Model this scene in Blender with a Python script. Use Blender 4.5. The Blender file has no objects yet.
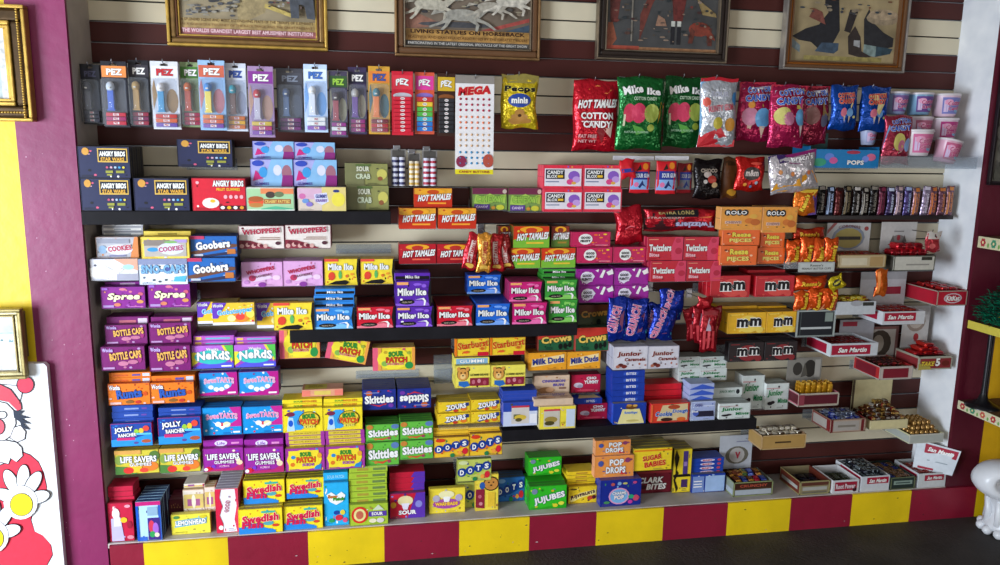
import bpy, bmesh, math, random
from mathutils import Vector, Matrix
rnd = random.Random(7)
S = bpy.context.scene
COL = S.collection
ZO = 2.135                      # floor level is 0
D = 0.24                        # depth of the niche
XL, XR = -1.0, 2.674            # side walls of the niche
ZS = -1.978 + ZO                # top of the ledge
PI = math.pi
# ------------------------------------------------------------------ camera
CX, CY, CZ, YAW, PIT, ROL, FPX = 0.0, -3.2226, -0.43379 + ZO, 0.175971, -0.175439, 0.0157506, 770.54
Fv = Vector((math.sin(YAW)*math.cos(PIT), math.cos(YAW)*math.cos(PIT), math.sin(PIT)))
R0 = Fv.cross(Vector((0, 0, 1))).normalized(); U0 = R0.cross(Fv)
Rv = math.cos(ROL)*R0 + math.sin(ROL)*U0; Uv = -math.sin(ROL)*R0 + math.cos(ROL)*U0
CP = Vector((CX, CY, CZ))
def ray(px, py): return Fv*FPX + Rv*(px-500) - Uv*(py-282.5)
def at(px, py, d):              # point of the picture at depth d in front of the back wall
    v = ray(px, py); t = (-d - CP.y)/v.y
    return CP + v*t
def atx(px, py, X):
    v = ray(px, py); t = (X - CP.x)/v.x
    return CP + v*t
def atz(px, py, Z):
    v = ray(px, py); t = (Z - CP.z)/v.z
    return CP + v*t
cam = bpy.data.cameras.new('camera'); co = bpy.data.objects.new('camera', cam); COL.objects.link(co)
cam.sensor_width = 36; cam.lens = FPX*36/1000; cam.clip_start = .05
M = Matrix((Rv, Uv, -Fv)).transposed().to_4x4(); M.translation = CP
co.matrix_world = M; S.camera = co
# ------------------------------------------------------------------ materials
def lin(h):
    h = h.lstrip('#'); o = []
    for i in (0, 2, 4):
        c = int(h[i:i+2], 16)/255
        o.append(c/12.92 if c <= .04045 else ((c+.055)/1.055)**2.4)
    return (*o, 1)
MATS = {}
def mat(h, kind='card'):
    k = (h, kind)
    if k in MATS: return MATS[k]
    m = bpy.data.materials.new(kind + '_' + h.strip('#')); m.use_nodes = True
    nt = m.node_tree; b = nt.nodes['Principled BSDF']; c = lin(h)
    no = nt.nodes.new('ShaderNodeTexNoise'); tc = nt.nodes.new('ShaderNodeTexCoord')
    nt.links.new(tc.outputs['Object'], no.inputs['Vector'])
    mx = nt.nodes.new('ShaderNodeMix'); mx.data_type = 'RGBA'
    nt.links.new(no.outputs['Fac'], mx.inputs[0])
    def bump(s, scale, dist=.002, detail=2):
        n2 = nt.nodes.new('ShaderNodeTexNoise'); n2.inputs['Scale'].default_value = scale; n2.inputs['Detail'].default_value = detail
        nt.links.new(tc.outputs['Object'], n2.inputs['Vector'])
        bm = nt.nodes.new('ShaderNodeBump'); bm.inputs['Strength'].default_value = s; bm.inputs['Distance'].default_value = dist
        nt.links.new(n2.outputs['Fac'], bm.inputs['Height']); nt.links.new(bm.outputs['Normal'], b.inputs['Normal'])
    var = .08
    if kind == 'card': no.inputs['Scale'].default_value = 60; b.inputs['Roughness'].default_value = .36; b.inputs['Specular IOR Level'].default_value = .3
    elif kind == 'ink': no.inputs['Scale'].default_value = 30; b.inputs['Roughness'].default_value = .4; b.inputs['Specular IOR Level'].default_value = .25
    elif kind == 'foil':
        no.inputs['Scale'].default_value = 25; b.inputs['Roughness'].default_value = .22; b.inputs['Metallic'].default_value = .5; bump(1, 26, .014, 3)
    elif kind == 'foilink':
        no.inputs['Scale'].default_value = 25; b.inputs['Roughness'].default_value = .35; b.inputs['Metallic'].default_value = .1; bump(.5, 38, .006, 3)
    elif kind == 'paint':
        no.inputs['Scale'].default_value = 6; no.inputs['Detail'].default_value = 6; var = .16; b.inputs['Roughness'].default_value = .45; bump(.35, 26, .004, 6)
    elif kind == 'matte':
        no.inputs['Scale'].default_value = 12; b.inputs['Roughness'].default_value = .7; var = .12; bump(.2, 60, .002)
    elif kind == 'slat':
        no.inputs['Scale'].default_value = 7; b.inputs['Roughness'].default_value = .45; b.inputs['Specular IOR Level'].default_value = .2; var = .07
    elif kind == 'plastic': no.inputs['Scale'].default_value = 10; b.inputs['Roughness'].default_value = .3
    elif kind == 'metal':
        no.inputs['Scale'].default_value = 20; b.inputs['Metallic'].default_value = .9; b.inputs['Roughness'].default_value = .32
    elif kind == 'gilt':
        no.inputs['Scale'].default_value = 30; b.inputs['Metallic'].default_value = .65; b.inputs['Roughness'].default_value = .38; var = .25
    elif kind == 'board':           # black shelf
        no.inputs['Scale'].default_value = 14; b.inputs['Roughness'].default_value = .6; b.inputs['Specular IOR Level'].default_value = .15; var = .3
    elif kind == 'floor':
        no.inputs['Scale'].default_value = 5; no.inputs['Detail'].default_value = 8; var = .5; b.inputs['Roughness'].default_value = .75; bump(.8, 70, .006, 8)
    elif kind == 'ledge':
        no.inputs['Scale'].default_value = 9; no.inputs['Detail'].default_value = 6; var = .25; b.inputs['Roughness'].default_value = .6
    elif kind == 'art':
        no.inputs['Scale'].default_value = 55; no.inputs['Detail'].default_value = 6; var = .42; b.inputs['Roughness'].default_value = .5
    elif kind == 'picture':
        no.inputs['Scale'].default_value = 9; no.inputs['Detail'].default_value = 5; var = .45; b.inputs['Roughness'].default_value = .5
    mx.inputs[6].default_value = tuple(max(0, x*(1-var*2)) for x in c[:3]) + (1,)
    mx.inputs[7].default_value = tuple(min(1, x*(1+var*1.0)) for x in c[:3]) + (1,)
    nt.links.new(mx.outputs[2], b.inputs['Base Color'])
    MATS[k] = m; return m
def clear_mat(name, tint, gloss, alpha):
    m = bpy.data.materials.new(name); m.use_nodes = True; nt = m.node_tree
    for n in list(nt.nodes): nt.nodes.remove(n)
    out = nt.nodes.new('ShaderNodeOutputMaterial'); tr = nt.nodes.new('ShaderNodeBsdfTransparent'); gl = nt.nodes.new('ShaderNodeBsdfPrincipled')
    tr.inputs[0].default_value = lin(tint); gl.inputs['Base Color'].default_value = lin(tint); gl.inputs['Roughness'].default_value = gloss
    no = nt.nodes.new('ShaderNodeTexNoise'); no.inputs['Scale'].default_value = 6
    ma = nt.nodes.new('ShaderNodeMapRange'); ma.inputs[3].default_value = alpha*.7; ma.inputs[4].default_value = alpha*1.3
    mx = nt.nodes.new('ShaderNodeMixShader')
    nt.links.new(no.outputs['Fac'], ma.inputs[0]); nt.links.new(ma.outputs[0], mx.inputs[0])
    nt.links.new(tr.outputs[0], mx.inputs[1]); nt.links.new(gl.outputs[0], mx.inputs[2]); nt.links.new(mx.outputs[0], out.inputs[0])
    return m
ACR = clear_mat('clear_acrylic', '#eef1f4', .12, .13)
BLI = clear_mat('clear_blister', '#f6f8fb', .06, .08)
# ------------------------------------------------------------------ mesh helpers
class MB:
    def __init__(s): s.v = []; s.f = []; s.m = []; s.ms = []; s.sm = []
    def mi(s, m):
        if m not in s.ms: s.ms.append(m)
        return s.ms.index(m)
    def add(s, vs, fs, m, smooth=False):
        o = len(s.v); s.v += [tuple(v) for v in vs]; i = s.mi(m)
        for f in fs: s.f.append([o+k for k in f]); s.m.append(i); s.sm.append(smooth)
    def box(s, x0, x1, y0, y1, z0, z1, m, bev=0):
        if bev:
            bm = bmesh.new(); bmesh.ops.create_cube(bm, size=1)
            for v in bm.verts:
                v.co = ((x0+x1)/2+v.co.x*(x1-x0), (y0+y1)/2+v.co.y*(y1-y0), (z0+z1)/2+v.co.z*(z1-z0))
            bmesh.ops.bevel(bm, geom=bm.edges[:], offset=bev, segments=2, affect='EDGES', profile=.5)
            s.bm(bm, m); return
        vs = [(x, y, z) for z in (z0, z1) for y in (y0, y1) for x in (x0, x1)]
        s.add(vs, [(0, 2, 3, 1), (4, 5, 7, 6), (0, 1, 5, 4), (2, 6, 7, 3), (0, 4, 6, 2), (1, 3, 7, 5)], m)
    def bm(s, bm, m, smooth=False):
        bm.verts.index_update()
        s.add([v.co[:] for v in bm.verts], [[v.index for v in f.verts] for f in bm.faces], m, smooth); bm.free()
    def lathe(s, prof, m, n=24, o=(0, 0, 0), smooth=True, cap=True):
        vs = []; fs = []
        for r, z in prof:
            for i in range(n):
                a = 2*PI*i/n; vs.append((o[0]+r*math.cos(a), o[1]+r*math.sin(a), o[2]+z))
        for j in range(len(prof)-1):
            for i in range(n):
                k = (i+1) % n; fs.append((j*n+i, j*n+k, (j+1)*n+k, (j+1)*n+i))
        s.add(vs, fs, m, smooth)
        if cap:
            s.add(vs[:n], [list(range(n))[::-1]], m); s.add(vs[-n:], [list(range(n))], m)
    def tube(s, pts, r, m, n=8):
        pts = [Vector(p) for p in pts]; vs = []; fs = []
        for i, p in enumerate(pts):
            t = (pts[min(i+1, len(pts)-1)] - pts[max(i-1, 0)]).normalized()
            a = t.orthogonal().normalized() if i == 0 else (a - t*a.dot(t)).normalized()
            b = t.cross(a); rr = r[i] if isinstance(r, (list, tuple)) else r
            for k in range(n):
                q = 2*PI*k/n; vs.append(p + (a*math.cos(q)+b*math.sin(q))*rr)
        for j in range(len(pts)-1):
            for k in range(n):
                l = (k+1) % n; fs.append((j*n+k, j*n+l, (j+1)*n+l, (j+1)*n+k))
        fs += [list(range(n))[::-1], [len(vs)-n+k for k in range(n)]]
        s.add(vs, fs, m, True)
    def mesh(s, name):
        me = bpy.data.meshes.new(name); me.from_pydata(s.v, [], s.f)
        for m in s.ms: me.materials.append(m)
        for p, i, q in zip(me.polygons, s.m, s.sm): p.material_index = i; p.use_smooth = q
        me.validate(); me.update(); return me
    def obj(s, name, parent=None, loc=(0, 0, 0)):
        return link(name, s.mesh(name), parent, loc)
def link(name, me, parent=None, loc=(0, 0, 0)):
    o = bpy.data.objects.new(name, me); COL.objects.link(o); o.location = loc
    if parent: o.parent = parent
    return o
def empty(name, loc=(0, 0, 0), rz=0): 
    o = link(name, None, None, loc); o.rotation_euler = (0, 0, rz); o.empty_display_size = .02; return o
LABELS = {}
def tag(o, label, cat, group=None, kind=None):
    if label: o['label'] = label; LABELS.setdefault(label, []).append(o)
    if cat: o['category'] = cat
    if group: o['group'] = group
    if kind: o['kind'] = kind
    return o
# ------------------------------------------------------------------ lettering and printed art
TXT = {}
def text_tris(s, off):
    k = (s, off)
    if k in TXT: return TXT[k]
    cu = bpy.data.curves.new('t', 'FONT'); cu.body = s; cu.size = 1; cu.offset = off; cu.resolution_u = 2; cu.dimensions = '2D'; cu.fill_mode = 'BOTH'
    cu.space_character = 1 + off*1.2
    o = bpy.data.objects.new('t', cu); COL.objects.link(o)
    bpy.context.view_layer.update()
    me = o.evaluated_get(bpy.context.evaluated_depsgraph_get()).to_mesh()
    vs = [v.co.copy() for v in me.vertices]; fs = [list(p.vertices) for p in me.polygons]
    nrm = [p.normal.z for p in me.polygons]
    fs = [f if n > 0 else f[::-1] for f, n in zip(fs, nrm)]
    o.to_mesh_clear() if hasattr(o, 'to_mesh_clear') else None
    bpy.data.objects.remove(o); bpy.data.curves.remove(cu)
    TXT[k] = (vs, fs); return TXT[k]
def R(u0, v0, u1, v1, c): return ('r', u0, v0, u1, v1, c)
def E(u, v, ru, rv, c): return ('e', u, v, ru, rv, c)
def P(pts, c): return ('p', pts, c)
def T(s, u, v, w, h, c, o=None, rot=0, arc=0, sh=0, b=.022, ow=.034): return ('t', s, u, v, w, h, c, o, rot, arc, sh, b, ow)
def emit(mb, op, w, h, fmap, lay, ink):
    """adds one printed mark; fmap(x, z, layer) -> 3-D point on the surface that carries it"""
    k = op[0]
    if k == 'r':
        _, u0, v0, u1, v1, c = op; nx = max(1, int((u1-u0)*6)) if fmap.curved else 1; nz = max(1, int((v1-v0)*8)) if fmap.curved else 1
        vs = [fmap((u0+(u1-u0)*i/nx)*w, (v0+(v1-v0)*j/nz)*h, lay) for j in range(nz+1) for i in range(nx+1)]
        fs = [(j*(nx+1)+i, j*(nx+1)+i+1, (j+1)*(nx+1)+i+1, (j+1)*(nx+1)+i) for j in range(nz) for i in range(nx)]
        mb.add(vs, fs, mat(c, ink), fmap.curved)
    elif k == 'e':
        _, u, v, ru, rv, c = op; n = 14; rings = (1/3, 2/3, 1) if fmap.curved else (1,)
        vs = [fmap(u*w, v*h, lay)]
        for q in rings: vs += [fmap((u+ru*q*math.cos(2*PI*i/n))*w, (v+rv*q*math.sin(2*PI*i/n))*h, lay) for i in range(n)]
        fs = [(0, 1+i, 1+(i+1) % n) for i in range(n)]
        for r_ in range(len(rings)-1): fs += [(1+r_*n+i, 1+(r_+1)*n+i, 1+(r_+1)*n+(i+1) % n, 1+r_*n+(i+1) % n) for i in range(n)]
        mb.add(vs, fs, mat(c, ink), fmap.curved)
    elif k == 'p':
        pts = op[1]; a = sum(pts[i][0]*pts[(i+1) % len(pts)][1]-pts[(i+1) % len(pts)][0]*pts[i][1] for i in range(len(pts)))
        if a < 0: pts = pts[::-1]
        mb.add([fmap(u*w, v*h, lay) for u, v in pts], [list(range(len(pts)))], mat(op[2], ink))
    elif k == 't':
        _, s, u, v, tw, th, c, oc, rot, arc, sh, b, ow = op
        base, _f = text_tris(s, b)
        x0 = min(p.x for p in base); x1 = max(p.x for p in base); y0 = min(p.y for p in base); y1 = max(p.y for p in base)
        sx = tw*w/(x1-x0); sy = th*h/(y1-y0); cr, sr = math.cos(rot), math.sin(rot)
        b = min(b, .06)*.8
        for q, (off, cc) in enumerate((((b+ow), oc), (b, c))):
            if cc is None: continue
            vs, fs = text_tris(s, off)
            xa = min(p.x for p in vs); xb = max(p.x for p in vs)
            out = []
            for p in vs:
                X = (p.x-xa)/(xb-xa)-.5; X *= tw*w*(1 + (.02 if q == 0 else 0))
                Y = (p.y-(y0+y1)/2)*sy
                X2 = X + sh*Y; Y2 = Y + arc*h*(.25-(X/(tw*w))**2)*4*.25
                out.append(fmap(u*w + X2*cr - Y2*sr, v*h + X2*sr + Y2*cr, lay + (.8 if q else 0)))
            mb.add(out, fs, mat(cc, ink))
def flatmap(y=0, z0=0, x0=0, eps=.00045):
    def f(x, z, lay): return (x0+x, y-eps*(1+lay), z0+z)
    f.curved = False; return f
class Kind: pass
KINDS = {}
def kind(key, desc, base, ops, top=None, side=None, edge=None, t=.024):
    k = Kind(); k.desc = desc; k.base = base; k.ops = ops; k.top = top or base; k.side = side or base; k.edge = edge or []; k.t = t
    KINDS[key] = k
def carton(w, h, t, k):
    """a printed carton, front face at y=0 looking to -Y, body behind it"""
    mb = MB(); g = .0006
    m = mat(k.base)
    bm = bmesh.new(); bmesh.ops.create_cube(bm, size=1)
    for v in bm.verts: v.co = (w/2+v.co.x*w, t/2+v.co.y*t, h/2+v.co.z*h)
    bmesh.ops.bevel(bm, geom=bm.edges[:], offset=min(.0012, t*.1), segments=1, affect='EDGES')
    bm.normal_update(); bm.verts.index_update()
    vs = [v.co[:] for v in bm.verts]
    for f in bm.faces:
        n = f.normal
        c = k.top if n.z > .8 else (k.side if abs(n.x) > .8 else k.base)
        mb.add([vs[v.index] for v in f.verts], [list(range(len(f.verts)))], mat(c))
    bm.free()
    # tucked end flaps and top seam, half a millimetre proud of the carton
    for sx in (-g, w):
        mb.box(sx, sx+g, t*.12, t*.88, h*.06, h*.94, mat(k.side))
        mb.box(sx-g*.3, sx+g*1.3, t*.12, t*.88, h*.49, h*.505, mat('#3a3036'))
    mb.box(w*.02, w*.98, t*.45, t*.9, h, h+g*.6, mat(k.top))
    return mb
def ops_into(mb, ops, w, h, fm, ink='ink', lay0=0, step=.5):
    for i, op in enumerate(ops): emit(mb, op, w, h, fm, lay0+i*step, ink)
# ------------------------------------------------------------------ the printed designs
W = '#f4f2ee'; K = '#141216'; RED = '#d8152b'; YEL = '#f6dc28'; BLU = '#1e58c8'; GRN = '#3f9c34'; MAG = '#c4249a'; PUR = '#5a2a9c'; ORG = '#f07818'
def mike(base, acc, dark=K, logo=W):
    return [P([(0, 0), (.98, 0), (.9, .14), (.7, .22), (.52, .2), (.38, .12), (0, .1)], acc), E(.32, .16, .22, .10, dark), P([(1, 0), (1, 1), (.955, 1), (.91, .5), (.955, 0)], dark),
            R(.04, .84, .36, .95, '#f0a868'), E(.62, .86, .12, .05, acc), E(.8, .8, .07, .07, acc), P([(.55, .25), (.8, .32), (.86, .2), (.83, .02), (.79, .02), (.8, .2), (.75, .27)], W),
            T('Mike', .27, .56, .42, .3, logo, dark, b=.05), T('Ike', .72, .56, .3, .28, logo, dark, b=.05), E(.5, .56, .02, .08, W), T('ORIGINAL FRUITS', .32, .16, .28, .07, '#c8b8a0', b=0)]
def mikek(key, desc, base, acc, top, **k): kind(key, desc, base, mike(base, acc, **k), top=top, side=top, edge=[R(.02, .2, .98, .6, K), T('Mike Ike', .5, .5, .4, .4, W, b=.02)], t=.025)
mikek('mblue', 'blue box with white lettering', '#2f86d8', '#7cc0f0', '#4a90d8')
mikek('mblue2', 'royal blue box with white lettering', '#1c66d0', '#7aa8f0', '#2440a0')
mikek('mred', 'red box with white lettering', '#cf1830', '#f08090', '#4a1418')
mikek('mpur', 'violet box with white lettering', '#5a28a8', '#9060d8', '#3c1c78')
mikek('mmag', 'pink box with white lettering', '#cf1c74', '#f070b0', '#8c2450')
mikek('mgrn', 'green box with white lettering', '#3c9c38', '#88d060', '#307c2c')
kind('myel', 'yellow box with pastel lettering', '#f4d838', [R(0, .9, .4, 1, '#e85040'), E(.2, .35, .1, .16, '#e04830'), E(.45, .4, .05, .16, '#60b860'), E(.65, .35, .05, .06, '#e07830'), E(.8, .42, .06, .05, '#f0a030'),
    P([(.08, .04), (.3, .16), (.6, .2), (.72, .12), (.62, .02)], K), P([(1, 0), (1, 1), (.96, 1), (.92, .5), (.96, 0)], K), T('Mike', .3, .7, .4, .24, W, '#88a8c8', b=.05), T('Ike', .7, .7, .26, .24, W, '#5890a0', b=.05)], top='#c8a838', side='#b88830',
    edge=[T('Mike Ike', .5, .5, .6, .4, '#d8d0b0', '#a09040')])
kind('gobs', 'yellow and purple jawbreaker box', '#f4c838', [P([(0, 1), (.34, 1), (.12, .3), (0, .3)], '#6a3cb8'), R(0, 0, 1, .12, '#e8e8f0'), E(.68, .36, .2, .26, '#e89030'), E(.66, .36, .11, .15, '#e84a40'), E(.9, .5, .1, .2, '#f8e860'), E(.45, .3, .1, .15, '#f8f0a0'),
    T('Wonka', .14, .88, .24, .16, W, b=.03, rot=.1), T('Gobstopper', .54, .6, .84, .3, '#4ab8e8', '#f8f8ff', rot=.12, b=.04)], top='#8a7a50', side='#c0a040')
kind('nerds', 'rainbow nerdy candy box', '#a048c0', [P([(0, .1), (.3, .5), (0, .8)], '#f0e040'), P([(0, .0), (1, 0), (1, .22), (.6, .3), (.3, .28)], '#5858d8'), R(0, .72, .9, 1, '#b868d0'), P([(.78, 1), (1, .3), (1, 1)], '#58c050'), P([(.72, 1), (.78, 1), (.98, .35), (.95, .25)], '#e8d840'),
    E(.5, .5, .45, .32, '#38c0b8'), T('Wonka', .5, .84, .3, .13, W, b=.03), T('NeRdS', .52, .52, .8, .42, W, '#1c4878', arc=.3, b=.07), R(.7, .06, .95, .12, W)], top='#b050b8', side='#703090', edge=[R(.02, .1, .98, .9, '#c060c0'), R(.3, .3, .9, .6, '#60b8c8'), R(.05, .2, .2, .8, '#e8c060')])
kind('sweet', 'blue and magenta heart candy box', '#2090d8', [P([(1, 0), (1, 1), (.7, 1), (.9, .5), (.5, .16), (0, .1), (0, 0)], '#b81c88'), E(.5, .5, .36, .3, '#58b0e8'), T('SweeTARTS', .52, .62, .78, .24, '#e898c0', '#ffffff', arc=.25, b=.05),
    E(.3, .36, .07, .09, W), E(.44, .27, .07, .09, W), E(.58, .27, .07, .09, W), E(.72, .38, .07, .09, W), R(.74, .07, .95, .14, W)], top='#7830a8', side='#8c2070')
kind('sweet2', 'blue chewy sour candy box', '#1c94dc', [P([(1, .3), (1, 1), (.7, 1), (.9, .55), (.6, .3)], '#c42890'), T('SweeTARTS', .5, .66, .8, .2, '#e888b8', '#ffffff', arc=.2, b=.05), E(.5, .35, .1, .1, '#d83050'), E(.4, .4, .08, .09, W), E(.62, .38, .1, .1, '#f0e8b8'),
    P([(.25, .5), (.5, .2), (.75, .45), (.5, .32)], W), R(.78, .07, .96, .13, W)], top='#1c5fa8', side='#1c5fa8')
kind('lsp', 'purple gummy ring candy box', '#9c2c9c', [P([(0, 0), (1, 0), (1, .35), (.75, .12), (.3, .1)], '#b82c6c'), E(.12, .12, .08, .1, '#d8203c'), E(.25, .22, .05, .07, '#7c3cc8'), E(.9, .35, .08, .11, '#f0d8b0'), E(.86, .5, .06, .09, '#f8e8c8'), T('LIFE SAVERS', .5, .64, .8, .26, W, '#38206c', b=.05), T('GUMMIES', .52, .4, .5, .14, W, '#803090', b=.03), T('WILD BERRIES', .52, .22, .25, .08, '#f0b0d8', b=.02), E(.06, .1, .05, .07, W)],
    top='#8c2878', side='#8c2878', edge=[E(.44, .5, .16, .4, '#e0d8f0'), T('Life', .44, .5, .2, .4, '#8c40b0'), R(.7, .35, .9, .6, '#e090c8')])
kind('lsy', 'yellow fruit print gummy box', '#d4c440', [P([(0, 0), (.5, 0), (.35, .3), (0, .35)], '#50803c'), E(.45, .25, .16, .2, '#f0c030'), E(.3, .16, .12, .14, '#d83830'), E(.8, .3, .18, .2, '#e88030'), E(.9, .75, .12, .2, '#587838'), E(.65, .15, .1, .1, '#e84838'), E(.1, .6, .1, .2, '#88a048'), R(0, .84, .6, 1, '#d8a050'), T('LIFE SAVERS', .54, .62, .82, .26, W, '#283878', b=.05), T('GUMMIES', .58, .4, .5, .14, W, '#384070', b=.03)], top='#a8903c', side='#605828')
def spk(c2): return [E(.66, .52, .27, .34, '#28200c'), E(.66, .52, .25, .31, '#e8c838'), T('SOUR', .66, .66, .34, .2, '#3f9a38', '#102808', rot=.05, b=.07, ow=.06), T('PATCH', .66, .43, .46, .24, '#e85a28', '#301008', rot=-.05, b=.08), T('KIDS', .66, .22, .28, .12, c2, '#402018', b=.05)]
kind('spky', 'yellow sour gummy box', '#f4dc2c', [E(.38, .5, .24, .42, '#3aa0e0'), P([(.1, .05), (.14, .62), (.26, .62), (.3, .05)], '#b8d8e8'), E(.2, .38, .06, .14, BLU), E(.2, .76, .11, .1, '#7a2848'), E(.42, .42, .07, .13, '#4c68a8')] + spk('#f8e868'), top='#c8b038', side='#e0c830',
    edge=[T('SOUR', .4, .5, .24, .5, '#6aa030', b=.05), T('PATCH KIDS', .68, .5, .36, .5, '#d0682c', b=.05), R(0, 0, 1, .08, '#a09020')])
kind('spkp', 'yellow and purple sour gummy box', '#a43c9c', [E(.48, .5, .45, .44, '#f2da34'), R(.08, .1, .85, .9, '#f2da34'), E(.2, .62, .06, .08, '#3088c8'), E(.18, .3, .06, .09, '#e07828'), E(.87, .66, .06, .12, '#e8a030'), P([(.72, .05), (.76, .2), (.92, .3), (.9, .05)], '#2c88c8'),
    T('SOUR', .52, .74, .3, .2, '#3f9a38', '#102808', b=.07), T('PATCH', .52, .5, .48, .26, '#e85a28', '#301008', b=.08), T('KIDS', .58, .28, .3, .12, '#b868b0', '#402018', b=.05)], top='#b0983c', side='#8c3484',
    edge=[R(0, 0, .08, 1, '#a43c9c'), R(.9, 0, 1, 1, '#a43c9c'), R(.08, .05, .9, .9, '#dcc440'), T('SOUR PATCH', .5, .5, .6, .35, '#a08020')])
kind('spko', 'yellow sour gummy box with pink edge', '#f2d834', [R(0, 0, .14, 1, '#e8607c'), R(.12, 0, .2, 1, '#f0a050'), E(.5, .5, .4, .46, '#f6e23c'), R(.93, 0, 1, 1, '#f0a048'), E(.28, .3, .08, .12, '#8cb850'), E(.86, .2, .1, .16, '#2f9448'), E(.3, .8, .05, .07, '#c8a830'), E(.85, .75, .05, .07, '#a0b040'),
    T('SOUR', .55, .72, .36, .24, '#3f9a38', '#102808', rot=.05, b=.07), T('PATCH', .56, .46, .5, .26, '#d83c28', '#301008', b=.08), T('WATERMELON', .52, .28, .4, .1, '#d84060', '#f8f0d0', b=.03)], top='#d8a868', side='#d85870')
kind('skb', 'dark blue box with white lettering', '#24348c', [E(.2, .82, .1, .12, '#c86030'), E(.85, .2, .08, .1, '#7038a0'), P([(.2, .3), (.5, .14), (.8, .36), (.5, .22)], '#c83040'), T('Skittles', .5, .52, .86, .42, W, '#141c50', rot=.04, b=.07), R(.05, .82, .5, .86, '#8090c8')], top='#2a2c68', side='#20285c')
kind('skg', 'green sour box with white lettering', '#66bc44', [E(.12, .85, .1, .14, '#c88038'), E(.88, .85, .12, .14, '#5c7cb0'), P([(.15, .2), (.5, .06), (.8, .3), (.5, .16)], '#d05030'), E(.3, .14, .05, .07, '#c88038'), E(.7, .16, .05, .07, '#a04060'), T('Skittles', .52, .5, .9, .44, W, '#2c5c30', rot=.05, b=.07)], top='#3c7c30', side='#4c9038')
kind('swed', 'yellow box with red lettering', '#f6e02c', [P([(0, 0), (.84, 0), (.84, .1), (.6, .22), (.5, .3), (0, .28)], '#2c88d8'), T('Swedish', .5, .62, .84, .34, '#d8204c', '#f8e8b0', sh=.1, rot=.08, b=.06), T('Fish', .32, .36, .48, .28, '#d8204c', '#3c68c0', sh=.1, b=.06), R(.52, .82, .84, .9, '#3cb0a0'),
    E(.68, .4, .12, .09, '#58a8b0'), E(.84, .3, .08, .06, '#d84830')], top='#988838', side='#d8b820', edge=[R(0, 0, 1, .2, '#887828')])
kind('spkt', 'tall blue sour gummy box', '#2cb0e8', [P([(.1, .72), (.3, .78), (.5, .7), (.72, .78), (.88, .7), (.78, .56), (.5, .48), (.24, .56)], W), T('Sour', .36, .68, .4, .08, '#e08030', K, b=.07), T('Patch', .6, .62, .45, .08, '#40a038', K, b=.07), E(.6, .18, .16, .07, '#d83040'), E(.3, .12, .12, .05, '#30a060'), E(.75, .3, .1, .06, '#e8d040'), E(.5, .3, .12, .05, '#2048a0'), E(.85, .12, .1, .06, '#e05080')],
    top='#2488b8', side='#2098d0', edge=[T('SOUR PATCH', .5, .5, .7, .4, '#a0e0f8')])
kind('warg', 'lime green sour candy box', '#a8c438', [E(.26, .5, .22, .4, '#d83428'), E(.26, .5, .16, .3, '#e8dc90'), E(.26, .5, .1, .2, '#c86850'), R(.5, .4, .96, .64, '#5838a0'), T('SOUR', .72, .53, .3, .16, W, b=.05), E(.6, .2, .1, .1, '#e8e0c0'), E(.8, .2, .1, .12, '#d8d0d0'), P([(.6, .7), (.75, .95), (.9, .7)], '#d0d8c0')], top='#8ca040', side='#90a830',
    edge=[R(.2, .3, .5, .7, '#a89838'), R(.62, .3, .95, .7, '#6c8448'), R(0, 0, 1, .08, '#607020')])
kind('warr', 'red and purple sour candy box', '#c42038', [P([(.5, 0), (.75, 1), (1, 1), (1, 0)], '#5c34a8'), E(.44, .7, .22, .2, '#e8d8a0'), P([(.32, .6), (.56, .6), (.5, .35), (.38, .35)], '#e8e0f0'), E(.1, .55, .08, .12, '#d8a030'), E(.82, .55, .1, .14, '#8888d0'), T('SOUR', .5, .24, .5, .18, W, '#58206c', b=.06)], top='#6c4868', side='#4c2c80',
    edge=[P([(.6, 0), (.7, 1), (1, 1), (1, 0)], '#5c34a8')])
kind('wary', 'pale yellow sour candy box', '#f0d840', [E(.48, .38, .38, .2, '#a850a0'), E(.48, .74, .22, .16, '#f0e8b0'), P([(.38, .66), (.6, .66), (.55, .45), (.42, .45)], W), E(.2, .6, .1, .14, '#b8b0c0'), E(.82, .6, .1, .14, '#b8a8c8'), T('WARHEADS', .48, .38, .62, .14, '#f8d040', '#d82838', b=.06)], top='#c8b438', side='#a89030', edge=[R(0, 0, 1, .12, '#8c7c20')])
def dots(base, e1, e2, tree=True):
    o = [P([(0, .3), (.5, .5), (1, .72), (1, .6), (.5, .3), (0, .2)], e1)]
    for i, (x, y) in enumerate(((.14, .42), (.38, .5), (.62, .6), (.86, .68))):
        o += [E(x, y, .13, .2, '#183c90')]
    o += [T(c, x, y, .12, .24, W, b=.06) for c, (x, y) in zip('DOTS', ((.14, .42), (.38, .5), (.62, .6), (.86, .68)))]
    return o + [E(.52, .1, .07, .1, '#2c8048'), E(.88, .28, .08, .16, '#d82838'), E(.74, .2, .06, .1, '#f0a040'), E(.18, .86, .14, .09, e2)]
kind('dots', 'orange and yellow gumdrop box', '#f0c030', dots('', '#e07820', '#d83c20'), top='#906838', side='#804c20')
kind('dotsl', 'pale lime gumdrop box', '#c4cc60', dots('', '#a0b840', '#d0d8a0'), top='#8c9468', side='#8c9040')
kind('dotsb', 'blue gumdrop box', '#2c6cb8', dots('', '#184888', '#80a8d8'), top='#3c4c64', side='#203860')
kind('zour', 'small yellow box with slanted lettering', '#f0cc2c', [P([(.2, .2), (.3, .1), (.96, .6), (.96, .9), (.85, .9)], '#283878'), E(.8, .3, .1, .2, '#e07828'), E(.55, .15, .08, .12, '#c83c28'), T('ZOURS', .56, .55, .62, .5, W, '#283878', rot=.12, b=.06)], top='#c4a828', side='#d0a820', t=.05)
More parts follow.
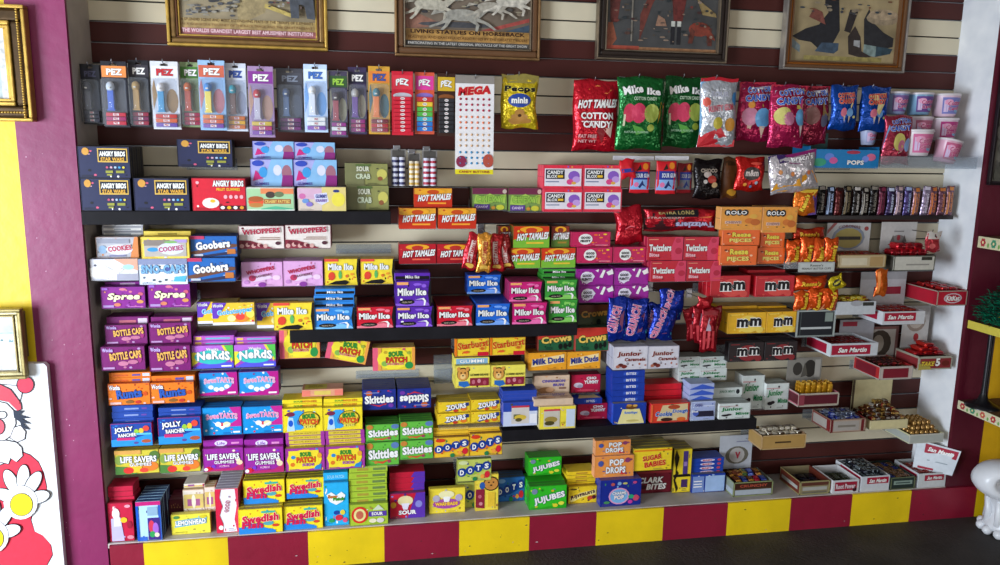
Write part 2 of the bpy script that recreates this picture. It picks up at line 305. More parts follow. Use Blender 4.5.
kind('star', 'yellow box with red lettering', '#f4d030', [R(0, 0, .06, 1, ORG), T('Starburst', .52, .66, .9, .42, '#d04818', '#f8e060', rot=.12, b=.05), E(.8, .44, .1, .14, '#e8a830'), E(.8, .42, .06, .08, '#d06820'), R(.66, 0, .98, .22, '#d01c30'), E(.32, .22, .1, .07, '#e8602c')], top='#c89830', side='#f08030')
kind('bear', 'yellow box with bear face', '#f2e25c', [E(.22, .62, .17, .3, '#241408'), E(.22, .6, .155, .27, '#d89848'), E(.1, .85, .05, .1, '#d89848'), E(.35, .85, .05, .1, '#d89848'), E(.22, .52, .08, .12, '#f0c880'), E(.17, .68, .02, .04, K), E(.28, .68, .02, .04, K), E(.22, .56, .025, .03, K), P([(.1, .3), (.35, .3), (.42, .1), (.25, .02), (.1, .12)], '#2c6cb8'),
    R(.42, .08, .96, .44, '#8c2438'), E(.52, .26, .05, .1, '#c06878'), E(.68, .3, .05, .1, '#d08890'), E(.84, .22, .05, .1, '#b05060'), T('GUMMI BEARS', .68, .58, .52, .1, K, b=.03)], top='#c8b848', side='#d8c850', edge=[R(.05, .1, .95, .9, '#88b8d8'), T('GUMMI', .5, .5, .7, .5, W, '#5080b0')])
kind('bearv', 'upright yellow box with cookie bear', '#f0d848', [P([(.02, .1), (.4, .06), (.4, .6), (.02, .6)], '#8c2438'), E(.68, .74, .34, .2, '#241408'), E(.68, .74, .3, .17, '#c88840'), E(.58, .78, .04, .02, K), E(.78, .78, .04, .02, K), E(.68, .7, .05, .02, K), E(.3, .7, .12, .1, '#2c5ca8'), R(.55, .1, .85, .5, '#e8c038'), E(.2, .4, .08, .05, '#c06070'), E(.24, .2, .08, .05, '#d08890')], top='#b8a848', side='#c8a838')
kind('mdud', 'orange caramel box with blue lettering', '#f0a428', [P([(.08, .2), (.1, .62), (.94, .88), (.94, .42)], '#f8dc9c'), T('Milk Duds', .52, .54, .82, .36, '#28388c', rot=.08, b=.06)], top='#a87428', side='#c08020')
kind('crow', 'red and dark green liquorice drop box', '#24603c', [P([(0, .55), (0, 1), (1, 1), (1, .75), (.5, .62)], '#d0382c'), T('Crows', .5, .56, .84, .34, '#f0c85c', '#1c1410', rot=.1, b=.06), E(.62, .2, .06, .14, '#101410'), E(.75, .22, .05, .14, '#101410'), E(.88, .28, .05, .14, '#101410'), E(.3, .12, .1, .08, '#184830')], top='#3c5040', side='#b83c38')
kind('crowd', 'shade-dimmed liquorice drop box', '#384028', [P([(0, .55), (0, 1), (1, 1), (1, .75)], '#5c2c18'), T('Crows', .5, .6, .84, .34, '#a87830', '#1c1410', rot=.1, b=.06), E(.65, .2, .07, .14, '#101410')], top='#2c2820', side='#302820')  # crow box again, inks darkened to stand for shade
kind('gpm', 'raspberry box with round white badge', '#c82058', [E(.36, .52, .18, .36, W), T('GOOD', .36, .62, .24, .16, K, b=.06), T('FRUITY', .36, .4, .26, .16, K, b=.06), E(.62, .8, .05, .05, ORG), E(.76, .62, .05, .05, '#f08838'), E(.86, .84, .05, .05, YEL), E(.55, .3, .04, .05, ORG), E(.9, .4, .04, .06, '#e85030'), R(.62, .1, .94, .15, '#f090a8')], top='#8c2040', side='#a81c48', t=.03)
kind('gpp', 'purple box with white badge', '#9c1c94', [E(.28, .5, .17, .34, W), P([(.12, .3), (.28, .1), (.42, .3), (.5, .55), (.4, .8), (.15, .75)], '#e8e0f0'), T('GOOD', .28, .6, .24, .16, K, b=.06), T('PLENTY', .28, .38, .28, .16, K, b=.06), P([(.62, .5), (.72, .95), (.78, .9), (.7, .45)], W), P([(.8, .8), (.96, .95), (1, .7), (.86, .6)], W), P([(.5, .9), (.6, .98), (.58, .8)], W)], top='#6c1c68', side='#7c1c78', t=.03)
def hot(b1, b2, sub): return [R(0, .0, 1, .3, b2), P([(0, .3), (1, .3), (1, .5), (.6, .42), (.3, .5), (0, .36)], b2), E(.5, .84, .32, .14, '#f0a828'), E(.5, .8, .16, .12, b1), T('HOT TAMALES', .54, .52, .86, .34, W, '#2c1410', sh=.25, rot=.06, b=.06), R(.36, .18, .84, .26, sub)]
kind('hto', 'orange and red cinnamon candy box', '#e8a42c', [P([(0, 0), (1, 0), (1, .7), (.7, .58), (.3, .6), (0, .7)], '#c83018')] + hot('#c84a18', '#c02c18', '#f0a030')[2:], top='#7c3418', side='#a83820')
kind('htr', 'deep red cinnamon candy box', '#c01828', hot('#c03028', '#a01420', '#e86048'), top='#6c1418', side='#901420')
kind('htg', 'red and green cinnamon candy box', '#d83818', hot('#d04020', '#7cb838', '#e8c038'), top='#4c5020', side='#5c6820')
kind('htd', 'dim red cinnamon candy box', '#8c2c20', hot('#8c3020', '#5c7c30', '#a88030'), top='#302018', side='#3c2c18')  # darker copy of the cinnamon box, shadow put into its colours
kind('jelly', 'green and purple monster print box', '#7c9c50', [R(0, .72, 1, 1, '#702c48'), P([(.05, .3), (.1, .7), (.3, .6), (.5, .75), (.7, .62), (.96, .72), (.94, .3), (.7, .4), (.4, .25)], '#a8cc58'), R(.06, .02, .5, .26, '#5c3c8c'), E(.8, .12, .12, .12, '#c8c840'), E(.92, .85, .06, .1, '#c8b8a8'), T('CHEWY', .52, .5, .8, .3, '#98c850', '#3c4c28', b=.06), T('CANDY', .28, .14, .34, .12, '#e0d0f0', b=.03), E(.6, .1, .06, .08, '#d09038')], top='#5c6048', side='#4c4c34')
kind('blox', 'white candy box with red border', '#e83048', [R(.03, .12, .97, .86, '#e8e0e8'), R(.06, .42, .54, .82, '#181828'), T('CANDY', .3, .7, .42, .16, W, b=.05), T('BLOX', .22, .53, .26, .14, W, b=.05), R(.36, .48, .5, .58, '#f0c030'), E(.78, .55, .15, .22, '#8c5cc0'), E(.84, .4, .1, .14, '#c8a0e0'), E(.68, .3, .09, .12, '#e04c88'), E(.78, .25, .06, .06, '#e8b048'), R(.06, .28, .4, .33, '#8890a8')], top='#c02438', side='#e84860', t=.035)
kind('swb', 'navy gummy box with gold lettering frame', '#20264c', [R(.38, .5, .96, .94, '#d8b050'), R(.4, .54, .94, .9, '#14182c'), T('ANGRY BIRDS', .67, .77, .5, .17, W, K, b=.07), T('STAR WARS', .67, .6, .46, .12, '#e0a840', b=.05), E(.15, .84, .07, .12, '#d09840'), E(.36, .48, .0, .0, W)] + [E(.55+.08*i, .34, .025, .035, c) for i, c in enumerate(('#d05878', '#d8a8b8', '#a8c0e0', '#48a0d8', '#e0c840'))] + [R(.52, .16, .66, .24, '#98983c'), R(.72, .16, .88, .24, '#98983c'), R(.54, .08, .64, .13, '#98983c')], top='#16161e', side='#14141c', t=.028)
kind('redb', 'red gummy box with white and yellow lettering', '#d81c34', [T('ANGRY BIRDS', .68, .84, .58, .2, W, '#301018', b=.07), T('FRUIT GUMMIES', .68, .66, .44, .09, '#f0c030', b=.04), E(.34, .24, .16, .16, '#f0e8e0'), E(.38, .3, .05, .05, '#f0b828')] + [E(.62+.1*i, .43, .035, .06, '#f0b0b8') for i in range(4)] + [R(.5, .03, .99, .16, '#3c1418')] + [E(.56+.12*i, .1, .04, .05, c) for i, c in enumerate((W, '#f0b828', W, '#e8a030'))], top='#701420', side='#8c1424', t=.028)
kind('burg', 'white gummy box with burger print', '#e8ece0', [R(.02, .06, .98, .94, '#a8d0a0'), R(.3, .72, .98, .95, '#e88858'), E(.2, .38, .16, .2, '#e85838'), E(.2, .5, .16, .12, '#b05c30'), E(.2, .24, .15, .1, '#c08040'), R(.36, .3, .92, .5, '#b86038'), T('CRABBY PATTIES', .64, .4, .52, .14, '#f0c870', '#5c2810', b=.05), E(.5, .68, .1, .14, '#483c38'), E(.68, .7, .1, .12, '#6c7c58'), P([(.3, .1), (.6, .2), (.96, .1), (.96, .06), (.3, .06)], '#58b890')], top='#b8b8b0', side='#384048', t=.028)
kind('pinkp', 'pastel pink and yellow gummy box', '#d8c8b8', [R(0, .5, .5, .95, '#d8b0c8'), R(.5, 0, 1, 1, '#e0cc80'), E(.1, .62, .07, .12, '#d070a8'), E(.16, .42, .07, .1, '#7098d0'), E(.24, .28, .07, .1, '#8878c8'), P([(.34, .7), (.6, .78), (.64, .4), (.5, .25), (.36, .4)], '#d8d8f0'), T('GUMMY', .49, .62, .24, .16, '#5058a0', b=.04), T('KRABBY', .49, .44, .24, .12, '#8868b0', b=.04), E(.84, .48, .14, .3, '#ecdc50'), E(.8, .84, .07, .06, '#28387c')], top='#a09890', side='#302c38', t=.028)
kind('froz', 'lavender and ice blue gummy box', '#a8a8dc', [P([(.25, 0), (.5, 1), (1, 1), (1, 0)], '#88b8e0'), E(.18, .85, .14, .11, '#3048b0'), P([(.05, .2), (.12, .6), (.3, .3)], '#c82878'), E(.3, .52, .1, .2, '#3c98d8'), E(.64, .6, .1, .2, '#d8d8e8'), E(.86, .5, .12, .3, '#a06878'), P([(.72, 0), (.76, .42), (1, .42), (1, 0)], '#8c2878'), T('GUMMIES', .26, .1, .34, .1, '#5048a0', b=.03)], top='#7878b8', side='#4840a0', t=.03)
kind('oliv', 'dim olive gummy box with green lettering', '#8c8c50', [R(0, .0, .45, 1, '#787850'), T('SOUR', .42, .74, .3, .24, '#d8d8c0', '#384828', b=.06), T('CRAB', .42, .4, .34, .26, '#c8d0b0', '#384828', b=.06), R(.25, .86, .6, .96, '#586c38'), E(.86, .5, .12, .24, '#c8c060'), E(.82, .3, .06, .1, '#905838')], top='#484830', side='#303020', t=.03)
kind('silv', 'silver and orange chocolate box', '#b8b8c0', [P([(.8, 0), (1, 0), (1, 1), (.92, 1)], '#d88850'), E(.15, .4, .1, .2, '#90b0d0'), E(.55, .4, .32, .26, '#d8d4e0'), T('COOKIES', .56, .46, .56, .26, '#c03858', W, rot=.1, b=.05), R(.04, .7, .8, .9, '#989aa8'), R(.3, .06, .7, .14, '#8080a0')], top='#88888c', side='#a06c48', edge=[R(.04, .25, .96, .7, W), R(.3, .35, .7, .6, '#98a0a8')])
kind('ycook', 'yellow framed cookie candy box', '#f0d458', [R(.06, .1, .94, .86, '#b8b0a8'), R(.06, .6, .6, .86, '#8c8078'), E(.24, .42, .12, .1, '#3c98d0'), E(.62, .46, .28, .28, '#d8dce8'), T('COOKIES', .62, .46, .52, .24, '#b84878', W, rot=.1, b=.05), R(.7, .74, .96, .88, '#b098d0'), E(.62, .76, .14, .06, '#80b068')], top='#c8a838', side='#d8b840', edge=[R(.3, .4, .7, .7, '#a89030')])
kind('white', 'white and pale orange chocolate box', '#e0e0e8', [P([(.5, 1), (1, 1), (1, .45), (.8, .6)], '#e0a890'), P([(0, .6), (.3, .7), (.6, .3), (.3, .1), (0, .2)], W), E(.8, .62, .12, .12, '#a8d8e8'), R(.55, 0, 1, .3, '#a8a8b8'), P([(.2, .2), (.6, .6), (.7, .5), (.4, .1)], '#f8f8ff')], top='#888898', side='#60606c')
kind('snow', 'white and pale blue chocolate drop box', '#e8f0f4', [R(0, .78, 1, 1, '#8890b0'), T('SNO-CAPS', .5, .6, .9, .36, '#7cb0d0', '#4858a0', b=.08), E(.58, .62, .07, .14, '#5060a0'), E(.3, .18, .03, .04, '#404858'), E(.42, .12, .03, .04, '#404858'), E(.55, .18, .03, .04, '#404858'), P([(.7, .12), (.74, .3), (.98, .34), (.94, .1)], '#58b8e0')], top='#6c7490', side='#8890a8')
kind('goob', 'blue chocolate peanut box with white lettering', '#2468b8', [P([(0, .0), (1, .3), (1, .14), (.3, 0)], '#303050'), P([(0, .26), (.9, .62), (1, .6), (1, .48), (.1, .12), (0, .14)], '#704838'), R(0, .85, .3, 1, '#c03860'), R(.78, .14, .96, .38, '#c87838'), T('Goobers', .48, .58, .74, .4, W, '#101c48', rot=.1, b=.06), R(.06, .05, .26, .14, '#c0c8d8')], top='#203c70', side='#182c58')
kind('spree', 'purple box with cream slanted lettering', '#8c2490', [E(.5, .88, .08, .06, '#d87890'), E(.9, .66, .06, .08, '#d06078'), E(.88, .3, .08, .08, '#e09858'), E(.36, .18, .08, .08, '#d88060'), E(.6, .14, .04, .05, '#a050b0'), R(.03, .86, .16, .95, '#a068c8'), T('Spree', .52, .52, .74, .4, '#f4ecc0', '#4c2030', sh=.25, b=.06), R(.6, .06, .95, .1, '#c070c0'), R(.04, .06, .28, .16, '#b090c8')], top='#6c1c70', side='#4c1450', edge=[R(.35, .2, .7, .8, '#c8a8c8')])
kind('bcap', 'purple box with cream block lettering', '#7c1c6c', [T('BOTTLE CAPS', .56, .62, .72, .34, '#e8b058', '#4c1020', rot=.1, b=.06), T('Wonka', .16, .86, .24, .16, '#c8b0e8', b=.04), E(.5, .28, .12, .1, '#c87898'), E(.72, .34, .12, .09, '#c07090'), R(.04, .06, .3, .14, '#b890c0'), E(.88, .5, .05, .2, '#a03078')], top='#641858', side='#3c1034', edge=[R(.3, .3, .7, .6, '#c06878'), R(.75, .2, .97, .8, '#d8c8d8')])
kind('runt', 'orange box with blue lettering', '#ec7c20', [T('Runts', .5, .52, .6, .44, '#2c58b0', '#142850', rot=.08, b=.07), T('Wonka', .16, .82, .26, .22, W, '#5c2c90', b=.04), E(.88, .5, .06, .1, '#d05018'), E(.5, .14, .1, .08, '#8c5c28'), E(.7, .12, .07, .08, '#c03828'), R(.04, .04, .3, .14, '#e0b8b0')], top='#b04018', side='#983814', edge=[R(.55, .3, .75, .65, '#5c50a0'), R(.8, .2, .97, .8, '#d0d4e0'), R(.1, .3, .45, .6, '#d86028')])
kind('joll', 'blue hard candy box with fruit print', '#2448a0', [P([(0, 0), (1, 0), (1, .55), (.6, .35), (0, .3)], '#2c90d8'), T('JOLLY', .32, .72, .46, .26, W, '#101c40', rot=.08, b=.07), T('RANCHER', .4, .5, .44, .16, W, '#101c40', rot=.05, b=.05), R(.14, .26, .58, .38, '#c83070'), E(.62, .62, .06, .12, '#98c840'), E(.74, .66, .06, .12, '#e0c038'), E(.86, .76, .08, .12, '#e04838'), R(.62, .48, .98, .56, '#60c0e8'), E(.85, .2, .12, .08, '#b05838'), E(.6, .14, .06, .05, '#5c4890')], top='#24408c', side='#a81c50', edge=[R(.3, .35, .65, .6, '#8898c8'), R(.72, .35, .85, .6, '#6848a0')])
kind('whop', 'white malt ball box with maroon print', '#ece0d8', [P([(0, 0), (0, .38), (.25, .36), (.5, .2), (.74, .02), (.72, 0)], '#8c3040')] + [E(.06+.13*i, .12+.05*(i % 2), .05, .09, '#d8a8a0') for i in range(5)] + [E(.1+.13*i, .26-.04*i, .045, .07, '#6c1c2c') for i in range(4)] + [T('WHOPPERS', .5, .77, .84, .24, '#b81c40', '#f8e8e8', rot=.07, b=.06), R(.46, .46, .9, .5, '#a88878'), R(.4, .38, .9, .42, '#a88878'), E(.86, .24, .06, .08, '#58303c')], top='#b0a098', side='#8c3c4c')
kind('wpink', 'pink malt ball box', '#e0a8d8', [P([(.15, .3), (.4, .5), (.7, .45), (.75, .35), (.5, .25), (.3, .2)], '#e8d0e8'), E(.26, .34, .09, .12, '#c03860'), E(.85, .36, .1, .1, '#f0d0e8'), E(.5, .08, .1, .1, '#8c3c98'), T('WHOPPERS', .46, .66, .7, .16, '#b8244c', rot=.2, b=.06), T('STRAWBERRY', .5, .44, .5, .1, '#80385c', rot=.18, b=.03), E(.12, .18, .07, .08, '#c888c8')], top='#b07ca8', side='#b878b0')
kind('lemon', 'yellow lemon candy box', '#f2e448', [P([(.08, .36), (.14, .7), (.92, .84), (.9, .5)], '#78b8d0'), T('LEMONHEAD', .5, .6, .78, .26, W, '#204078', rot=.06, b=.06), E(.82, .84, .1, .08, '#d8c830'), E(.14, .86, .08, .08, '#508c50'), R(.1, .1, .4, .14, '#a8a028')], top='#d8cc60', side='#b0a040')
kind('sugar', 'yellow caramel box with red lettering', '#f4d42c', [R(0, .86, 1, .93, '#e88820'), T('SUGAR', .48, .58, .5, .24, '#d02c20', '#f8e078', rot=.12, b=.07), T('BABIES', .56, .3, .56, .26, '#d02c20', '#f8e078', rot=.1, b=.07)], top='#8c8450', side='#8c7c20', t=.03)
kind('clark', 'maroon box with white slanted lettering', '#701828', [R(0, .9, 1, 1, '#8c2c30'), T('CLARK', .42, .6, .7, .28, W, K, sh=.2, b=.07), T('BITES', .58, .3, .54, .28, W, K, sh=.2, b=.07), E(.2, .3, .1, .1, '#3c0c14')], top='#501018', side='#3c1014', t=.03)
kind('popd', 'orange lollipop drop box', '#f09848', [T('POP', .56, .7, .36, .34, W, '#502c68', b=.08), T('DROPS', .54, .34, .5, .34, W, '#502c68', b=.08), E(.16, .66, .07, .14, '#4858a0'), E(.84, .78, .07, .12, '#8c3c68'), E(.72, .24, .08, .14, '#d83c38')], top='#c89870', side='#f0a878', t=.04)
kind('charm', 'deep blue lollipop candy box', '#1c2c8c', [E(.46, .38, .26, .32, '#d898c0'), E(.46, .38, .22, .27, '#78b0e0'), T('CHARMS', .46, .5, .34, .12, W, '#283c98', b=.05), T('POP', .46, .34, .24, .16, W, '#c02c68', b=.06), E(.88, .28, .08, .12, '#c84868'), E(.76, .34, .07, .08, '#2ca070'), E(.74, .14, .06, .07, '#d040a0'), E(.3, .84, .05, .06, '#c05858'), E(.46, .86, .05, .07, '#80a8d8'), E(.6, .86, .06, .04, '#c8c060'), E(.84, .88, .05, .05, '#c84880'), E(.16, .16, .08, .05, '#488c58')], top='#58488c', side='#243898', t=.06)
kind('juju', 'bright green box with white bubble lettering', '#34bc28', [P([(0, 0), (1, 0), (1, .2), (.4, .08)], '#28a020'), T('JUJUBES', .54, .46, .84, .34, W, '#185c90', rot=.22, b=.07), E(.14, .78, .08, .12, '#7888a0'), E(.7, .14, .07, .08, '#e0d030'), E(.86, .22, .08, .08, '#e8e048'), E(.62, .78, .04, .05, '#e0b830'), E(.34, .82, .03, .05, '#288820')], top='#3c8c30', side='#289020')
kind('jujy', 'yellow box with dark wavy lettering', '#f0cc28', [P([(.04, .3), (.4, .62), (.96, .78), (.96, .52), (.5, .36), (.1, .1)], '#f8e890'), T('JUJYFRUITS', .5, .5, .88, .24, '#4c2038', rot=.22, b=.06), E(.76, .3, .1, .12, '#c84828'), E(.9, .34, .07, .12, '#581c28'), E(.18, .84, .12, .05, '#604820')], top='#b09028', side='#a07c20', edge=[R(0, 0, 1, .1, '#806818'), R(.3, .3, .7, .7, '#c09030')])
kind('tb', 'blue and white box with pictured sandwich', '#2c48a8', [R(0, 0, 1, .62, '#c8d0e8'), R(.24, .1, .76, .84, '#d0c8c0'), R(.24, .78, .76, .86, '#c83848'), R(.3, .3, .5, .5, '#686c48'), E(.5, .36, .18, .12, '#d8b840'), E(.45, .26, .1, .08, '#58502c'), R(.78, .1, .98, .5, '#e8e8f0')], top='#3c54b0', side='#4858b8', t=.026)
kind('ty', 'yellow box with pictured sandwich', '#f0dc40', [R(.12, .1, .56, .84, '#c8c0b0'), R(.12, .8, .56, .88, '#c84050'), E(.32, .42, .18, .14, '#a08840'), E(.28, .26, .14, .1, '#4c4420'), R(.74, .08, .98, .86, '#c8d4e4'), R(.6, .2, .7, .3, '#c8b030')], top='#d8c0a8', side='#d8c890', t=.05)
kind('cinn', 'beige cinnamon bun candy box', '#d8bca0', [T('CINNAMON', .54, .72, .66, .14, '#5c50a8', b=.05), T('BUN', .68, .52, .3, .14, '#5c50a8', b=.05), E(.34, .26, .24, .16, '#a87850'), E(.44, .28, .12, .12, '#d8a880'), R(.7, .3, .9, .4, '#8c6858')], top='#a89080', side='#c0a080', t=.04)
kind('raisin', 'crimson yogurt candy box', '#c01c44', [T('CHO', .68, .8, .34, .16, W, b=.06), T('YUMMY', .68, .58, .5, .2, W, b=.06), E(.24, .42, .16, .14, '#d8c8d8'), E(.3, .36, .1, .1, '#a89cb0'), E(.5, .12, .3, .06, '#e04c68')], top='#6c1828', side='#901434', t=.028)
kind('bfin', 'cobalt blue box with yellow pedestal print', '#1c3ca0', [P([(.14, .02), (.28, .72), (.8, .72), (.96, .02)], '#e8dc98'), E(.55, .82, .18, .12, '#6c4420'), E(.48, .9, .08, .06, '#c88c38'), E(.66, .88, .07, .06, '#d8a850'), T('Butterfinger', .54, .54, .4, .16, '#6c8cc8', W, b=.06), E(.6, .16, .2, .05, '#c8b868')], top='#888078', side='#2450c0', edge=[R(.35, .3, .8, .7, '#385cc0'), T('BITES', .58, .5, .3, .4, W)])
kind('bredf', 'bright red candy box lying flat', '#d81c2c', [R(.1, .2, .9, .8, '#c0a890')], top='#98807c', side='#b81424', edge=[R(0, 0, 1, .1, '#901420')])
kind('dough', 'red and cream box with blue script', '#d83c28', [P([(.16, .1), (.3, .9), (.96, .96), (.96, .1)], '#d8c090'), E(.6, .8, .16, .12, '#b04828'), T('Cookie', .34, .46, .44, .26, '#3c64b0', W, sh=.15, b=.06), T('Dough', .76, .56, .4, .24, '#3c64b0', W, sh=.15, b=.06), E(.42, .16, .16, .1, '#382018'), E(.8, .16, .12, .1, '#e06828'), R(0, .05, .05, .95, '#e86838')], top='#b85848', side='#d02838')
kind('oreo', 'pale blue sandwich cookie bite box', '#a8b4dc', [T('OREO', .3, .82, .3, .16, '#3848a0', W, b=.06), P([(.2, .2), (.3, .5), (.92, .5), (.96, .2)], '#282438'), E(.2, .4, .12, .16, '#4c60b8'), R(.5, .74, .96, .8, '#d0d8f0'), T('Bites', .16, .5, .26, .12, W, b=.04)], top='#8890a0', side='#e8f0ff', edge=[P([(0, .1), (.5, .9), (1, .3), (1, 0), (0, 0)], '#3c5cc0')])
kind('jmint', 'white mint box with green lettering', '#d4dcd8', [T('Junior', .4, .62, .66, .3, '#108048', W, sh=.12, b=.06), T('Mints', .74, .34, .42, .2, '#108048', W, b=.06), E(.2, .24, .12, .07, '#201c20'), E(.32, .28, .09, .06, '#2c2428'), R(.0, .8, .6, .84, '#c8a0a0')], top='#9ca4a0', side='#e8ece8', t=.04, edge=[T('JUNIOR MINTS', .5, .5, .5, .4, '#508068', b=.03), E(.85, .5, .06, .3, '#282c30')])
kind('jcar', 'white caramel box with maroon lettering', '#d8d4dc', [T('Junior', .46, .66, .7, .26, '#7c2424', W, sh=.12, b=.06), T('Caramels', .62, .44, .6, .16, '#7c2424', W, b=.06), E(.22, .2, .08, .08, '#5c2420'), E(.32, .14, .08, .08, '#782c24'), E(.14, .14, .06, .07, '#b06850')], top='#a8a8b0', side='#b0b0c0', t=.04)
kind('twiz', 'red liquorice bites box with white lettering', '#c81830', [P([(.7, 0), (.66, .5), (.78, 1), (1, 1), (1, 0)], '#d84060'), T('Twizzlers', .36, .54, .62, .3, W, '#8c1020', b=.05), T('Bites', .2, .24, .28, .16, '#f0b8c0', b=.05), E(.86, .84, .08, .1, '#c02c48'), E(.88, .4, .1, .14, '#b82440'), R(.04, .88, .3, .91, '#e8a080')], top='#801420', side='#b02444', t=.035)
kind('bora', 'amber orange box with black and white lettering', '#ec9c38', [E(.16, .76, .08, .14, K), E(.3, .76, .08, .14, K), E(.44, .76, .08, .14, K), E(.58, .76, .08, .14, K), T('ROLO', .37, .76, .5, .16, W, b=.04), R(.1, .28, .5, .4, '#e8c8b0'), T('CHEWS', .3, .34, .36, .1, '#b07870', b=.04), E(.7, .4, .12, .12, '#d87830'), E(.84, .34, .12, .14, '#c86828'), E(.78, .6, .1, .1, '#e8b048')], top='#c89048', side='#e8a860', t=.05, edge=[T('ROLO', .8, .5, .2, .3, '#8c5030')])
kind('rpie', 'bright orange peanut candy box', '#f06820', [T('Reese', .5, .7, .5, .32, '#f4dc50', '#8c3010', b=.07), T('PIECES', .48, .34, .6, .24, '#f4e070', '#a83c10', b=.07), E(.14, .78, .04, .05, '#7c2c10'), E(.84, .5, .04, .05, '#f8c8a0'), E(.78, .3, .03, .04, '#a83c10')], top='#a84818', side='#e87838', t=.04)
def mm(base, c2, top, side=None): return dict(base=base, ops=[E(.55, .45, .3, .42, c2), T('m', .38, .5, .3, .4, '#181418', W, b=.06, ow=.05), T('m', .72, .54, .3, .4, '#181418', W, b=.06, ow=.05), T('&', .55, .5, .09, .2, K, W), E(.84, .16, .1, .16, c2), R(.05, .88, .3, .92, c2)], top=top, side=side, t=.04)
kind('mmr', 'red chocolate candy box with lowercase letters', **mm('#c41c2a', '#dc5048', '#8c1820'))
kind('mmy', 'golden yellow chocolate candy box', **mm('#ecb424', '#f4d45c', '#b8881c'))
kind('mmb', 'dark brown chocolate candy box', **mm('#2c2224', '#8c2c30', '#484448', '#1c1618'))
kind('kool', 'upright crimson drink pouch box', '#c82444', [P([(.1, .02), (.12, .6), (.5, .62), (.6, .02)], '#c0b8e0'), E(.32, .72, .15, .14, W), P([(.22, .4), (.24, .75), (.44, .75), (.5, .4)], '#e8e8e8'), E(.62, .55, .14, .07, '#f0c030'), E(.84, .42, .1, .1, '#a02038'), E(.8, .9, .12, .04, '#e8a0b0'), E(.85, .1, .14, .05, '#d88898')], top='#8c1c2c', side='#781428', edge=[R(0, 0, 1, .12, '#901828')])
kind('blum', 'upright pale blue box with purple picture', '#b8dcf4', [R(0, .9, 1, 1, '#c82478'), R(0, 0, .1, .9, '#2058c0'), R(.9, 0, 1, .9, '#3060b8'), R(.1, 0, .4, .1, '#3868c8'), R(.45, .02, .95, .58, '#402c80'), E(.6, .36, .12, .16, '#d83c58'), E(.76, .3, .12, .16, '#a868d0'), E(.62, .16, .12, .08, '#38a058'), E(.8, .14, .1, .06, '#e8d8c0'), R(.46, .64, .88, .86, '#90b0c8')], top='#20406c', side='#1c2c58')
kind('nowl', 'white and gold chew strip box', '#e8dccc', [R(.04, .2, .96, .8, '#d8c070'), R(.2, .3, .8, .6, '#a85c8c'), E(.5, .5, .1, .3, '#f0e8d0')], top='#c0a070', side='#c89050', t=.02, edge=[R(.02, .15, .9, .5, '#d8b858'), R(.2, .3, .5, .8, '#9c5c90'), R(.9, .1, .97, .9, '#b04060')])
kind('brwn', 'dark wine dotted candy box', '#5c2030', [E(.2+.2*i, .3+.2*j, .04, .03, '#a87848') for i in range(4) for j in range(3)], top='#6c2438', side='#3c1820', edge=[E(.2+.2*i, .5, .05, .2, '#a08040') for i in range(4)])
kind('gplen', 'upright red and white liquorice box', '#f0ecf4', [P([(0, 0), (0, 1), (.26, 1), (.18, .8), (.3, .6), (.16, .4), (.3, .2), (.28, 0)], '#d82448'), P([(1, 0), (1, 1), (.86, 1), (.92, .6), (.8, .3), (.9, 0)], '#d83c58'), T('GOOD', .5, .6, .6, .09, '#b05c70', rot=1.4, b=.04), E(.2, .12, .1, .05, W)], top='#a098a8', side='#c01c34', edge=[R(0, .1, .55, .9, '#b8b0b8'), R(.55, 0, 1, 1, '#d82440')])
kind('daddy', 'upright yellow caramel pop box', '#f0d430', [P([(.12, .98), (.3, .8), (.12, .55), (.3, .45), (.12, .3), (.3, .1), (.2, .02), (.02, .3), (.16, .5), (.02, .8)], '#302810'), R(.52, .38, .78, .94, '#4c3880'), R(.56, .6, .74, .7, '#a080c0'), R(.46, .12, .8, .3, '#483060'), P([(0, .42), (.9, .42), (.98, .36), (0, .36)], '#1c1810')], top='#8c7c40', side='#685c20', t=.03)
kind('babyr', 'royal blue nougat box with pale label', '#2044a8', [R(.02, .02, .36, .9, '#7890c8'), R(.05, .3, .3, .36, W), R(.05, .45, .3, .5, W), R(.05, .6, .3, .66, W), R(.4, .04, .98, .9, '#a0bce4')], top='#64687c', side='#182c80', t=.024, edge=[E(.5, .5, .22, .35, '#d8d0e0'), T('BABY', .5, .5, .3, .4, '#c84858', b=.05), E(.85, .5, .06, .3, '#c84858')])
kind('pinkb', 'flat box with pastel orange top', '#e89868', [R(.05, .2, .6, .8, '#d8c850'), R(.62, .25, .9, .7, '#e8c0a0'), T('SOUR', .3, .5, .3, .4, '#b0a030')], top='#b8a870', side='#e08868')
# ------------------------------------------------------------------ every carton: kind, left, top, right, bottom of its front in the picture, depth, boxes filed behind, place
# st = (top edge of the flat stack behind it, edges in view)
BX = []
def B(k, x0, yt, x1, yb, d=.2, n=1, place='', st=None, rot=0, flip=False, g=None, h=None):
    BX.append(dict(k=k, px=(x0, yt, x1, yb), d=d, n=n, place=place, st=st, rot=rot, flip=flip, g=g, hh=h))
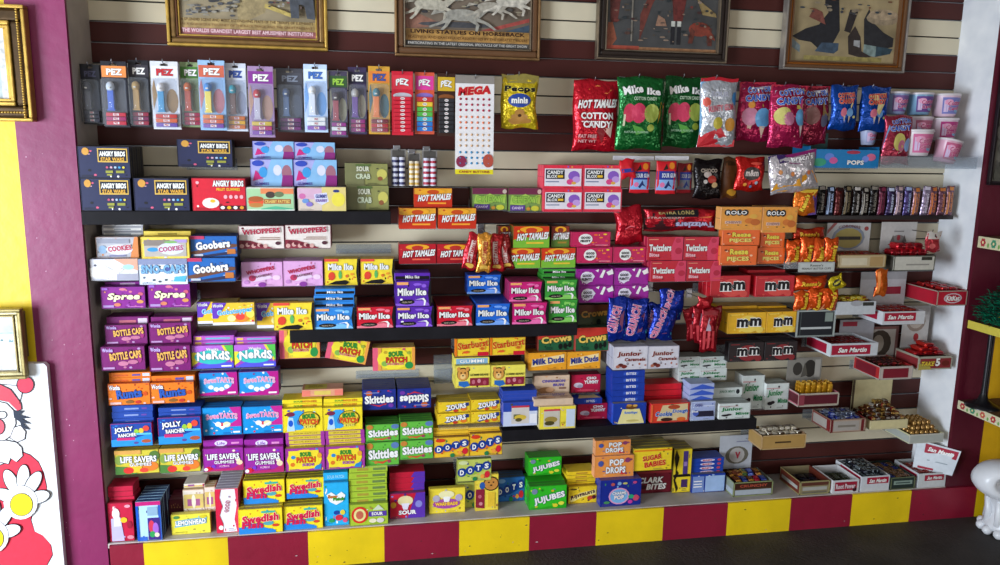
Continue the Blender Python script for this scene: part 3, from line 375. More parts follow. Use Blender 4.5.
# upper left, on the first black shelf
B('swb', 75, 178, 132, 210, .24, 6, 'lower left corner one')
B('swb', 76, 146, 131, 177.5, .24, 8, 'stacked on the corner one')
B('swb', 135, 178, 190, 209, .24, 6, 'beside the red gummy box')
B('swb', 178, 139, 233, 167, .13, 2, 'alone on a small upper shelf')
B('redb', 193, 178, 247, 209.5, .24, 5, 'on the black shelf')
B('burg', 246, 187, 295, 211, .24, 5, 'on the black shelf')
B('pinkp', 298, 187, 347, 211, .24, 5, 'on the black shelf')
B('froz', 251, 159, 293, 184, .2, 3, 'lower left of four')
B('froz', 294, 159.5, 337, 184.5, .2, 3, 'lower right of four')
B('froz', 253, 141, 294, 158.7, .17, 2, 'upper left of four')
B('froz', 294.5, 142, 335, 159.2, .17, 2, 'upper right of four')
B('oliv', 346, 185, 389, 208, .19, 3, 'lower of the two')
B('oliv', 345, 163, 388, 184.5, .19, 3, 'upper of the two')
B('hto', 414, 188, 452, 207, .17, 2, 'top of the pyramid')
B('hto', 399, 208, 436, 229, .19, 3, 'lower left of the pyramid')
B('hto', 438, 208, 476, 229, .19, 3, 'lower right of the pyramid')
B('jelly', 472, 188, 507, 210, .14, 3, 'left of the pair')
B('jelly', 508, 188, 542, 210, .14, 3, 'right of the pair')
B('blox', 543, 189, 582, 211, .17, 3, 'lower left of four')
B('blox', 583, 189, 621, 212, .17, 3, 'lower right of four')
B('blox', 543, 165, 582, 188, .17, 3, 'upper left of four')
B('blox', 583, 165, 621, 188, .17, 3, 'upper right of four')
# left block under the black shelf
B('white', 91, 259, 139, 281, .22, 4, 'below the silver box')
B('silv', 97, 237, 139, 258, .2, 3, 'under the black shelf', st=(222, 3))
B('snow', 139.5, 259, 188, 281, .22, 4, 'in the second row')
B('ycook', 142, 237, 190, 258.5, .22, 2, 'beside the silver box', st=(231, 1))
B('goob', 188.5, 258, 236, 282, .22, 5, 'lower of the two')
B('goob', 191, 236, 238, 257.5, .2, 5, 'upper of the two')
B('spree', 102, 287, 146, 309, .2, 2, 'left of the pair', st=(282, 1))
B('spree', 149, 284, 191, 307, .2, 5, 'right of the pair')
B('bcap', 102, 347, 146, 371, .22, 5, 'lower left of four')
B('bcap', 150, 346, 192, 369, .22, 5, 'lower right of four')
B('bcap', 106, 325, 148, 346.5, .19, 1, 'upper left of four', st=(317, 1))
B('bcap', 150, 323, 192, 345, .19, 1, 'upper right of four', st=(317, 1))
B('runt', 109, 384, 151, 405, .2, 1, 'left of the pair', st=(373, 2))
B('runt', 151.5, 383, 195, 404, .2, 1, 'right of the pair', st=(376, 1))
B('joll', 112, 424, 153, 447, .22, 1, 'left of the pair', st=(406, 3))
B('joll', 159, 418, 202, 443, .22, 1, 'right of the pair', st=(408, 2))
B('lsy', 116, 451, 160, 475, .2, 4, 'left of the pair')
B('lsy', 160.5, 449, 201, 472, .2, 4, 'right of the pair')
B('kool', 110, 503, 135, 542, .22, 1, 'in the bottom left corner', st=(487, 3))
B('blum', 138, 502, 165, 541, .22, 6, 'on the bottom ledge')
B('brwn', 168, 500, 184, 525, .15, 5, 'behind the lemon box')
B('nowl', 184, 490, 205, 513, .16, 1, 'behind the lemon box', st=(484, 2))
B('nowl', 205.5, 487, 216, 512, .16, 3, 'beside the upright white box')
B('lemon', 172, 515, 211, 535, .215, 1, 'on the bottom ledge')
B('gplen', 217, 489, 240, 533, .22, 7, 'on the bottom ledge')
# gum-drop and malt rows left of the middle
B('gobs', 198, 302, 238, 324, .17, 3, 'leftmost one')
B('gobs', 213, 303, 255, 325, .2, 1, 'middle one')
B('gobs', 257, 303, 298, 325, .15, 4, 'rightmost one')
B('whop', 239, 226, 284.5, 249, .16, 4, 'left of the pair')
B('whop', 285.5, 225, 331, 248, .16, 4, 'right of the pair')
B('wpink', 242, 262, 283, 287, .16, 4, 'left of the pair')
B('wpink', 283.7, 261, 323, 286, .16, 4, 'right of the pair')
B('myel', 325, 259, 359, 284, .16, 3, 'upper left of three')
B('myel', 361, 259, 395, 284.5, .16, 3, 'upper right of three')
B('myel', 274, 303, 315, 327, .24, 1, 'lowest, on black shelf', st=(289, 2))
B('nerds', 192, 346, 234, 369, .2, 1, 'left of the pair', st=(336, 2))
B('nerds', 235, 345, 276, 367, .2, 1, 'right of the pair', st=(337, 2))
B('sweet', 200, 373, 238, 396, .17, 3, 'upper left of four')
B('sweet', 239.5, 372, 279, 395, .19, 3, 'upper right of four')
B('sweet2', 203, 408, 242, 436, .19, 3, 'left of the pair')
B('sweet2', 243, 407, 283, 431, .19, 3, 'right of the pair')
B('lsp', 204, 449, 244, 472, .21, 1, 'left of the pair', st=(433, 2))
B('lsp', 245, 448, 284, 471, .21, 1, 'right of the pair', st=(432, 2))
B('spko', 280, 329, 320, 359, .17, 3, 'left, under black shelf')
B('spko', 325, 334, 366, 357, .17, 1, 'tilted, under black shelf', rot=-.22)
B('spko', 373, 348, 415, 371, .17, 3, 'right, on clear shelf')
B('spky', 283, 409, 323, 431, .2, 1, 'left of the pair', st=(400, 2))
B('spky', 323.5, 408, 363, 431, .2, 1, 'right of the pair', st=(399, 2))
B('spkp', 286, 449, 325, 472, .215, 1, 'left of the pair', st=(432, 4))
B('spkp', 326, 447, 365, 469, .215, 1, 'right of the pair', st=(431, 4))
B('skb', 362, 390, 396, 410, .17, 6, 'left of the pair')
B('skb', 397.5, 389, 431, 409, .17, 6, 'upside down, right one', flip=True)
B('skg', 366, 443, 399, 463, .2, 4, 'lower left of four')
B('skg', 400, 441, 433, 460, .2, 4, 'lower right of four')
B('skg', 366, 425, 399, 442.6, .19, 4, 'upper left of four')
B('skg', 400, 422, 433, 440.6, .19, 4, 'upper right of four')
# bottom ledge, middle
B('swed', 239, 510, 283, 536, .235, 8, 'lower left of four')
B('swed', 284, 507, 323, 530, .235, 8, 'lower right of four')
B('swed', 244, 481, 285, 503, .19, 6, 'upper left of four')
B('swed', 287, 479, 325, 499, .19, 6, 'upper right of four')
B('spkt', 323.7, 483, 349, 526, .235, 1, 'on the bottom ledge', st=(473, 1))
B('warg', 350, 505, 388, 526, .235, 1, 'on the bottom ledge', st=(467, 6))
B('warr', 390, 494, 425, 519, .215, 1, 'on the bottom ledge', st=(473, 4))
B('wary', 429, 489, 465, 514, .215, 1, 'on the bottom ledge', st=(475, 3))
B('dotsl', 457, 483, 490, 508, .175, 3, 'lower, behind cookie bear')
B('dotsl', 457, 460, 491, 482, .175, 3, 'upper, above cookie bear')
B('bearv', 475, 475, 498, 511, .215, 1, 'on the bottom ledge')
B('dotsb', 496, 478, 526, 502, .15, 4, 'on the bottom ledge')
B('juju', 527, 487, 566, 510, .215, 2, 'lowest of the stack', st=(474, 1))
B('juju', 528, 458, 561, 476, .13, 3, 'top of the stack')
B('jujy', 568, 487, 597, 504, .19, 1, 'on the bottom ledge', st=(472, 4))
B('charm', 599, 481, 640, 507, .22, 2, 'on the bottom ledge')
B('popd', 594, 457, 633, 477, .18, 3, 'lower of the two')
B('popd', 595, 441, 630, 456.5, .17, 3, 'upper of the two')
B('clark', 635, 472, 671, 494, .17, 4, 'under the caramel box')
B('sugar', 633, 449, 671, 471.5, .17, 4, 'above the maroon box')
B('daddy', 671.5, 449, 690, 493, .17, 4, 'on the bottom ledge')
B('babyr', 691, 475, 724, 493, .18, 1, 'on the bottom ledge', st=(459, 4))
# orange dot rows
B('dots', 434, 438, 469, 458, .2, 1, 'left of the pair', st=(428, 3))
B('dots', 469.5, 434, 502, 455, .2, 1, 'right of the pair', st=(427, 2))
B('zour', 437, 414, 470, 425, .18, 2, 'lower left of four')
B('zour', 470.5, 412, 500, 423, .18, 2, 'lower right of four')
B('zour', 438, 402.5, 470, 413.5, .17, 2, 'upper left of four')
B('zour', 470.5, 400, 500, 411.5, .17, 2, 'upper right of four')
# second black shelf
B('mblue', 314, 308, 355, 328, .235, 1, 'on the black shelf', st=(289, 3))
B('mred', 357, 307, 395, 328, .235, 8, 'left one on black shelf')
B('mred', 437, 306, 474, 327, .235, 8, 'right one on black shelf')
B('mpur', 396, 307, 434, 328, .235, 3, 'lower of the two')
B('mpur', 395, 281, 431, 303, .225, 1, 'upper of the two', st=(273, 1))
B('mblue2', 476, 304, 511, 325, .235, 8, 'on the black shelf')
B('mblue2', 467, 275, 502, 294, .12, 3, 'upper, above black shelf')
B('mmag', 512, 303, 548, 325, .235, 6, 'lower of the two')
B('mmag', 509, 282, 543, 300.5, .21, 6, 'upper of the two')
B('mgrn', 548.5, 300, 578, 321, .22, 5, 'lower of the two')
B('mgrn', 545, 280, 578, 299, .21, 2, 'upper of the two', st=(269, 2))
# centre column
B('htr', 399, 244, 436, 264, .15, 3, 'left, behind hanging bag')
B('htr', 436.7, 244, 474, 263.5, .15, 3, 'right, behind hanging bag')
B('htg', 504, 248, 540, 268, .16, 4, 'lower left one')
B('htg', 541, 248, 575, 268, .16, 4, 'lower right one')
B('htg', 512, 226, 549, 247.3, .16, 4, 'upper left one')
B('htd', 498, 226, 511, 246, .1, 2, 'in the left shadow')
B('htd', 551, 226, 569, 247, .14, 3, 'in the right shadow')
B('gpm', 577, 247.5, 612, 263, .17, 3, 'lower left one')
B('gpm', 613, 247, 646, 263, .17, 3, 'lower right one')
B('gpm', 571, 232, 610, 247, .16, 3, 'upper one')
B('gpp', 577, 286, 613, 303, .17, 3, 'lower left of four')
B('gpp', 614, 285.5, 648, 302, .17, 3, 'lower right of four')
B('gpp', 576, 269, 613, 285.4, .17, 3, 'upper left of four')
B('gpp', 614, 268, 648, 285, .17, 3, 'upper right of four')
B('twiz', 650, 261, 685, 282, .19, 3, 'lower left of four')
B('twiz', 686, 261, 720, 281, .19, 3, 'lower right of four')
B('twiz', 646, 237, 682, 260, .18, 3, 'upper left of four')
B('twiz', 683, 237, 719, 260, .18, 3, 'upper right of four')
B('star', 455, 339, 489, 356, .18, 1, 'left of the pair')
B('star', 490, 338, 525, 355.5, .18, 2, 'right of the pair')
B('bear', 455, 366, 490, 388, .19, 1, 'left of the pair', st=(358, 1))
B('bear', 490.7, 365.5, 525, 387, .19, 2, 'right of the pair')
B('mdud', 528, 353, 566, 371, .17, 3, 'left of the pair')
B('mdud', 566.7, 352, 600, 369, .17, 3, 'right of the pair')
B('crow', 538, 330, 574, 351, .15, 3, 'left of the pair')
B('crow', 575, 328, 609, 350, .17, 2, 'right of the pair')
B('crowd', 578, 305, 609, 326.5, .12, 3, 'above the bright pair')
B('jcar', 612, 347, 647, 370, .235, 3, 'left of the pair', st=(341, 1))
B('jcar', 647.7, 346.5, 678, 369, .235, 3, 'right of the pair', st=(341, 1))
B('jmint', 678.5, 369, 699.5, 381, .12, 3, 'lower left small one')
B('jmint', 700, 369, 726, 381, .12, 3, 'lower right small one')
B('jmint', 678.5, 357, 699.5, 368.5, .12, 3, 'upper left small one')
B('jmint', 700, 357, 726, 368.5, .12, 3, 'upper right small one')
# third black shelf
B('tb', 503, 403, 537, 424, .235, 1, 'end of black shelf', st=(391, 4))
B('ty', 539, 407, 575, 429, .25, 1, 'end of black shelf')
B('cinn', 534, 376, 569, 396, .15, 1, 'behind the yellow box')
B('raisin', 577, 404, 609, 424, .16, 2, 'lower of the two')
B('raisin', 571, 375, 600, 392, .13, 2, 'upper of the two')
B('bfin', 610, 404, 645, 426, .235, 1, 'on the black shelf', st=(371, 5))
B('dough', 650, 404, 688, 426, .24, 2, 'on the black shelf')
B('bredf', 645, 403, 682, 423, .17, 1, 'behind the script box', st=(372, 5))
B('oreo', 690, 402, 714, 424, .235, 1, 'on the black shelf', st=(384, 3))
B('jmint', 718, 404, 749, 424, .235, 2, 'large, on black shelf', st=(388, 2))
B('jmint', 741, 376, 763, 408, .1, 3, 'tall, leaning left one')
B('jmint', 764, 384, 787, 410, .12, 3, 'tall, leaning right one')
# lit right hand chocolates
B('bora', 720, 207, 761, 229, .2, 2, 'left of the pair')
B('bora', 762, 207, 796, 229, .2, 2, 'right of the pair')
B('rpie', 718, 246, 756, 265, .2, 2, 'lower left of four')
B('rpie', 757, 248, 784, 264, .17, 2, 'lower right of four')
B('rpie', 722, 230, 759, 245.4, .19, 2, 'upper left of four')
B('rpie', 760, 232, 784, 247.3, .17, 2, 'upper right of four')
B('mmr', 710, 276, 749, 297, .19, 3, 'left of the pair')
B('mmr', 755, 276, 793, 297, .19, 2, 'right of the pair', st=(270, 1))
B('mmy', 727, 313, 765, 334, .19, 2, 'left of the pair', st=(306, 1))
B('mmy', 766, 312, 795, 332, .19, 2, 'right of the pair', st=(306, 1))
B('mmb', 728, 343, 763, 362, .18, 2, 'left of the pair', st=(336, 1))
B('mmb', 764, 342, 796, 361, .18, 2, 'right of the pair', st=(336, 1))

# ------------------------------------------------------------------ shelves the picture shows
blk = [('black shelf under the navy and pastel gummy boxes', 78, 391, 211, 224, .245), ('black shelf in the middle carrying red, violet and blue boxes', 290, 577, 330.6, 344, .245),
       ('black shelf low on the right carrying cobalt and mint boxes', 502, 755, 431, 445, .245)]
SUP = []      # supports: x0, x1, y_front, y_back, z_top, name
zf = 0
def black_shelf(lab, x0, x1, yt, yb, d):
    a = at(x0, yb, d); b = at(x1, yb, d); X0 = max(XL+.002, a.x); X1 = b.x
    ym = (yt+yb)/2; zt = at(x0, yt, d).z if lab.startswith('black shelf under') else at(x0, yt, d).z
    th = .05
    r = empty('black_shelf', ((X0+X1)/2, 0, zt-th)); tag(r, lab, 'shelf')
    hw = (X1-X0)/2
    mb = MB(); mb.box(-hw, hw, -d+.018, -.012, th-.016, th, mat('#1d1b20', 'board'), .001); mb.obj('board', r)
    mb = MB(); mb.box(-hw, hw, -d, -d+.017, 0, th, mat('#1a181c', 'board'), .002); mb.obj('front_lip', r)
    for sx in (-hw*.7, hw*.7):
        mb = MB(); mb.box(sx-.004, sx+.004, -.2, -.012, th-.045, th-.017, mat('#2a2a2e', 'metal'), .001); mb.box(sx-.012, sx+.012, -.012, -.002, th-.07, th-.005, mat('#2a2a2e', 'metal'))
        mb.obj('bracket', r)
    SUP.append([X0, X1, -d, -.012, zt, lab])
for b_ in blk: black_shelf(*b_)
SUP.append([XL, XR, -D, 0, ZS, 'ledge'])
# ------------------------------------------------------------------ solve positions
G = .0012
def solve():
    items = []
    for e in BX:
        k = KINDS[e['k']]; x0, yt, x1, yb = e['px']; d = e['d']
        a = at(x0, yb, d)
        if a.z < ZS + .045:              # stands on the ledge: its foot tells how far forward
            d = e['d'] = max(.06, min(.236, -atz(x0, yb, ZS+.001).y)); a = at(x0, yb, d)
        b = at(x1, yb, d); c = at(x0, yt, d)
        xm = (x0+x1)/2
        e.update(X0=max(a.x, XL+.004), X1=b.x, Z=a.z, ztop=c.z, t=k.t, kk=k); items.append(e)
    items.sort(key=lambda e: e['Z'])
    # trims between neighbours
    def yr(e): return (-e['d'], min(-.012, -e['d'] + e['n']*e['t'] + (.09 if e['st'] else 0)))
    for i, a in enumerate(items):
        for b in items[i+1:]:
            if min(a['ztop'], b['ztop']) - max(a['Z'], b['Z']) < .02: continue
            ya, yb_ = yr(a), yr(b)
            if ya[1] < yb_[0] or yb_[1] < ya[0]: continue
            l, r = (a, b) if a['X0'] < b['X0'] else (b, a)
            ov = l['X1'] - r['X0']
            if 0 < ov + G < .03:
                m = (l['X1']+r['X0'])/2; l['X1'] = m-G/2; r['X0'] = m+G/2
    groups = []
    done = []
    for e in items:
        best = None
        for s in SUP + [[f['X0'], f['X1'], -f['d'], yr(f)[1], f['ztop2'], f] for f in done]:
            ox = min(s[1], e['X1']) - max(s[0], e['X0'])
            if ox < .25*(e['X1']-e['X0']) or s[2] > -e['d']+.05 or s[3] < -e['d'] + .02: continue
            dz = s[4] - e['Z']
            if abs(dz) < (.045 if s[5] == 'ledge' else .026 if isinstance(s[5], str) else .0165):
                if best is None or abs(dz) < abs(best[0]): best = (dz, s)
        if best:
            e['Z'] = best[1][4] + .0008; e['on'] = best[1][5]
        else:
            for g in groups:
                if abs(g['z'] - e['Z']) < .014 and e['X0'] < g['x1'] + .06 and e['X1'] > g['x0'] - .06 and abs(g['d']-e['d']) < .06:
                    g['x0'] = min(g['x0'], e['X0']); g['x1'] = max(g['x1'], e['X1']); g['d'] = max(g['d'], e['d']); g['m'].append(e); e['Z'] = g['z'] + .0008; break
            else:
                g = dict(z=e['Z'], x0=e['X0'], x1=e['X1'], d=e['d'], m=[e]); groups.append(g); e['Z'] = g['z'] + .0008
            e['on'] = 'acrylic'
        e['h'] = e['ztop'] - e['Z']
        e['ztop2'] = e['Z'] + e['h']
        done.append(e)
    return items, groups
ITEMS, GROUPS = solve()
ORD = ['first', 'second', 'third', 'fourth', 'fifth', 'sixth', 'seventh', 'eighth', 'ninth', 'tenth', 'eleventh']
OCC = []     # occupied volumes
def vol_ok(x0, x1, y0, y1, z0, z1, own=None):
    for (a0, a1, b0, b1, c0, c1, w) in OCC:
        if w is own and own is not None: continue
        if min(x1, a1)-max(x0, a0) > .0015 and min(y1, b1)-max(y0, b0) > .0008 and min(z1, c1)-max(z0, c0) > .0015: return False
    return True
def boxname(k):
    for n, ks in (('fruit_candy_box', 'mblue mblue2 mred mpur mmag mgrn myel juju jujy dots dotsl dotsb zour star crow crowd gpm gpp twiz'), ('sour_gummy_box', 'spko spky spkp spkt warg warr wary skg'),
                  ('gummy_box', 'lsp lsy swb redb burg pinkp froz oliv bear bearv swed'), ('hard_candy_box', 'joll nerds sweet sweet2 spree bcap runt gobs lemon charm popd skb'), ('cinnamon_candy_box', 'hto htr htg htd'),
                  ('chocolate_box', 'white silv snow ycook goob whop wpink mdud mmr mmy mmb rpie jmint jcar sugar daddy clark babyr bfin bredf dough oreo cinn raisin tb ty bora')):
        if k in ks.split(): return n
    return 'candy_box'
def fit16(s):
    w = s.split(); return s if len(w) <= 16 else ' '.join(x for x in w if x not in ('the', 'a', 'of', 'and'))
def add_front(e, me_body, name='candy_box'):
    k = e['kk']; w, h = e['X1']-e['X0'], e['h']
    o = link(name, me_body, None, (e['X0'], -e['d'], e['Z']))
    fm = flatmap()
    kr = random.Random(e['k']); cols = [op[-1] for op in k.ops if op[0] in 'rep' and isinstance(op[-1], str)] or [k.top]
    fine = []                                    # small print: specks of the box's own inks, weight and ingredient lines
    for q in range(9): fine.append(E(kr.uniform(.04, .96), kr.choice((kr.uniform(.05, .3), kr.uniform(.7, .95))), kr.uniform(.012, .04), kr.uniform(.015, .05), kr.choice(cols + [k.top, k.side])))
    xx = kr.choice((.05, .52))
    fine += [R(xx, .04, xx+.28, .055, k.top), R(xx, .075, xx+.22, .09, k.top), R(0, 0, 1, .012, k.side), R(0, .985, 1, 1, k.side), R(0, 0, .008, 1, k.side), R(.992, 0, 1, 1, k.side)]
    pic = fine + [op for op in k.ops if op[0] != 't']; txt = [op for op in k.ops if op[0] == 't']
    def fl(x, z, lay): return fm(w-x, h-z, lay)
    fl.curved = False
    f = fl if e['flip'] else fm
    if pic:
        mb = MB(); ops_into(mb, pic, w, h, f, step=.25); mb.obj('printed_picture', o)
    if txt:
        mb = MB(); ops_into(mb, txt, w, h, f, lay0=len(pic)*.25+1); mb.obj('lettering', o)
    return o
# front boxes first, so that nothing filed behind them can run into them
for e in ITEMS:
    e['vol'] = (e['X0'], e['X1'], -e['d'], -e['d']+e['t'], e['Z'], e['ztop2'], e)
    OCC.append(e['vol'])
for e in ITEMS:
    k = e['kk']; w, h, t = e['X1']-e['X0'], e['h'], e['t']
    grp = k.desc + ', ' + e['place']
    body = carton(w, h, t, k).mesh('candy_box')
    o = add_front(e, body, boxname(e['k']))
    if e['rot']:
        o.rotation_euler = (0, -e['rot'], 0)
    tag(o, fit16(grp), 'candy box', grp)
    y = -e['d'] + t + .0012; i = 0
    lim = -.012
    if isinstance(e['on'], dict): lim = min(lim, e['on'].get('yb', 0) + .012)
    while i < e['n']-1 and y + t < lim:
        z0 = e['Z']
        if not vol_ok(e['X0'], e['X1'], y, y+t, z0, z0+h, e): break
        jx = rnd.uniform(-.0006, .0006); q = link(boxname(e['k']), body, None, (e['X0']+jx, y, z0))
        OCC.append((e['X0'], e['X1'], y, y+t, z0, z0+h, e))
        tag(q, fit16(f"{k.desc}, {ORD[i]} behind the front one, {e['place']}"), 'candy box', grp)
        y += t + .0012; i += 1
    e['yb'] = y
    if e['st']:
        yt, m = e['st']; dd = -y
        zt = at(e['px'][0], yt, dd).z
        top = e['ztop2']; zv = CP.z + (top-CP.z)*(CP.y+dd)/(CP.y+e['d'])   # where the eye line over the front box meets the stack
        te = min(.034, max(.016, (zt - zv)/m)); tot = max(m, round((zt-e['Z'])/te)); te = (zt-e['Z'])/tot
        dep = min(.085, dd-.014)
        e['yb'] = y+dep
        if dep < .03: continue
        mb = MB(); mb.box(0, w, 0, dep, 0, te-.0006, mat(k.base), .001)
        mb2 = MB(); me_k = None
        fm = flatmap(0, 0)
        ops_into(mb, k.edge or [R(0, 0, 1, .1, k.side)], w, te-.0006, fm)
        mb.add([(w*.02, dep*.1, te-.0004), (w*.98, dep*.1, te-.0004), (w*.98, dep*.9, te-.0004), (w*.02, dep*.9, te-.0004)], [(0, 1, 2, 3)], mat(k.base, 'ink'))
        me = mb.mesh('candy_box')
        if not vol_ok(e['X0'], e['X1'], y, y+dep, e['Z'], zt, e):
            # shorten the stack until it fits under what stands above
            while tot > 0 and not vol_ok(e['X0'], e['X1'], y, y+dep, e['Z'], e['Z']+tot*te, e): tot -= 1
        for j in range(tot):
            jx = rnd.uniform(-.0025, .0025) if j > 0 else 0
            q = link(boxname(e['k']), me, None, (e['X0']+jx, y, e['Z'] + j*te)); 
            tag(q, fit16(f"flat {k.desc}, {ORD[min(10, tot-1-j)]} from top, {e['place']}"), 'candy box', grp)
        if tot > 0: OCC.append((e['X0'], e['X1'], y, y+dep, e['Z'], e['Z']+tot*te, e))
# clear shelves under the groups that stand on neither the black shelves nor one another
def acrylic(x0, x1, d, z, lab, lip=.0):
    r = empty('acrylic_shelf', ((x0+x1)/2, 0, z-.004)); tag(r, lab, 'shelf', 'clear acrylic shelves hooked on the slats'); hw = (x1-x0)/2
    mb = MB(); mb.box(-hw, hw, -d-.002, -.004, 0, .0035, ACR, .0008)
    if lip: mb.box(-hw, hw, -d-.005, -d-.002, 0, lip, ACR)
    mb.obj('shelf_plate', r)
    mb = MB(); mb.box(-hw, hw, -.004, -.001, -.01, .035, ACR); mb.obj('back_plate', r)
    return r
for g in GROUPS:
    g['m'].sort(key=lambda e: e['X0']); e = g['m'][0]
    acrylic(max(XL+.003, g['x0']+.004), g['x1']-.004, g['d']-.012, g['z'], fit16(f"clear shelf under the {e['kk'].desc}, {e['place']}"))
def flatbox(key, px, d, dep, lab, on=None, name='candy_box', yaw=0, tilt=0):
    """one carton lying flat with its printed face up"""
    k = KINDS[key]; x0, yt, x1, yb = px; a = at(x0, yb, d); b = at(x1, yb, d); w = b.x-a.x; th = at(x0, yt, d).z-a.z; z = a.z
    if on:
        for e in ITEMS:
            if e['k'] == on[0] and e['place'] == on[1]: z = e['ztop2'] + .001 + on[2]
    mb = MB(); mb.box(0, w, 0, dep, 0, th, mat(k.base), .0012); ops_into(mb, k.edge or [R(0, 0, 1, .12, k.side)], w, th, flatmap())
    o = mb.obj(name, None, (a.x, -d, z))
    def up(x, y, lay): return (x, y, th+.0003*(1+lay))
    up.curved = False
    m2 = MB(); ops_into(m2, [q for q in k.ops if q[0] != 't'], w, dep, up); m2.obj('printed_picture', o)
    tx = [q for q in k.ops if q[0] == 't']
    if tx: m2 = MB(); ops_into(m2, tx, w, dep, up, lay0=5); m2.obj('lettering', o)
    o.rotation_euler = (tilt, 0, yaw); tag(o, lab, 'candy box'); return o
_s = [e for e in ITEMS if e['k'] == 'spky']
zs_ = max(o[5] for o in OCC if o[6] in _s)
def on_top(px, zt):          # depth at which the picture point lies on a support of height zt
    return -atz(px[0], px[1], zt).y
kind('pinkb', 'flat pastel box', '#e0a080', [R(.06, .12, .6, .88, '#d8c850'), R(.62, .2, .94, .8, '#e0a088'), T('SOUR', .33, .5, .36, .4, '#b09838', b=.04)], top='#b8a870', side='#e08868', edge=[R(.3, .2, .7, .8, '#d8c060'), R(.0, .1, .2, .9, '#e88070'), R(.8, .1, 1, .9, '#e88070')])
o = flatbox('pinkb', (302, 389, 343, 396), .15, .08, 'pastel orange box lying flat on the yellow sour gummy boxes', name='sour_gummy_box'); o.location.z = zs_ + .001
flatbox('cinn', (534, 400, 573, 407), .245, .08, 'beige bun box lying flat on the pictured sandwich box', on=('ty', 'end of black shelf', 0), name='chocolate_box')
e_ = [e for e in ITEMS if e['k'] == 'raisin' and e['place'].startswith('lower')][0]
flatbox('bfin', (574, 399, 602, 405), .17, .07, 'blue and yellow box lying on the lower crimson yogurt box', on=('raisin', 'lower of the two', 0), name='chocolate_box', yaw=0)
# ------------------------------------------------------------------ the room
def slat_wall():
    mb = MB(); p = .0762; g = .006
    br = mat('#4c2420', 'slat'); cr = mat('#d6cbb0', 'slat'); al = mat('#8c8c90', 'metal'); dk = mat('#1a1512', 'matte')
    for k in range(-9, 27):
        zt = ZO - p*k; zb = max(ZS-.0, zt-p+g)
        if zb >= zt: continue
        c = br if k % 4 in (0, 1) else cr
        mb.box(XL, XR, -.0, .015, zb, zt, c, .0012)
        mb.box(XL, XR, .008, .016, zt, zt+g, dk)
        if k % 4 in (0, 1, 2) : mb.box(XL, XR, -.0006, .008, zt+.0004, zt+.0026, al)
    mb.box(XL, XR, .016, .03, ZS, ZO+.7, dk)
    o = mb.obj('wall_back'); o['kind'] = 'structure'
slat_wall()
TOPZ = ZO + .75
def struct(name, mb): o = mb.obj(name); o['kind'] = 'structure'; return o
mb = MB(); mb.box(XL-.02, XL, -D+.0202, .03, 0, TOPZ, mat('#beb4ac', 'matte')); struct('wall_left', mb)
mb = MB(); mb.box(XR, XR+.02, -D+.0202, .03, 0, TOPZ, mat('#f4f8ff', 'matte')); struct('wall_right', mb)
mb = MB(); mb.box(XL, XR, -D+.001, .03, ZS-.02, ZS, mat('#c2bab4', 'ledge'), .002); struct('trim_1', mb)
# striped panel under the ledge
edges = [at(x, y, D).x for x, y in ((112, 545), (144, 543), (228, 537), (308, 531), (384, 525), (459, 519), (529, 513), (596, 509), (663, 505), (727, 502), (790, 497), (851, 495), (910, 490))]
MAR = '#8e1430'; YELW = '#f0cc10'
mb = MB()
xs = [XL+.01] + edges[1:] + [XR+.16, XR+.42]
for i in range(len(xs)-1):
    mb.box(xs[i]+(.0), xs[i+1], -D-.012, -D, 0, ZS-.003, mat(YELW if i % 2 else MAR, 'paint'))
# scuffs and chips of the paint
for i in range(46):
    x = rnd.uniform(XL+.1, XR); z = rnd.choice([rnd.uniform(.005, .05), rnd.uniform(.02, ZS-.01)]); s = rnd.uniform(.001, .004)
    mb.add([(x-s*rnd.uniform(.6, 2.5), -D-.0124, z), (x, -D-.0124, z-s*.6), (x+s*1.3, -D-.0124, z+s*.2), (x+s*.2, -D-.0124, z+s)], [(0, 1, 2, 3)], mat(rnd.choice(['#2a2018', '#5a4a20', '#b8a0a0', '#3a2a20']), 'matte'))
struct('wall_ledge_panel', mb)
# front wall, left of the niche: yellow then maroon
xa = at(62, 0, D).x; yel_x = at(16, 135, D).x
mb = MB(); mb.box(XL-.9, yel_x, -D, -D+.02, 0, TOPZ, mat('#f5cf12', 'paint')); mb.box(yel_x, XL-.003, -D, -D+.02, 0, TOPZ, mat('#882458', 'paint')); mb.box(XL-.003, XL, -D, -D+.02, 0, TOPZ, mat('#882458', 'paint'))
for i in range(26):
    x = rnd.uniform(yel_x+.02, XL-.01); z = rnd.uniform(.1, 2.2); s = rnd.uniform(.001, .0028)
    mb.add([(x-s, -D-.0005, z), (x, -D-.0005, z-s*1.2), (x+s, -D-.0005, z), (x, -D-.0005, z+s)], [(0, 1, 2, 3)], mat(rnd.choice(['#d0a0b8', '#501830', '#c090a0']), 'matte'))
struct('wall_front_left', mb)
yr0 = at(978, 470, D).x
mb = MB(); mb.box(XR, yr0, -D, -D+.02, 0, TOPZ, mat('#5a1024', 'paint')); mb.box(yr0, XR+1.2, -D, -D+.02, 0, TOPZ, mat('#e8b414', 'paint')); struct('wall_front_right', mb)  # same maroon paint as the left, darkened for the weaker light here
mb = MB(); mb.box(-5.4, 6, -5.4, -D, -.05, 0, mat('#393533', 'floor')); struct('floor', mb)
mb = MB(); mb.box(-5.4, 6, -5.4, .05, TOPZ, TOPZ+.05, mat('#b8b0a8', 'matte')); struct('ceiling', mb)
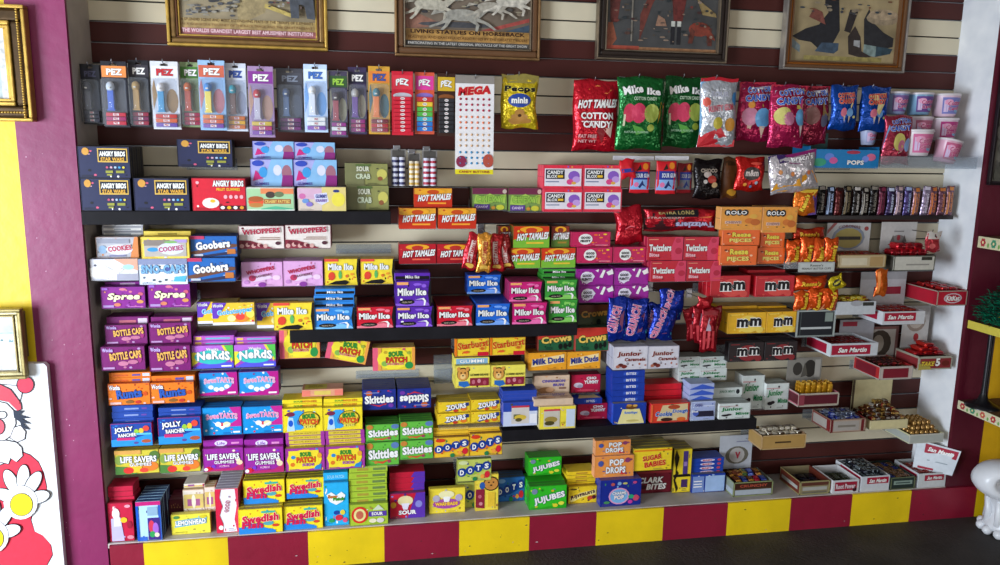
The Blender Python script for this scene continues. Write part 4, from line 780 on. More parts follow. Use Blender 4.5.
# ------------------------------------------------------------------ framed pictures
def rectframe(name, x0, x1, z0, z1, y, prof, mats_, lab, art, cat='picture frame', inner=None, tilt=0):
    """prof: list of (width, out) steps from the outer edge inwards"""
    r = empty(name, ((x0+x1)/2, y, z0)); tag(r, lab, cat); w2 = (x1-x0)/2; H = z1-z0
    mb = MB(); a = 0
    for (wd, out), m in zip(prof, mats_):
        for (p0, p1, q0, q1) in ((-w2+a, w2-a, a, a+wd), (-w2+a, w2-a, H-a-wd, H-a), (-w2+a, -w2+a+wd, a+wd, H-a-wd), (w2-a-wd, w2-a, a+wd, H-a-wd)):
            mb.box(p0, p1, -out, 0, q0, q1, m, min(wd, out)*.3)
        a += wd
    mb.obj('frame_moulding', r)
    W2 = 2*(w2-a); H2 = H-2*a
    mb = MB(); mb.box(-w2+a, w2-a, -.008, -.001, a, H-a, mat(inner or '#a89878', 'picture')); 
    fm = flatmap(-.008, a, -w2+a, .0003); ops_into(mb, [o for o in art if o[0] != 't'], W2, H2, fm, 'art')
    mb.obj('print', r)
    tx = [o for o in art if o[0] == 't']
    if tx:
        mb = MB(); ops_into(mb, tx, W2, H2, fm, lay0=len(art)*.5+1); mb.obj('lettering', r)
    if tilt: r.rotation_euler = (tilt, 0, 0)
    return r
g1, g2, g3 = mat('#c8a24c', 'gilt'), mat('#5c3418', 'plastic'), mat('#8a6a3c', 'gilt')
wal = mat('#6b4a30', 'plastic'); walr = mat('#9c7850', 'gilt'); dkf = mat('#2c211c', 'plastic'); sil = mat('#8c7c68', 'gilt')
def span(xl, xr, yb, d):
    a = at(xl, yb[0], d); b = at(xr, yb[1], d); return a.x, b.x, (a.z+b.z)/2
rr = random.Random(3)
def blot(n, u0, u1, v0, v1, cols, r=(.02, .06)):
    return [E(rr.uniform(u0, u1), rr.uniform(v0, v1), rr.uniform(*r), rr.uniform(*r)*.6, rr.choice(cols)) for _ in range(n)]
HZ = .45
def horse(u, v, s, c, flip=1):
    f = flip
    return [E(u, v, .1*s, .045*s, c), P([(u+f*.07*s, v+.02*s), (u+f*.15*s, v+.09*s), (u+f*.19*s, v+.07*s), (u+f*.2*s, v+.04*s), (u+f*.15*s, v+.04*s), (u+f*.1*s, v-.02*s)], c),
            P([(u+f*.06*s, v), (u+f*.15*s, v-.05*s), (u+f*.2*s, v-.1*s), (u+f*.185*s, v-.105*s), (u+f*.13*s, v-.06*s), (u+f*.04*s, v-.03*s)], c), P([(u+f*.05*s, v), (u+f*.1*s, v-.07*s), (u+f*.09*s, v-.12*s), (u+f*.075*s, v-.12*s), (u+f*.08*s, v-.07*s), (u+f*.02*s, v-.03*s)], c),
            P([(u-f*.06*s, v), (u-f*.13*s, v-.06*s), (u-f*.19*s, v-.09*s), (u-f*.185*s, v-.105*s), (u-f*.12*s, v-.075*s), (u-f*.04*s, v-.03*s)], c), P([(u-f*.08*s, v), (u-f*.1*s, v-.08*s), (u-f*.13*s, v-.12*s), (u-f*.115*s, v-.125*s), (u-f*.085*s, v-.09*s), (u-f*.05*s, v-.02*s)], c),
            P([(u-f*.09*s, v+.02*s), (u-f*.16*s, v+.03*s), (u-f*.18*s, v-.01*s), (u-f*.14*s, v+.005*s)], c)]
a = span(167, 328, (43, 53), .05)
rectframe('framed_poster', a[0], a[1], a[2], a[2]+HZ, -.012, [(.012, .035), (.02, .028), (.007, .024), (.007, .02)], [g1, g3, g2, g1],
          'gilt framed show poster with a pink caption band above blister packs',
          [R(0, 0, 1, .07, '#a46064'), R(0, .07, 1, .125, '#b89a60'), R(0, .125, 1, .17, '#c0a468'), P([(.42, .17), (.4, .6), (.72, .6), (.62, .25), (.5, .17)], '#a89468')] + blot(90, .04, .42, .2, .55, ['#4c4c50', '#707070', '#343438', '#8c8880', '#a09888'], (.01, .03)) +
          [P([(.62, .3), (.63, .34), (.84, .24), (.84, .2)], '#c8b060')] + blot(60, .66, .96, .3, .6, ['#3c3c44', '#705c54', '#a8a4a0', '#885048', '#b8b0a0'], (.008, .025)) + [P([(.82, .2), (.8, .6), (.98, .6), (1, .19), (.94, .2), (.92, .34), (.88, .34), (.88, .2)], '#4c5058'), R(0, .58, 1, 1, '#8c8474')] + blot(30, .03, .97, .6, .97, ['#6c6c68', '#988c70', '#a8503c', '#505058', '#c0b490'], (.02, .06)) +
          [T('THE WORLDS GRANDEST LARGEST BEST AMUSEMENT INSTITUTION', .5, .035, .96, .04, '#ecc8cc', b=.03), T('A SPLENDID SCENE AND MOST ASTONISHING FEATS OF THE TROUPE OF ELEPHANTS', .5, .145, .97, .028, '#4c3018', b=.02), T('IN A GORGEOUS TOURNEY OF THE RACE TRACK AND THE GREAT PAGEANT', .5, .096, .96, .022, '#6c4420', b=.01)], inner='#a09070')
a = span(395, 540, (54, 62), .05)
rectframe('framed_poster', a[0], a[1], a[2], a[2]+HZ, -.012, [(.01, .036), (.026, .028), (.006, .032)], [walr, wal, sil],
          'brown framed show poster of galloping pale horses, orange caption band',
          [R(0, .0, 1, .06, '#54504c'), R(0, .065, 1, .12, '#c0904c'), R(0, .12, 1, .185, '#c89850'), P([(0, .19), (0, .4), (.3, .24), (.1, .19)], '#9c6c58'), P([(.7, .19), (1, .3), (1, .34), (.6, .19)], '#b04c44'), P([(.8, .19), (1, .27), (1, .19)], '#405468'), E(.4, .24, .3, .03, '#4c4c50')] +
          blot(60, .05, .95, .36, .62, ['#4c4844', '#8c7c68', '#38383c', '#b0a488'], (.01, .03)) + horse(.2, .44, 1.3, '#c8c0ac') + horse(.45, .34, 1.4, '#a8a498') + horse(.68, .44, 1.1, '#b8b0a0') + horse(.84, .5, 1.2, '#d8d0c0') + [R(0, .62, 1, 1, '#6c5c4c')] + blot(34, .05, .95, .63, .97, ['#8c5040', '#c0b498', '#4c5468', '#7c6c58'], (.02, .06)) +
          [T('LIVING STATUES ON HORSEBACK', .5, .152, .92, .042, '#38201a', b=.05), T('BEAUTIFUL AND GRACEFUL CLASSIC POSES BY THE GREATEST RIDERS', .5, .092, .96, .026, '#5c3818', b=.01), T('PARTICIPATING IN THE LATEST ORIGINAL SPECTACLE OF THE GREAT SHOW', .5, .03, .96, .028, '#c8c4bc', b=.02)], inner='#7c6c5c')
rr.seed(9)
a = span(597, 727, (58, 64), .05)
rectframe('framed_poster', a[0], a[1], a[2], a[2]+HZ, -.012, [(.007, .036), (.01, .03), (.02, .026), (.005, .03)], [sil, dkf, dkf, sil],
          'dark framed painting of red coated figures beside a brown dog',
          [R(0, 0, 1, .04, '#a87850'), R(0, 0, .3, .05, '#b04c38'), P([(.0, .05), (.02, .3), (.06, .3), (.1, .12), (.06, .05)], '#a85c40'), P([(.04, .3), (.02, .75), (.14, .75), (.1, .3)], '#6c322c'), P([(.3, .1), (.4, .5), (.5, .75), (.42, .75), (.3, .4)], '#74382f'), P([(.44, .28), (.46, .4), (.52, .36), (.54, .28)], '#a88068'),
           P([(.6, .34), (.57, .7), (.72, .7), (.68, .34)], '#702c28'), R(.58, .28, .615, .34, '#e0dcd0'), R(.635, .28, .67, .34, '#e0dcd0'), R(.58, .08, .615, .28, '#1c1c24'), R(.635, .08, .67, .28, '#1c1c24'), E(.84, .26, .1, .08, '#8c3c2c'), P([(.76, .28), (.74, .1), (.78, .1), (.8, .24)], '#6a3226'), P([(.9, .26), (.92, .08), (.96, .08), (.95, .28)], '#6a3226'), P([(.9, .3), (.97, .2), (.99, .14), (.94, .16), (.88, .22)], '#8c3c2c'),
           P([(.8, .6), (.98, .44), (.99, .4), (.86, .42)], '#a08858'), R(.22, .1, .235, .55, '#8c8478')] + blot(90, .03, .97, .1, .97, ['#2c3438', '#7c3830', '#544838', '#98806c', '#4c2c2c', '#5c4038', '#a8907c'], (.006, .03)), inner='#4c4c4c')
a = span(783, 904, (68, 74), .05)
rectframe('framed_poster', a[0], a[1], a[2], a[2]+HZ, -.012, [(.008, .04), (.015, .034), (.01, .026), (.005, .03)], [mat('#b0a8a0', 'gilt'), wal, mat('#b06a2c', 'gilt'), wal],
          'brown framed print of two black seals on blue stands',
          [P([(.02, .28), (.14, .37), (.26, .42), (.34, .56), (.3, .66), (.3, .8), (.42, .8), (.44, .6), (.46, .36), (.4, .2), (.28, .14), (.2, .22), (.08, .24)], '#24242a'), P([(.24, .12), (.3, .22), (.46, .22), (.46, .14), (.42, .1)], '#44586c'), P([(.02, .26), (.1, .18), (.1, .1), (.02, .16)], '#8c9ca0'), P([(.7, .22), (.68, .5), (.72, .62), (.78, .46), (.88, .36), (.98, .3), (.98, .2), (.84, .16)], '#2c2c30'),
           P([(.7, .1), (.7, .22), (.82, .2), (.82, .08)], '#8ca09c'), P([(.82, .08), (.82, .2), (.98, .18), (.96, .12)], '#38505c'), E(.86, .52, .16, .08, '#a89478'), E(.86, .56, .14, .06, '#c0a888'), P([(.5, .36), (.54, .6), (.62, .6), (.56, .34)], '#342c2c'), P([(.54, .3), (.6, .42), (.66, .3), (.68, .14), (.78, .08), (.7, .06), (.56, .1)], '#3c302c'), P([(.6, .26), (.66, .26), (.66, .18), (.6, .2)], '#b0b0b0'), P([(.16, .5), (.2, .6), (.28, .56), (.32, .42)], '#8c5044'),
           R(.14, .02, .88, .07, '#a89858')] + blot(60, .03, .97, .55, .97, ['#4c4c50', '#88583c', '#a09078', '#3c4c58'], (.01, .03)), inner='#b09c74')
# frames on the left wall
p0 = at(38, 122, D); p1 = at(36, 10, D)
r = rectframe('gilt_frame', p0.x-.5, p0.x, p0.z, p1.z+.01, -D-.001, [(.012, .04), (.04, .03), (.014, .036), (.01, .026)], [g1, mat('#4c3820', 'gilt'), g1, g1], 'ornate gilt frame with pale glazed print on the yellow wall', [P([(.86, .2), (.9, .25), (.9, .5), (.86, .52)], '#7c5c70'), R(.93, .0, 1, 1, '#e4ecec')], inner='#c8d8d8')
# beading on that frame
mb = MB(); H = p1.z+.01-p0.z
for i in range(44):
    z = .006 + i*(H-.012)/43
    mb.lathe([(.0008, -.004), (.004, -.003), (.005, 0), (.004, .003), (.0008, .004)], g1, 8, (.25-.026, -.031, z), cap=False)
for i in range(50):
    mb.lathe([(.0008, -.004), (.004, -.003), (.005, 0), (.004, .003), (.0008, .004)], g1, 8, (.25-.03-i*.0095, -.031, .03), cap=False)
o = mb.obj('beading', r)
p0 = at(34, 374, D); p1 = at(34, 305, D)
q_ = rectframe('thin_gold_frame', p0.x-.32, p0.x, p0.z, p1.z, -D-.0365, [(.012, .03), (.012, .022), (.006, .026)], [mat('#9c8c58', 'gilt'), mat('#b8ac80', 'gilt'), mat('#98885a', 'gilt')], 'thin gold frame with a white certificate above the clown board',
          [R(.3, .68, .98, .7, '#b8d8d8'), E(.82, .56, .02, .02, '#7098a0'), P([(.9, .52), (.92, .58), (.94, .54), (.96, .57), (.96, .52)], '#88b0b8'), R(.5, .34, .8, .36, '#d8e4e4')], inner='#eef2f0')
mb = MB(); mb.box(-.15, .15, 0, .035, .07, p1.z-p0.z-.02, mat('#6c5c40', 'matte')); mb.box(-.155, .155, -.001, .001, .005, p1.z-p0.z-.005, mat('#6c5c40', 'matte')); mb.obj('frame_backing', q_)
# clown board, leaning on the wall
cx1 = at(64, 565, D+.03).x; zt = at(46, 377, D+.03).z; cxt = at(45, 377, D+.03).x
def pz(px, py): q = at(px, py, D+.034); return q.x, q.z
r = empty('clown_board', (cxt-.2, -D-.0145, zt-1.0)); tag(r, 'white cutout board painted with a clown in red holding yellow pompoms', 'painted board')
ox, oz = cxt-.2, zt-1.0
def plate(pts, c, parent, y, name=None, mbx=None):
    v = [(x-ox, y, z-oz) for x, z in pts]; mb = mbx or MB()
    ar = sum(pts[i][0]*pts[(i+1) % len(pts)][1]-pts[(i+1) % len(pts)][0]*pts[i][1] for i in range(len(pts)))
    if ar < 0: v = v[::-1]
    mb.add(v, [list(range(len(v)))], mat(c, 'card'))
    return mb
def ell(cx, cy, rx, ry, n=20, a0=0): return [pz(cx+rx*math.cos(a0+2*PI*i/n), cy+ry*math.sin(a0+2*PI*i/n)) for i in range(n)]
bl = [pz(-70, 364), pz(43, 364), pz(46, 367), pz(65, 580), pz(67, 640), pz(-70, 640)]
bl = [(x, max(z, .0)) for x, z in bl]
n = len(bl); mb = MB(); f = [(x-ox, -.014, z-oz) for x, z in bl]; bk = [(x-ox, .012, z-oz) for x, z in bl]
mb.add(f[::-1] + bk[::-1], [list(range(n))] + [list(range(2*n-1, n-1, -1))] + [(i, n+i, n+(i+1) % n, (i+1) % n) for i in range(n)], mat('#eef0f2', 'card')); 
mb.obj('board', r)
INK = '#28242c'; y0 = -.0146
def outl(pts, c, y, gr=1.0):
    mb = MB(); cxm = sum(p[0] for p in pts)/len(pts); czm = sum(p[1] for p in pts)/len(pts)
    e = [(x + (x-cxm)/max(1e-6, math.hypot(x-cxm, z-czm))*.0038*gr, z + (z-czm)/max(1e-6, math.hypot(x-cxm, z-czm))*.0038*gr) for x, z in pts]
    plate(e, INK, r, y, mbx=mb); plate(pts, c, r, y-.0005, mbx=mb); return mb
def pxs(l): return [pz(*q) for q in l]
body = pxs([(-60, 470), (0, 466), (10, 462), (14, 455), (20, 452), (30, 456), (38, 463), (43, 474), (46, 488), (45, 497), (36, 500), (30, 520), (34, 532), (42, 536), (50, 545), (52, 555), (46, 566), (30, 580), (28, 640), (-60, 640)])
m_ = outl(body, '#e23c50', y0); m_.obj('suit', r)
hat = pxs([(-30, 400), (-10, 384), (0, 385), (10, 390), (20, 403), (21, 409), (17, 411), (8, 402), (0, 400), (-14, 402)]); outl(hat, '#e04858', y0-.002).obj('hat', r)
mbq = MB(); t_ = [pz(19, 404), pz(22, 392)]; mbq.tube([(x-ox, -.0165, z-oz) for x, z in t_], .0012, mat(INK)); t_ = [pz(-6, 384), pz(18, 386)]; mbq.tube([(x-ox, -.0165, z-oz) for x, z in t_], .001, mat(INK)); mbq.obj('hat_string', r)
outl(ell(25, 385, 8, 8), '#dc3c54', y0-.002).obj('pompom', r)
face = pxs([(-30, 410), (-8, 401), (6, 404), (14, 412), (15, 424), (10, 436), (3, 441), (-10, 444), (-30, 444)]); outl(face, '#f4f0f0', y0-.001).obj('face', r)
hair = pxs([(13, 411), (24, 411), (20, 415), (30, 418), (22, 419), (31, 424), (23, 423), (30, 430), (22, 428), (20, 422), (14, 418)]); outl(hair, '#2c3444', y0-.003, .3).obj('hair', r)
ear = pxs([(14, 428), (20, 426), (25, 432), (24, 439), (17, 442), (10, 438)]); outl(ear, '#f4eeee', y0-.002).obj('ear', r)
outl(ell(-1, 427, 5, 7), '#e05868', y0-.003).obj('nose', r)
outl(ell(2, 415, 4, 3.2), '#e8ecec', y0-.003).obj('eye', r)
col = pxs([(-20, 446), (-6, 442), (6, 441), (16, 443), (21, 448), (22, 456), (16, 462), (10, 458), (8, 464), (0, 462), (-4, 466), (-20, 464)]); outl(col, '#f4f4f6', y0-.002).obj('collar', r)
def glove(cx, cy, nm):
    yy = y0-.002
    for k, (dx, dy, rx, ry) in enumerate(((-15, 2, 6, 12), (-10, -12, 6, 13), (2, -16, 6, 13), (12, -11, 6, 13), (17, 3, 6, 12))):
        an = math.atan2(dy-8, dx)+PI/2
        pts = [(cx+dx+rx*math.cos(t_)*math.cos(an)-ry*math.sin(t_)*math.sin(an), cy+dy+rx*math.cos(t_)*math.sin(an)+ry*math.sin(t_)*math.cos(an)) for t_ in [2*PI*i/18 for i in range(18)]]
        outl(pxs(pts), '#f6f6f8', yy-.0011*k).obj('glove_finger', r)
    outl(ell(cx, cy+8, 17, 17), '#f6f6f8', yy-.0062, .0).obj('glove_palm', r)
    outl(ell(cx+1, cy+10, 11, 11), '#f2d828', yy-.0075, .6).obj(nm, r)
glove(21, 494, 'yellow_pompom'); glove(-8, 528, 'yellow_pompom')
# ------------------------------------------------------------------ things that hang, bags, tubs
WIRE = mat('#9a9aa0', 'metal'); WIRED = mat('#3a3634', 'metal')
def hook(x, z, out, lab, m=None, group=None):
    """slat-wall hook: back plate and a wire that ends turned up"""
    r = empty('display_hook', (x, 0, z)); tag(r, lab, 'hook', group); m = m or WIRE
    mb = MB(); mb.box(-.014, .014, -.004, -.0015, -.02, .022, m, .0008); mb.obj('hook_plate', r)
    mb = MB(); mb.tube([(0, -.004, 0), (0, -out*.5, 0), (0, -out+.01, .002), (0, -out, .009), (0, -out-.001, .016)], .0018, m, 6); mb.obj('hook_wire', r)
    return r
def bagmesh(W_, H, th, m, nx=14, nz=18, seed=0, crimp=.05, pinch=.05, wr=1):
    q = random.Random(seed); ph = [q.uniform(0, 6) for _ in range(8)]
    def bulge(u, v):
        s = max(0, 1-abs(2*u-1)**2.6)**.55; c = max(0, math.sin(PI*min(1, max(0, (v-crimp)/(1-2*crimp)))))**.45
        w = 1 + wr*(.10*math.sin(9*u+ph[0]+4*v)+.09*math.sin(13*v+ph[1]-5*u)+.07*math.sin(23*u*v+ph[2]) + .08*math.sin(31*u+ph[6])*(abs(2*v-1)**3))
        return th*.5*s*c*w
    def xy(u, v):
        x = (u-.5)*W_*(1-pinch*math.sin(PI*v)) + .004*wr*math.sin(7*v+ph[3])*(abs(2*u-1)) + W_*.5
        z = v*H + .004*wr*math.sin(8*u+ph[4])*(1 if v > .9 or v < .1 else 0)
        return x, z
    mb = MB(); n = (nx+1)*(nz+1)
    F = []; Bk = []
    for j in range(nz+1):
        for i in range(nx+1):
            u, v = i/nx, j/nz; x, z = xy(u, v); b = bulge(u, v) + .0006
            cr = .0007*(-1)**i if (j in (0, nz)) else 0
            F.append((x, -b+cr, z)); Bk.append((x, b*.75+cr, z))
    fs = [(j*(nx+1)+i, j*(nx+1)+i+1, (j+1)*(nx+1)+i+1, (j+1)*(nx+1)+i) for j in range(nz) for i in range(nx)]
    mb.add(F+Bk, fs + [tuple(n+k for k in f[::-1]) for f in fs] +
           [(i, n+i, n+i+1, i+1) for i in range(nx)] + [(nz*(nx+1)+i+1, n+nz*(nx+1)+i+1, n+nz*(nx+1)+i, nz*(nx+1)+i) for i in range(nx)] +
           [((j+1)*(nx+1), n+(j+1)*(nx+1), n+j*(nx+1), j*(nx+1)) for j in range(nz)] + [(j*(nx+1)+nx, n+j*(nx+1)+nx, n+(j+1)*(nx+1)+nx, (j+1)*(nx+1)+nx) for j in range(nz)], m, True)
    def fm(x, z, lay):
        u, v = min(1, max(0, x/W_)), min(1, max(0, z/H)); xx, zz = xy(u, v)
        # highest of the coarse skin around, so that print never sinks in
        i = min(nx-1, int(u*nx)); j = min(nz-1, int(v*nz)); fu = u*nx-i; fv = v*nz-j
        y = 0
        for (a, b_, w_) in ((i, j, (1-fu)*(1-fv)), (i+1, j, fu*(1-fv)), (i, j+1, (1-fu)*fv), (i+1, j+1, fu*fv)):
            y += w_*(-(bulge(a/nx, b_/nz)+.0006))
        return (xx, y-.0011-.0003*lay, zz)
    fm.curved = True
    return mb, fm
def bag(name, px, d, th, base, ops, lab, cat='bag', kind_='foil', rot=0, group=None, seed=None, **kw):
    x0, yt, x1, yb = px; a = at(x0, yb, d); b = at(x1, yb, d); c = at(x0, yt, d); w, h = b.x-a.x, c.z-a.z
    mb, fm = bagmesh(w, h, th, mat(base, kind_), seed=seed if seed is not None else int(x0), **kw)
    o = mb.obj(name, None, (a.x, -d, a.z)); ink = 'foilink' if kind_ == 'foil' else 'ink'
    pic = [q for q in ops if q[0] != 't']; tx = [q for q in ops if q[0] == 't']
    if pic: m2 = MB(); ops_into(m2, pic, w, h, fm, ink); m2.obj('printed_picture', o)
    if tx: m2 = MB(); ops_into(m2, tx, w, h, fm, 'ink', lay0=2+len(pic)*.5); m2.obj('lettering', o)
    if rot:                                  # turn about the middle of its top edge
        px_, pz_ = w/2, h; o.rotation_euler = (0, -rot, 0); cr, sr = math.cos(rot), math.sin(rot)
        o.location = (a.x + px_ - (px_*cr - pz_*sr), -d, a.z + pz_ - (px_*sr + pz_*cr))
    tag(o, lab, cat, group); o['px_top'] = 0; del o['px_top']
    return o, w, h
BAGR = '#c81428'
def hang(px, d, lab, dx=0, out=None):
    xm = (px[0]+px[2])/2+dx; p = at(xm, px[1]+2, d); hook(p.x, p.z, (out or d)+.012, 'wire hook holding the '+lab, WIRE)
def bagh(name, px, d, th, base, ops, lab, short, **kw):
    o = bag(name, px, d, th, base, ops, lab, **kw); hang(px, d+th*.0, short); return o
cot = [P([(0, .82), (0, 1), (1, 1), (1, .86), (.5, .78)], '#c02040'), P([(.1, .1), (.2, .3), (.14, .7), (.86, .78), (.9, .3), (.8, .1)], '#b82468'), P([(.05, .64), (.1, .9), (.9, .94), (.9, .76)], '#d8d8f0'), T('COTTON', .54, .88, .7, .1, '#3060c0', W, rot=.1, b=.06), T('CANDY', .5, .74, .74, .12, '#3060c0', W, rot=.08, b=.07)]
PX = {}
bagh('candy_bag', (500, 74, 537, 128), .17, .035, '#e8cc28', [R(0, .84, 1, 1, '#a09048'), E(.5, .52, .32, .13, '#2848a0'), E(.5, .14, .32, .07, '#b88440'), E(.5, .22, .24, .06, '#c08c48'), E(.5, .3, .14, .06, '#b88440'), E(.5, .24, .05, .03, '#4c2c14'),
     T('Peeps', .5, .72, .86, .15, K, '#f8e868', b=.08), T('minis', .5, .52, .46, .12, W, '#182c6c', b=.06)], 'yellow marshmallow bag hanging next to the candy dot sheet', 'yellow marshmallow bag', seed=1)
bagh('candy_bag', (571, 79, 618, 150), .15, .05, BAGR, [P([(.3, .86), (.5, .92), (.8, .86), (.7, .8)], '#e88040'), R(.16, .4, .84, .415, W), P([(.5, .28), (.6, .4), (.7, .3), (.62, .1)], '#8c1420'), P([(.64, .3), (.84, .4), (.8, .18)], '#d8b0a0'),
     T('HOT TAMALES', .52, .66, .84, .13, W, '#501018', sh=.2, rot=.04, b=.08), T('COTTON', .5, .49, .7, .1, W, '#801018', b=.05), T('CANDY', .5, .37, .62, .1, W, '#801018', b=.05), T('FAT FREE', .3, .2, .4, .05, '#e8b0b0', b=.03), T('NET WT', .3, .13, .4, .04, '#e8b0b0', b=.02)],
     'shiny red cotton candy bag hanging left of the green bags', 'red cotton candy bag', seed=2)
gr = lambda: [E(.22, .5, .13, .13, '#c83050'), E(.42, .5, .16, .14, '#d0385c'), E(.7, .5, .17, .13, '#a8b850'), P([(.86, .36), (.98, .6), (.9, .66)], '#d8a020'), P([(.3, .34), (.5, .3), (.6, .24), (.4, .2)], '#58a040'), E(.7, .3, .08, .05, '#98a838'), R(.1, .32, .14, .48, '#d8d0b0'),
     T('Mike', .3, .82, .42, .12, W, '#082010', rot=.15, b=.07), T('Ike', .74, .8, .3, .1, W, '#082010', rot=-.05, b=.07), T('COTTON CANDY', .55, .7, .5, .05, '#c8e0c0', b=.03), T('NATURAL FLAVORS', .4, .24, .5, .03, '#a8c8a8', b=.02)]
bagh('candy_bag', (615, 76, 662, 149), .205, .05, '#14682c', gr(), 'left of two shiny green cotton candy bags', 'left green bag', seed=3)
bagh('candy_bag', (661, 76, 705, 147), .145, .05, '#125c28', gr(), 'right of two shiny green cotton candy bags', 'right green bag', seed=4)
bagh('candy_bag', (697, 77, 734, 146), .2, .045, '#c8ccd4', [R(0, .95, 1, 1, '#c82030'), P([(0, .2), (0, .95), (.12, .95), (.22, .2)], '#78b0d8'), E(.94, .7, .1, .1, '#3c88c8'), P([(0, 0), (0, .16), (.3, .22), (.55, .28), (.7, .16), (1, .1), (1, 0)], '#c82430'), E(.45, .34, .14, .09, '#c8b840'), E(.8, .32, .14, .1, '#c88828'), E(.14, .64, .1, .07, '#d05040'),
     T('SOUR', .5, .76, .5, .08, '#a8a8b8', '#f4f4f8', b=.05), T('RUNTY GUM', .52, .56, .7, .1, '#b83850', W, rot=.12, b=.06)], 'pale silver and red sour bag right of the green bags', 'silver and red bag', seed=5)
bagh('candy_bag', (735, 82, 771, 141), .145, .05, '#b01c50', cot + [E(.3, .42, .22, .16, '#d88ca8'), P([(.22, .28), (.3, .08), (.36, .28)], '#e8c8b0'), E(.66, .4, .24, .17, '#68a8d8'), P([(.58, .26), (.68, .06), (.74, .26)], '#e8c8b0'), P([(.62, .6), (.7, .92), (.94, .92), (.88, .5)], '#d8cc60'), E(.32, .62, .1, .06, '#f0a040')],
     'crimson bag picturing pink and blue cotton candy, leftmost of three', 'leftmost crimson bag', seed=6)
bagh('candy_bag', (766, 84, 802, 147), .205, .055, '#b01c50', cot + [P([(.0, .6), (.3, .74), (.6, .5), (.3, .36)], '#78a8d8'), E(.32, .5, .24, .14, '#d8d078'), E(.48, .46, .16, .11, '#c87898'), P([(.44, .4), (.7, .16), (.62, .44)], '#e8c8b0'), E(.84, .48, .16, .14, '#68a8d8'), P([(.8, .36), (.86, .16), (.9, .36)], '#e8d8d0'), P([(.7, .62), (.74, .94), (.94, .94), (.9, .6)], '#d8cc60')],
     'crimson bag with tilted cotton candy cones, middle of three', 'middle crimson bag', seed=7)
bagh('candy_bag', (795, 86, 826, 144), .145, .05, '#982040', cot + [E(.36, .5, .26, .16, '#8c5c58'), E(.78, .42, .14, .12, '#6c6c84'), P([(.7, .5), (.76, .9), (.96, .9), (.92, .5)], '#a88840')], 'dim crimson cotton candy bag, rightmost of three', 'rightmost crimson bag', seed=8)
def bl(seed, px, d, lab, sh):
    bagh('candy_bag', px, d, .045, '#1048a4', [P([(.2, .8), (.8, .86), (.76, .6), (.62, .36), (.4, .36), (.26, .56)], '#d8c488'), T('COTTON', .5, .78, .62, .12, '#c83838', '#f0d0a0', rot=.08, b=.07), T('CANDY', .5, .65, .6, .12, '#c83838', '#f0d0a0', rot=.06, b=.07), E(.4, .4, .12, .1, '#d87088'), E(.64, .4, .12, .1, '#70a0d0'), P([(.4, .32), (.46, .16), (.48, .32)], '#d8c0a0'), P([(.6, .32), (.62, .16), (.66, .32)], '#d8c0a0'), E(.8, .3, .05, .03, '#d8d080')], lab, sh, seed=seed)
bl(9, (828, 85, 855, 130), .17, 'left of two shiny blue cotton candy bags', 'left blue bag')
bl(10, (857, 86, 886, 131), .155, 'right of two shiny blue cotton candy bags', 'right blue bag')
bag('candy_bag', (880, 115, 908, 164), .19, .04, '#a02c44', cot[3:] + [P([(.0, .3), (.1, .8), (.3, .7), (.34, .3)], '#58a0d0'), E(.5, .46, .22, .18, '#d8cc70'), E(.6, .38, .14, .12, '#d07890'), E(.84, .4, .12, .14, '#88a8d0'), P([(.5, .24), (.6, .04), (.66, .28)], '#e8c8b0')], 'small crimson and blue cotton candy bag standing beside the tubs', seed=11)
# second row bags
def wb(px, d, lab, dim=0, seed=0):
    c1, c2 = ('#8c1c24', '#a8a8b0') if dim else ('#d8202c', '#e0e4f0')  # dim variant has the shade mixed into its colours
    bag('gum_pouch', px, d, .018, c1, [R(.02, .12, .98, .44, '#8cb4e8' if not dim else '#686c78'), R(.02, .44, .98, .7, '#283890'), E(.3, .28, .12, .08, '#e878a8' if not dim else '#806870'), P([(.4, .2), (.6, .42), (.66, .3), (.8, .2), (.6, .26), (.5, .16)], '#142868'), E(.75, .86, .14, .1, '#e88828'), P([(.3, .72), (.5, .94), (.55, .76)], '#302420'), T('SOUR GUM', .6, .57, .7, .14, c2, b=.05)], lab, cat='pouch', kind_='card', pinch=0, wr=.3, seed=seed)
wb((629, 162, 649, 193), .15, 'red and blue gum pouch hanging left of the black bag, leftmost', seed=20)
wb((655, 161, 675, 194), .15, 'brightest red and blue gum pouch, centre of three', seed=21)
wb((676, 163, 691, 193), .11, 'dim gum pouch in shadow beside the black bag', 1, seed=22)
bag('gum_pouch', (618, 159, 633, 178), .17, .02, '#d8202c', [R(.1, .3, .9, .5, '#283890')], 'folded bright red pouch behind the pink bordered boxes', cat='pouch', kind_='card', rot=.12, seed=23)
for x0, x1, lb in ((613, 654, 'white hook bar above the leftmost gum pouch'), (655, 689, 'white hook bar above the brightest gum pouch')):
    a = at(x0, 160, .1); b = at(x1, 160, .1); mb = MB(); mb.box(-(b.x-a.x)/2, (b.x-a.x)/2, -.1, -.096, 0, .018, mat('#e0dfe4', 'plastic'), .001)
    mb.box(-.006, .006, -.0965, -.003, .004, .012, mat('#e0dfe4', 'plastic')); o = mb.obj('hook_bar', None, ((a.x+b.x)/2, 0, a.z)); tag(o, lb, 'hook bar')
bag('candy_bag', (692, 159, 720, 199), .13, .04, '#181214', [E(.45, .62, .14, .08, '#b8a8a0'), E(.6, .5, .16, .1, '#a82c20'), E(.7, .36, .1, .07, '#c8a878'), E(.36, .44, .08, .05, '#c8c0b8'), T('CHOCO', .5, .72, .6, .1, '#a89888', b=.05)], 'black chocolate bag with a red and cream picture', seed=24)
bag('candy_bag', (720, 157, 736, 198), .11, .03, '#5c3418', [R(.1, .8, .9, .9, '#38200c'), E(.6, .15, .3, .08, '#c08828')], 'narrow brown bag between the black and red bags', kind_='card', seed=25)
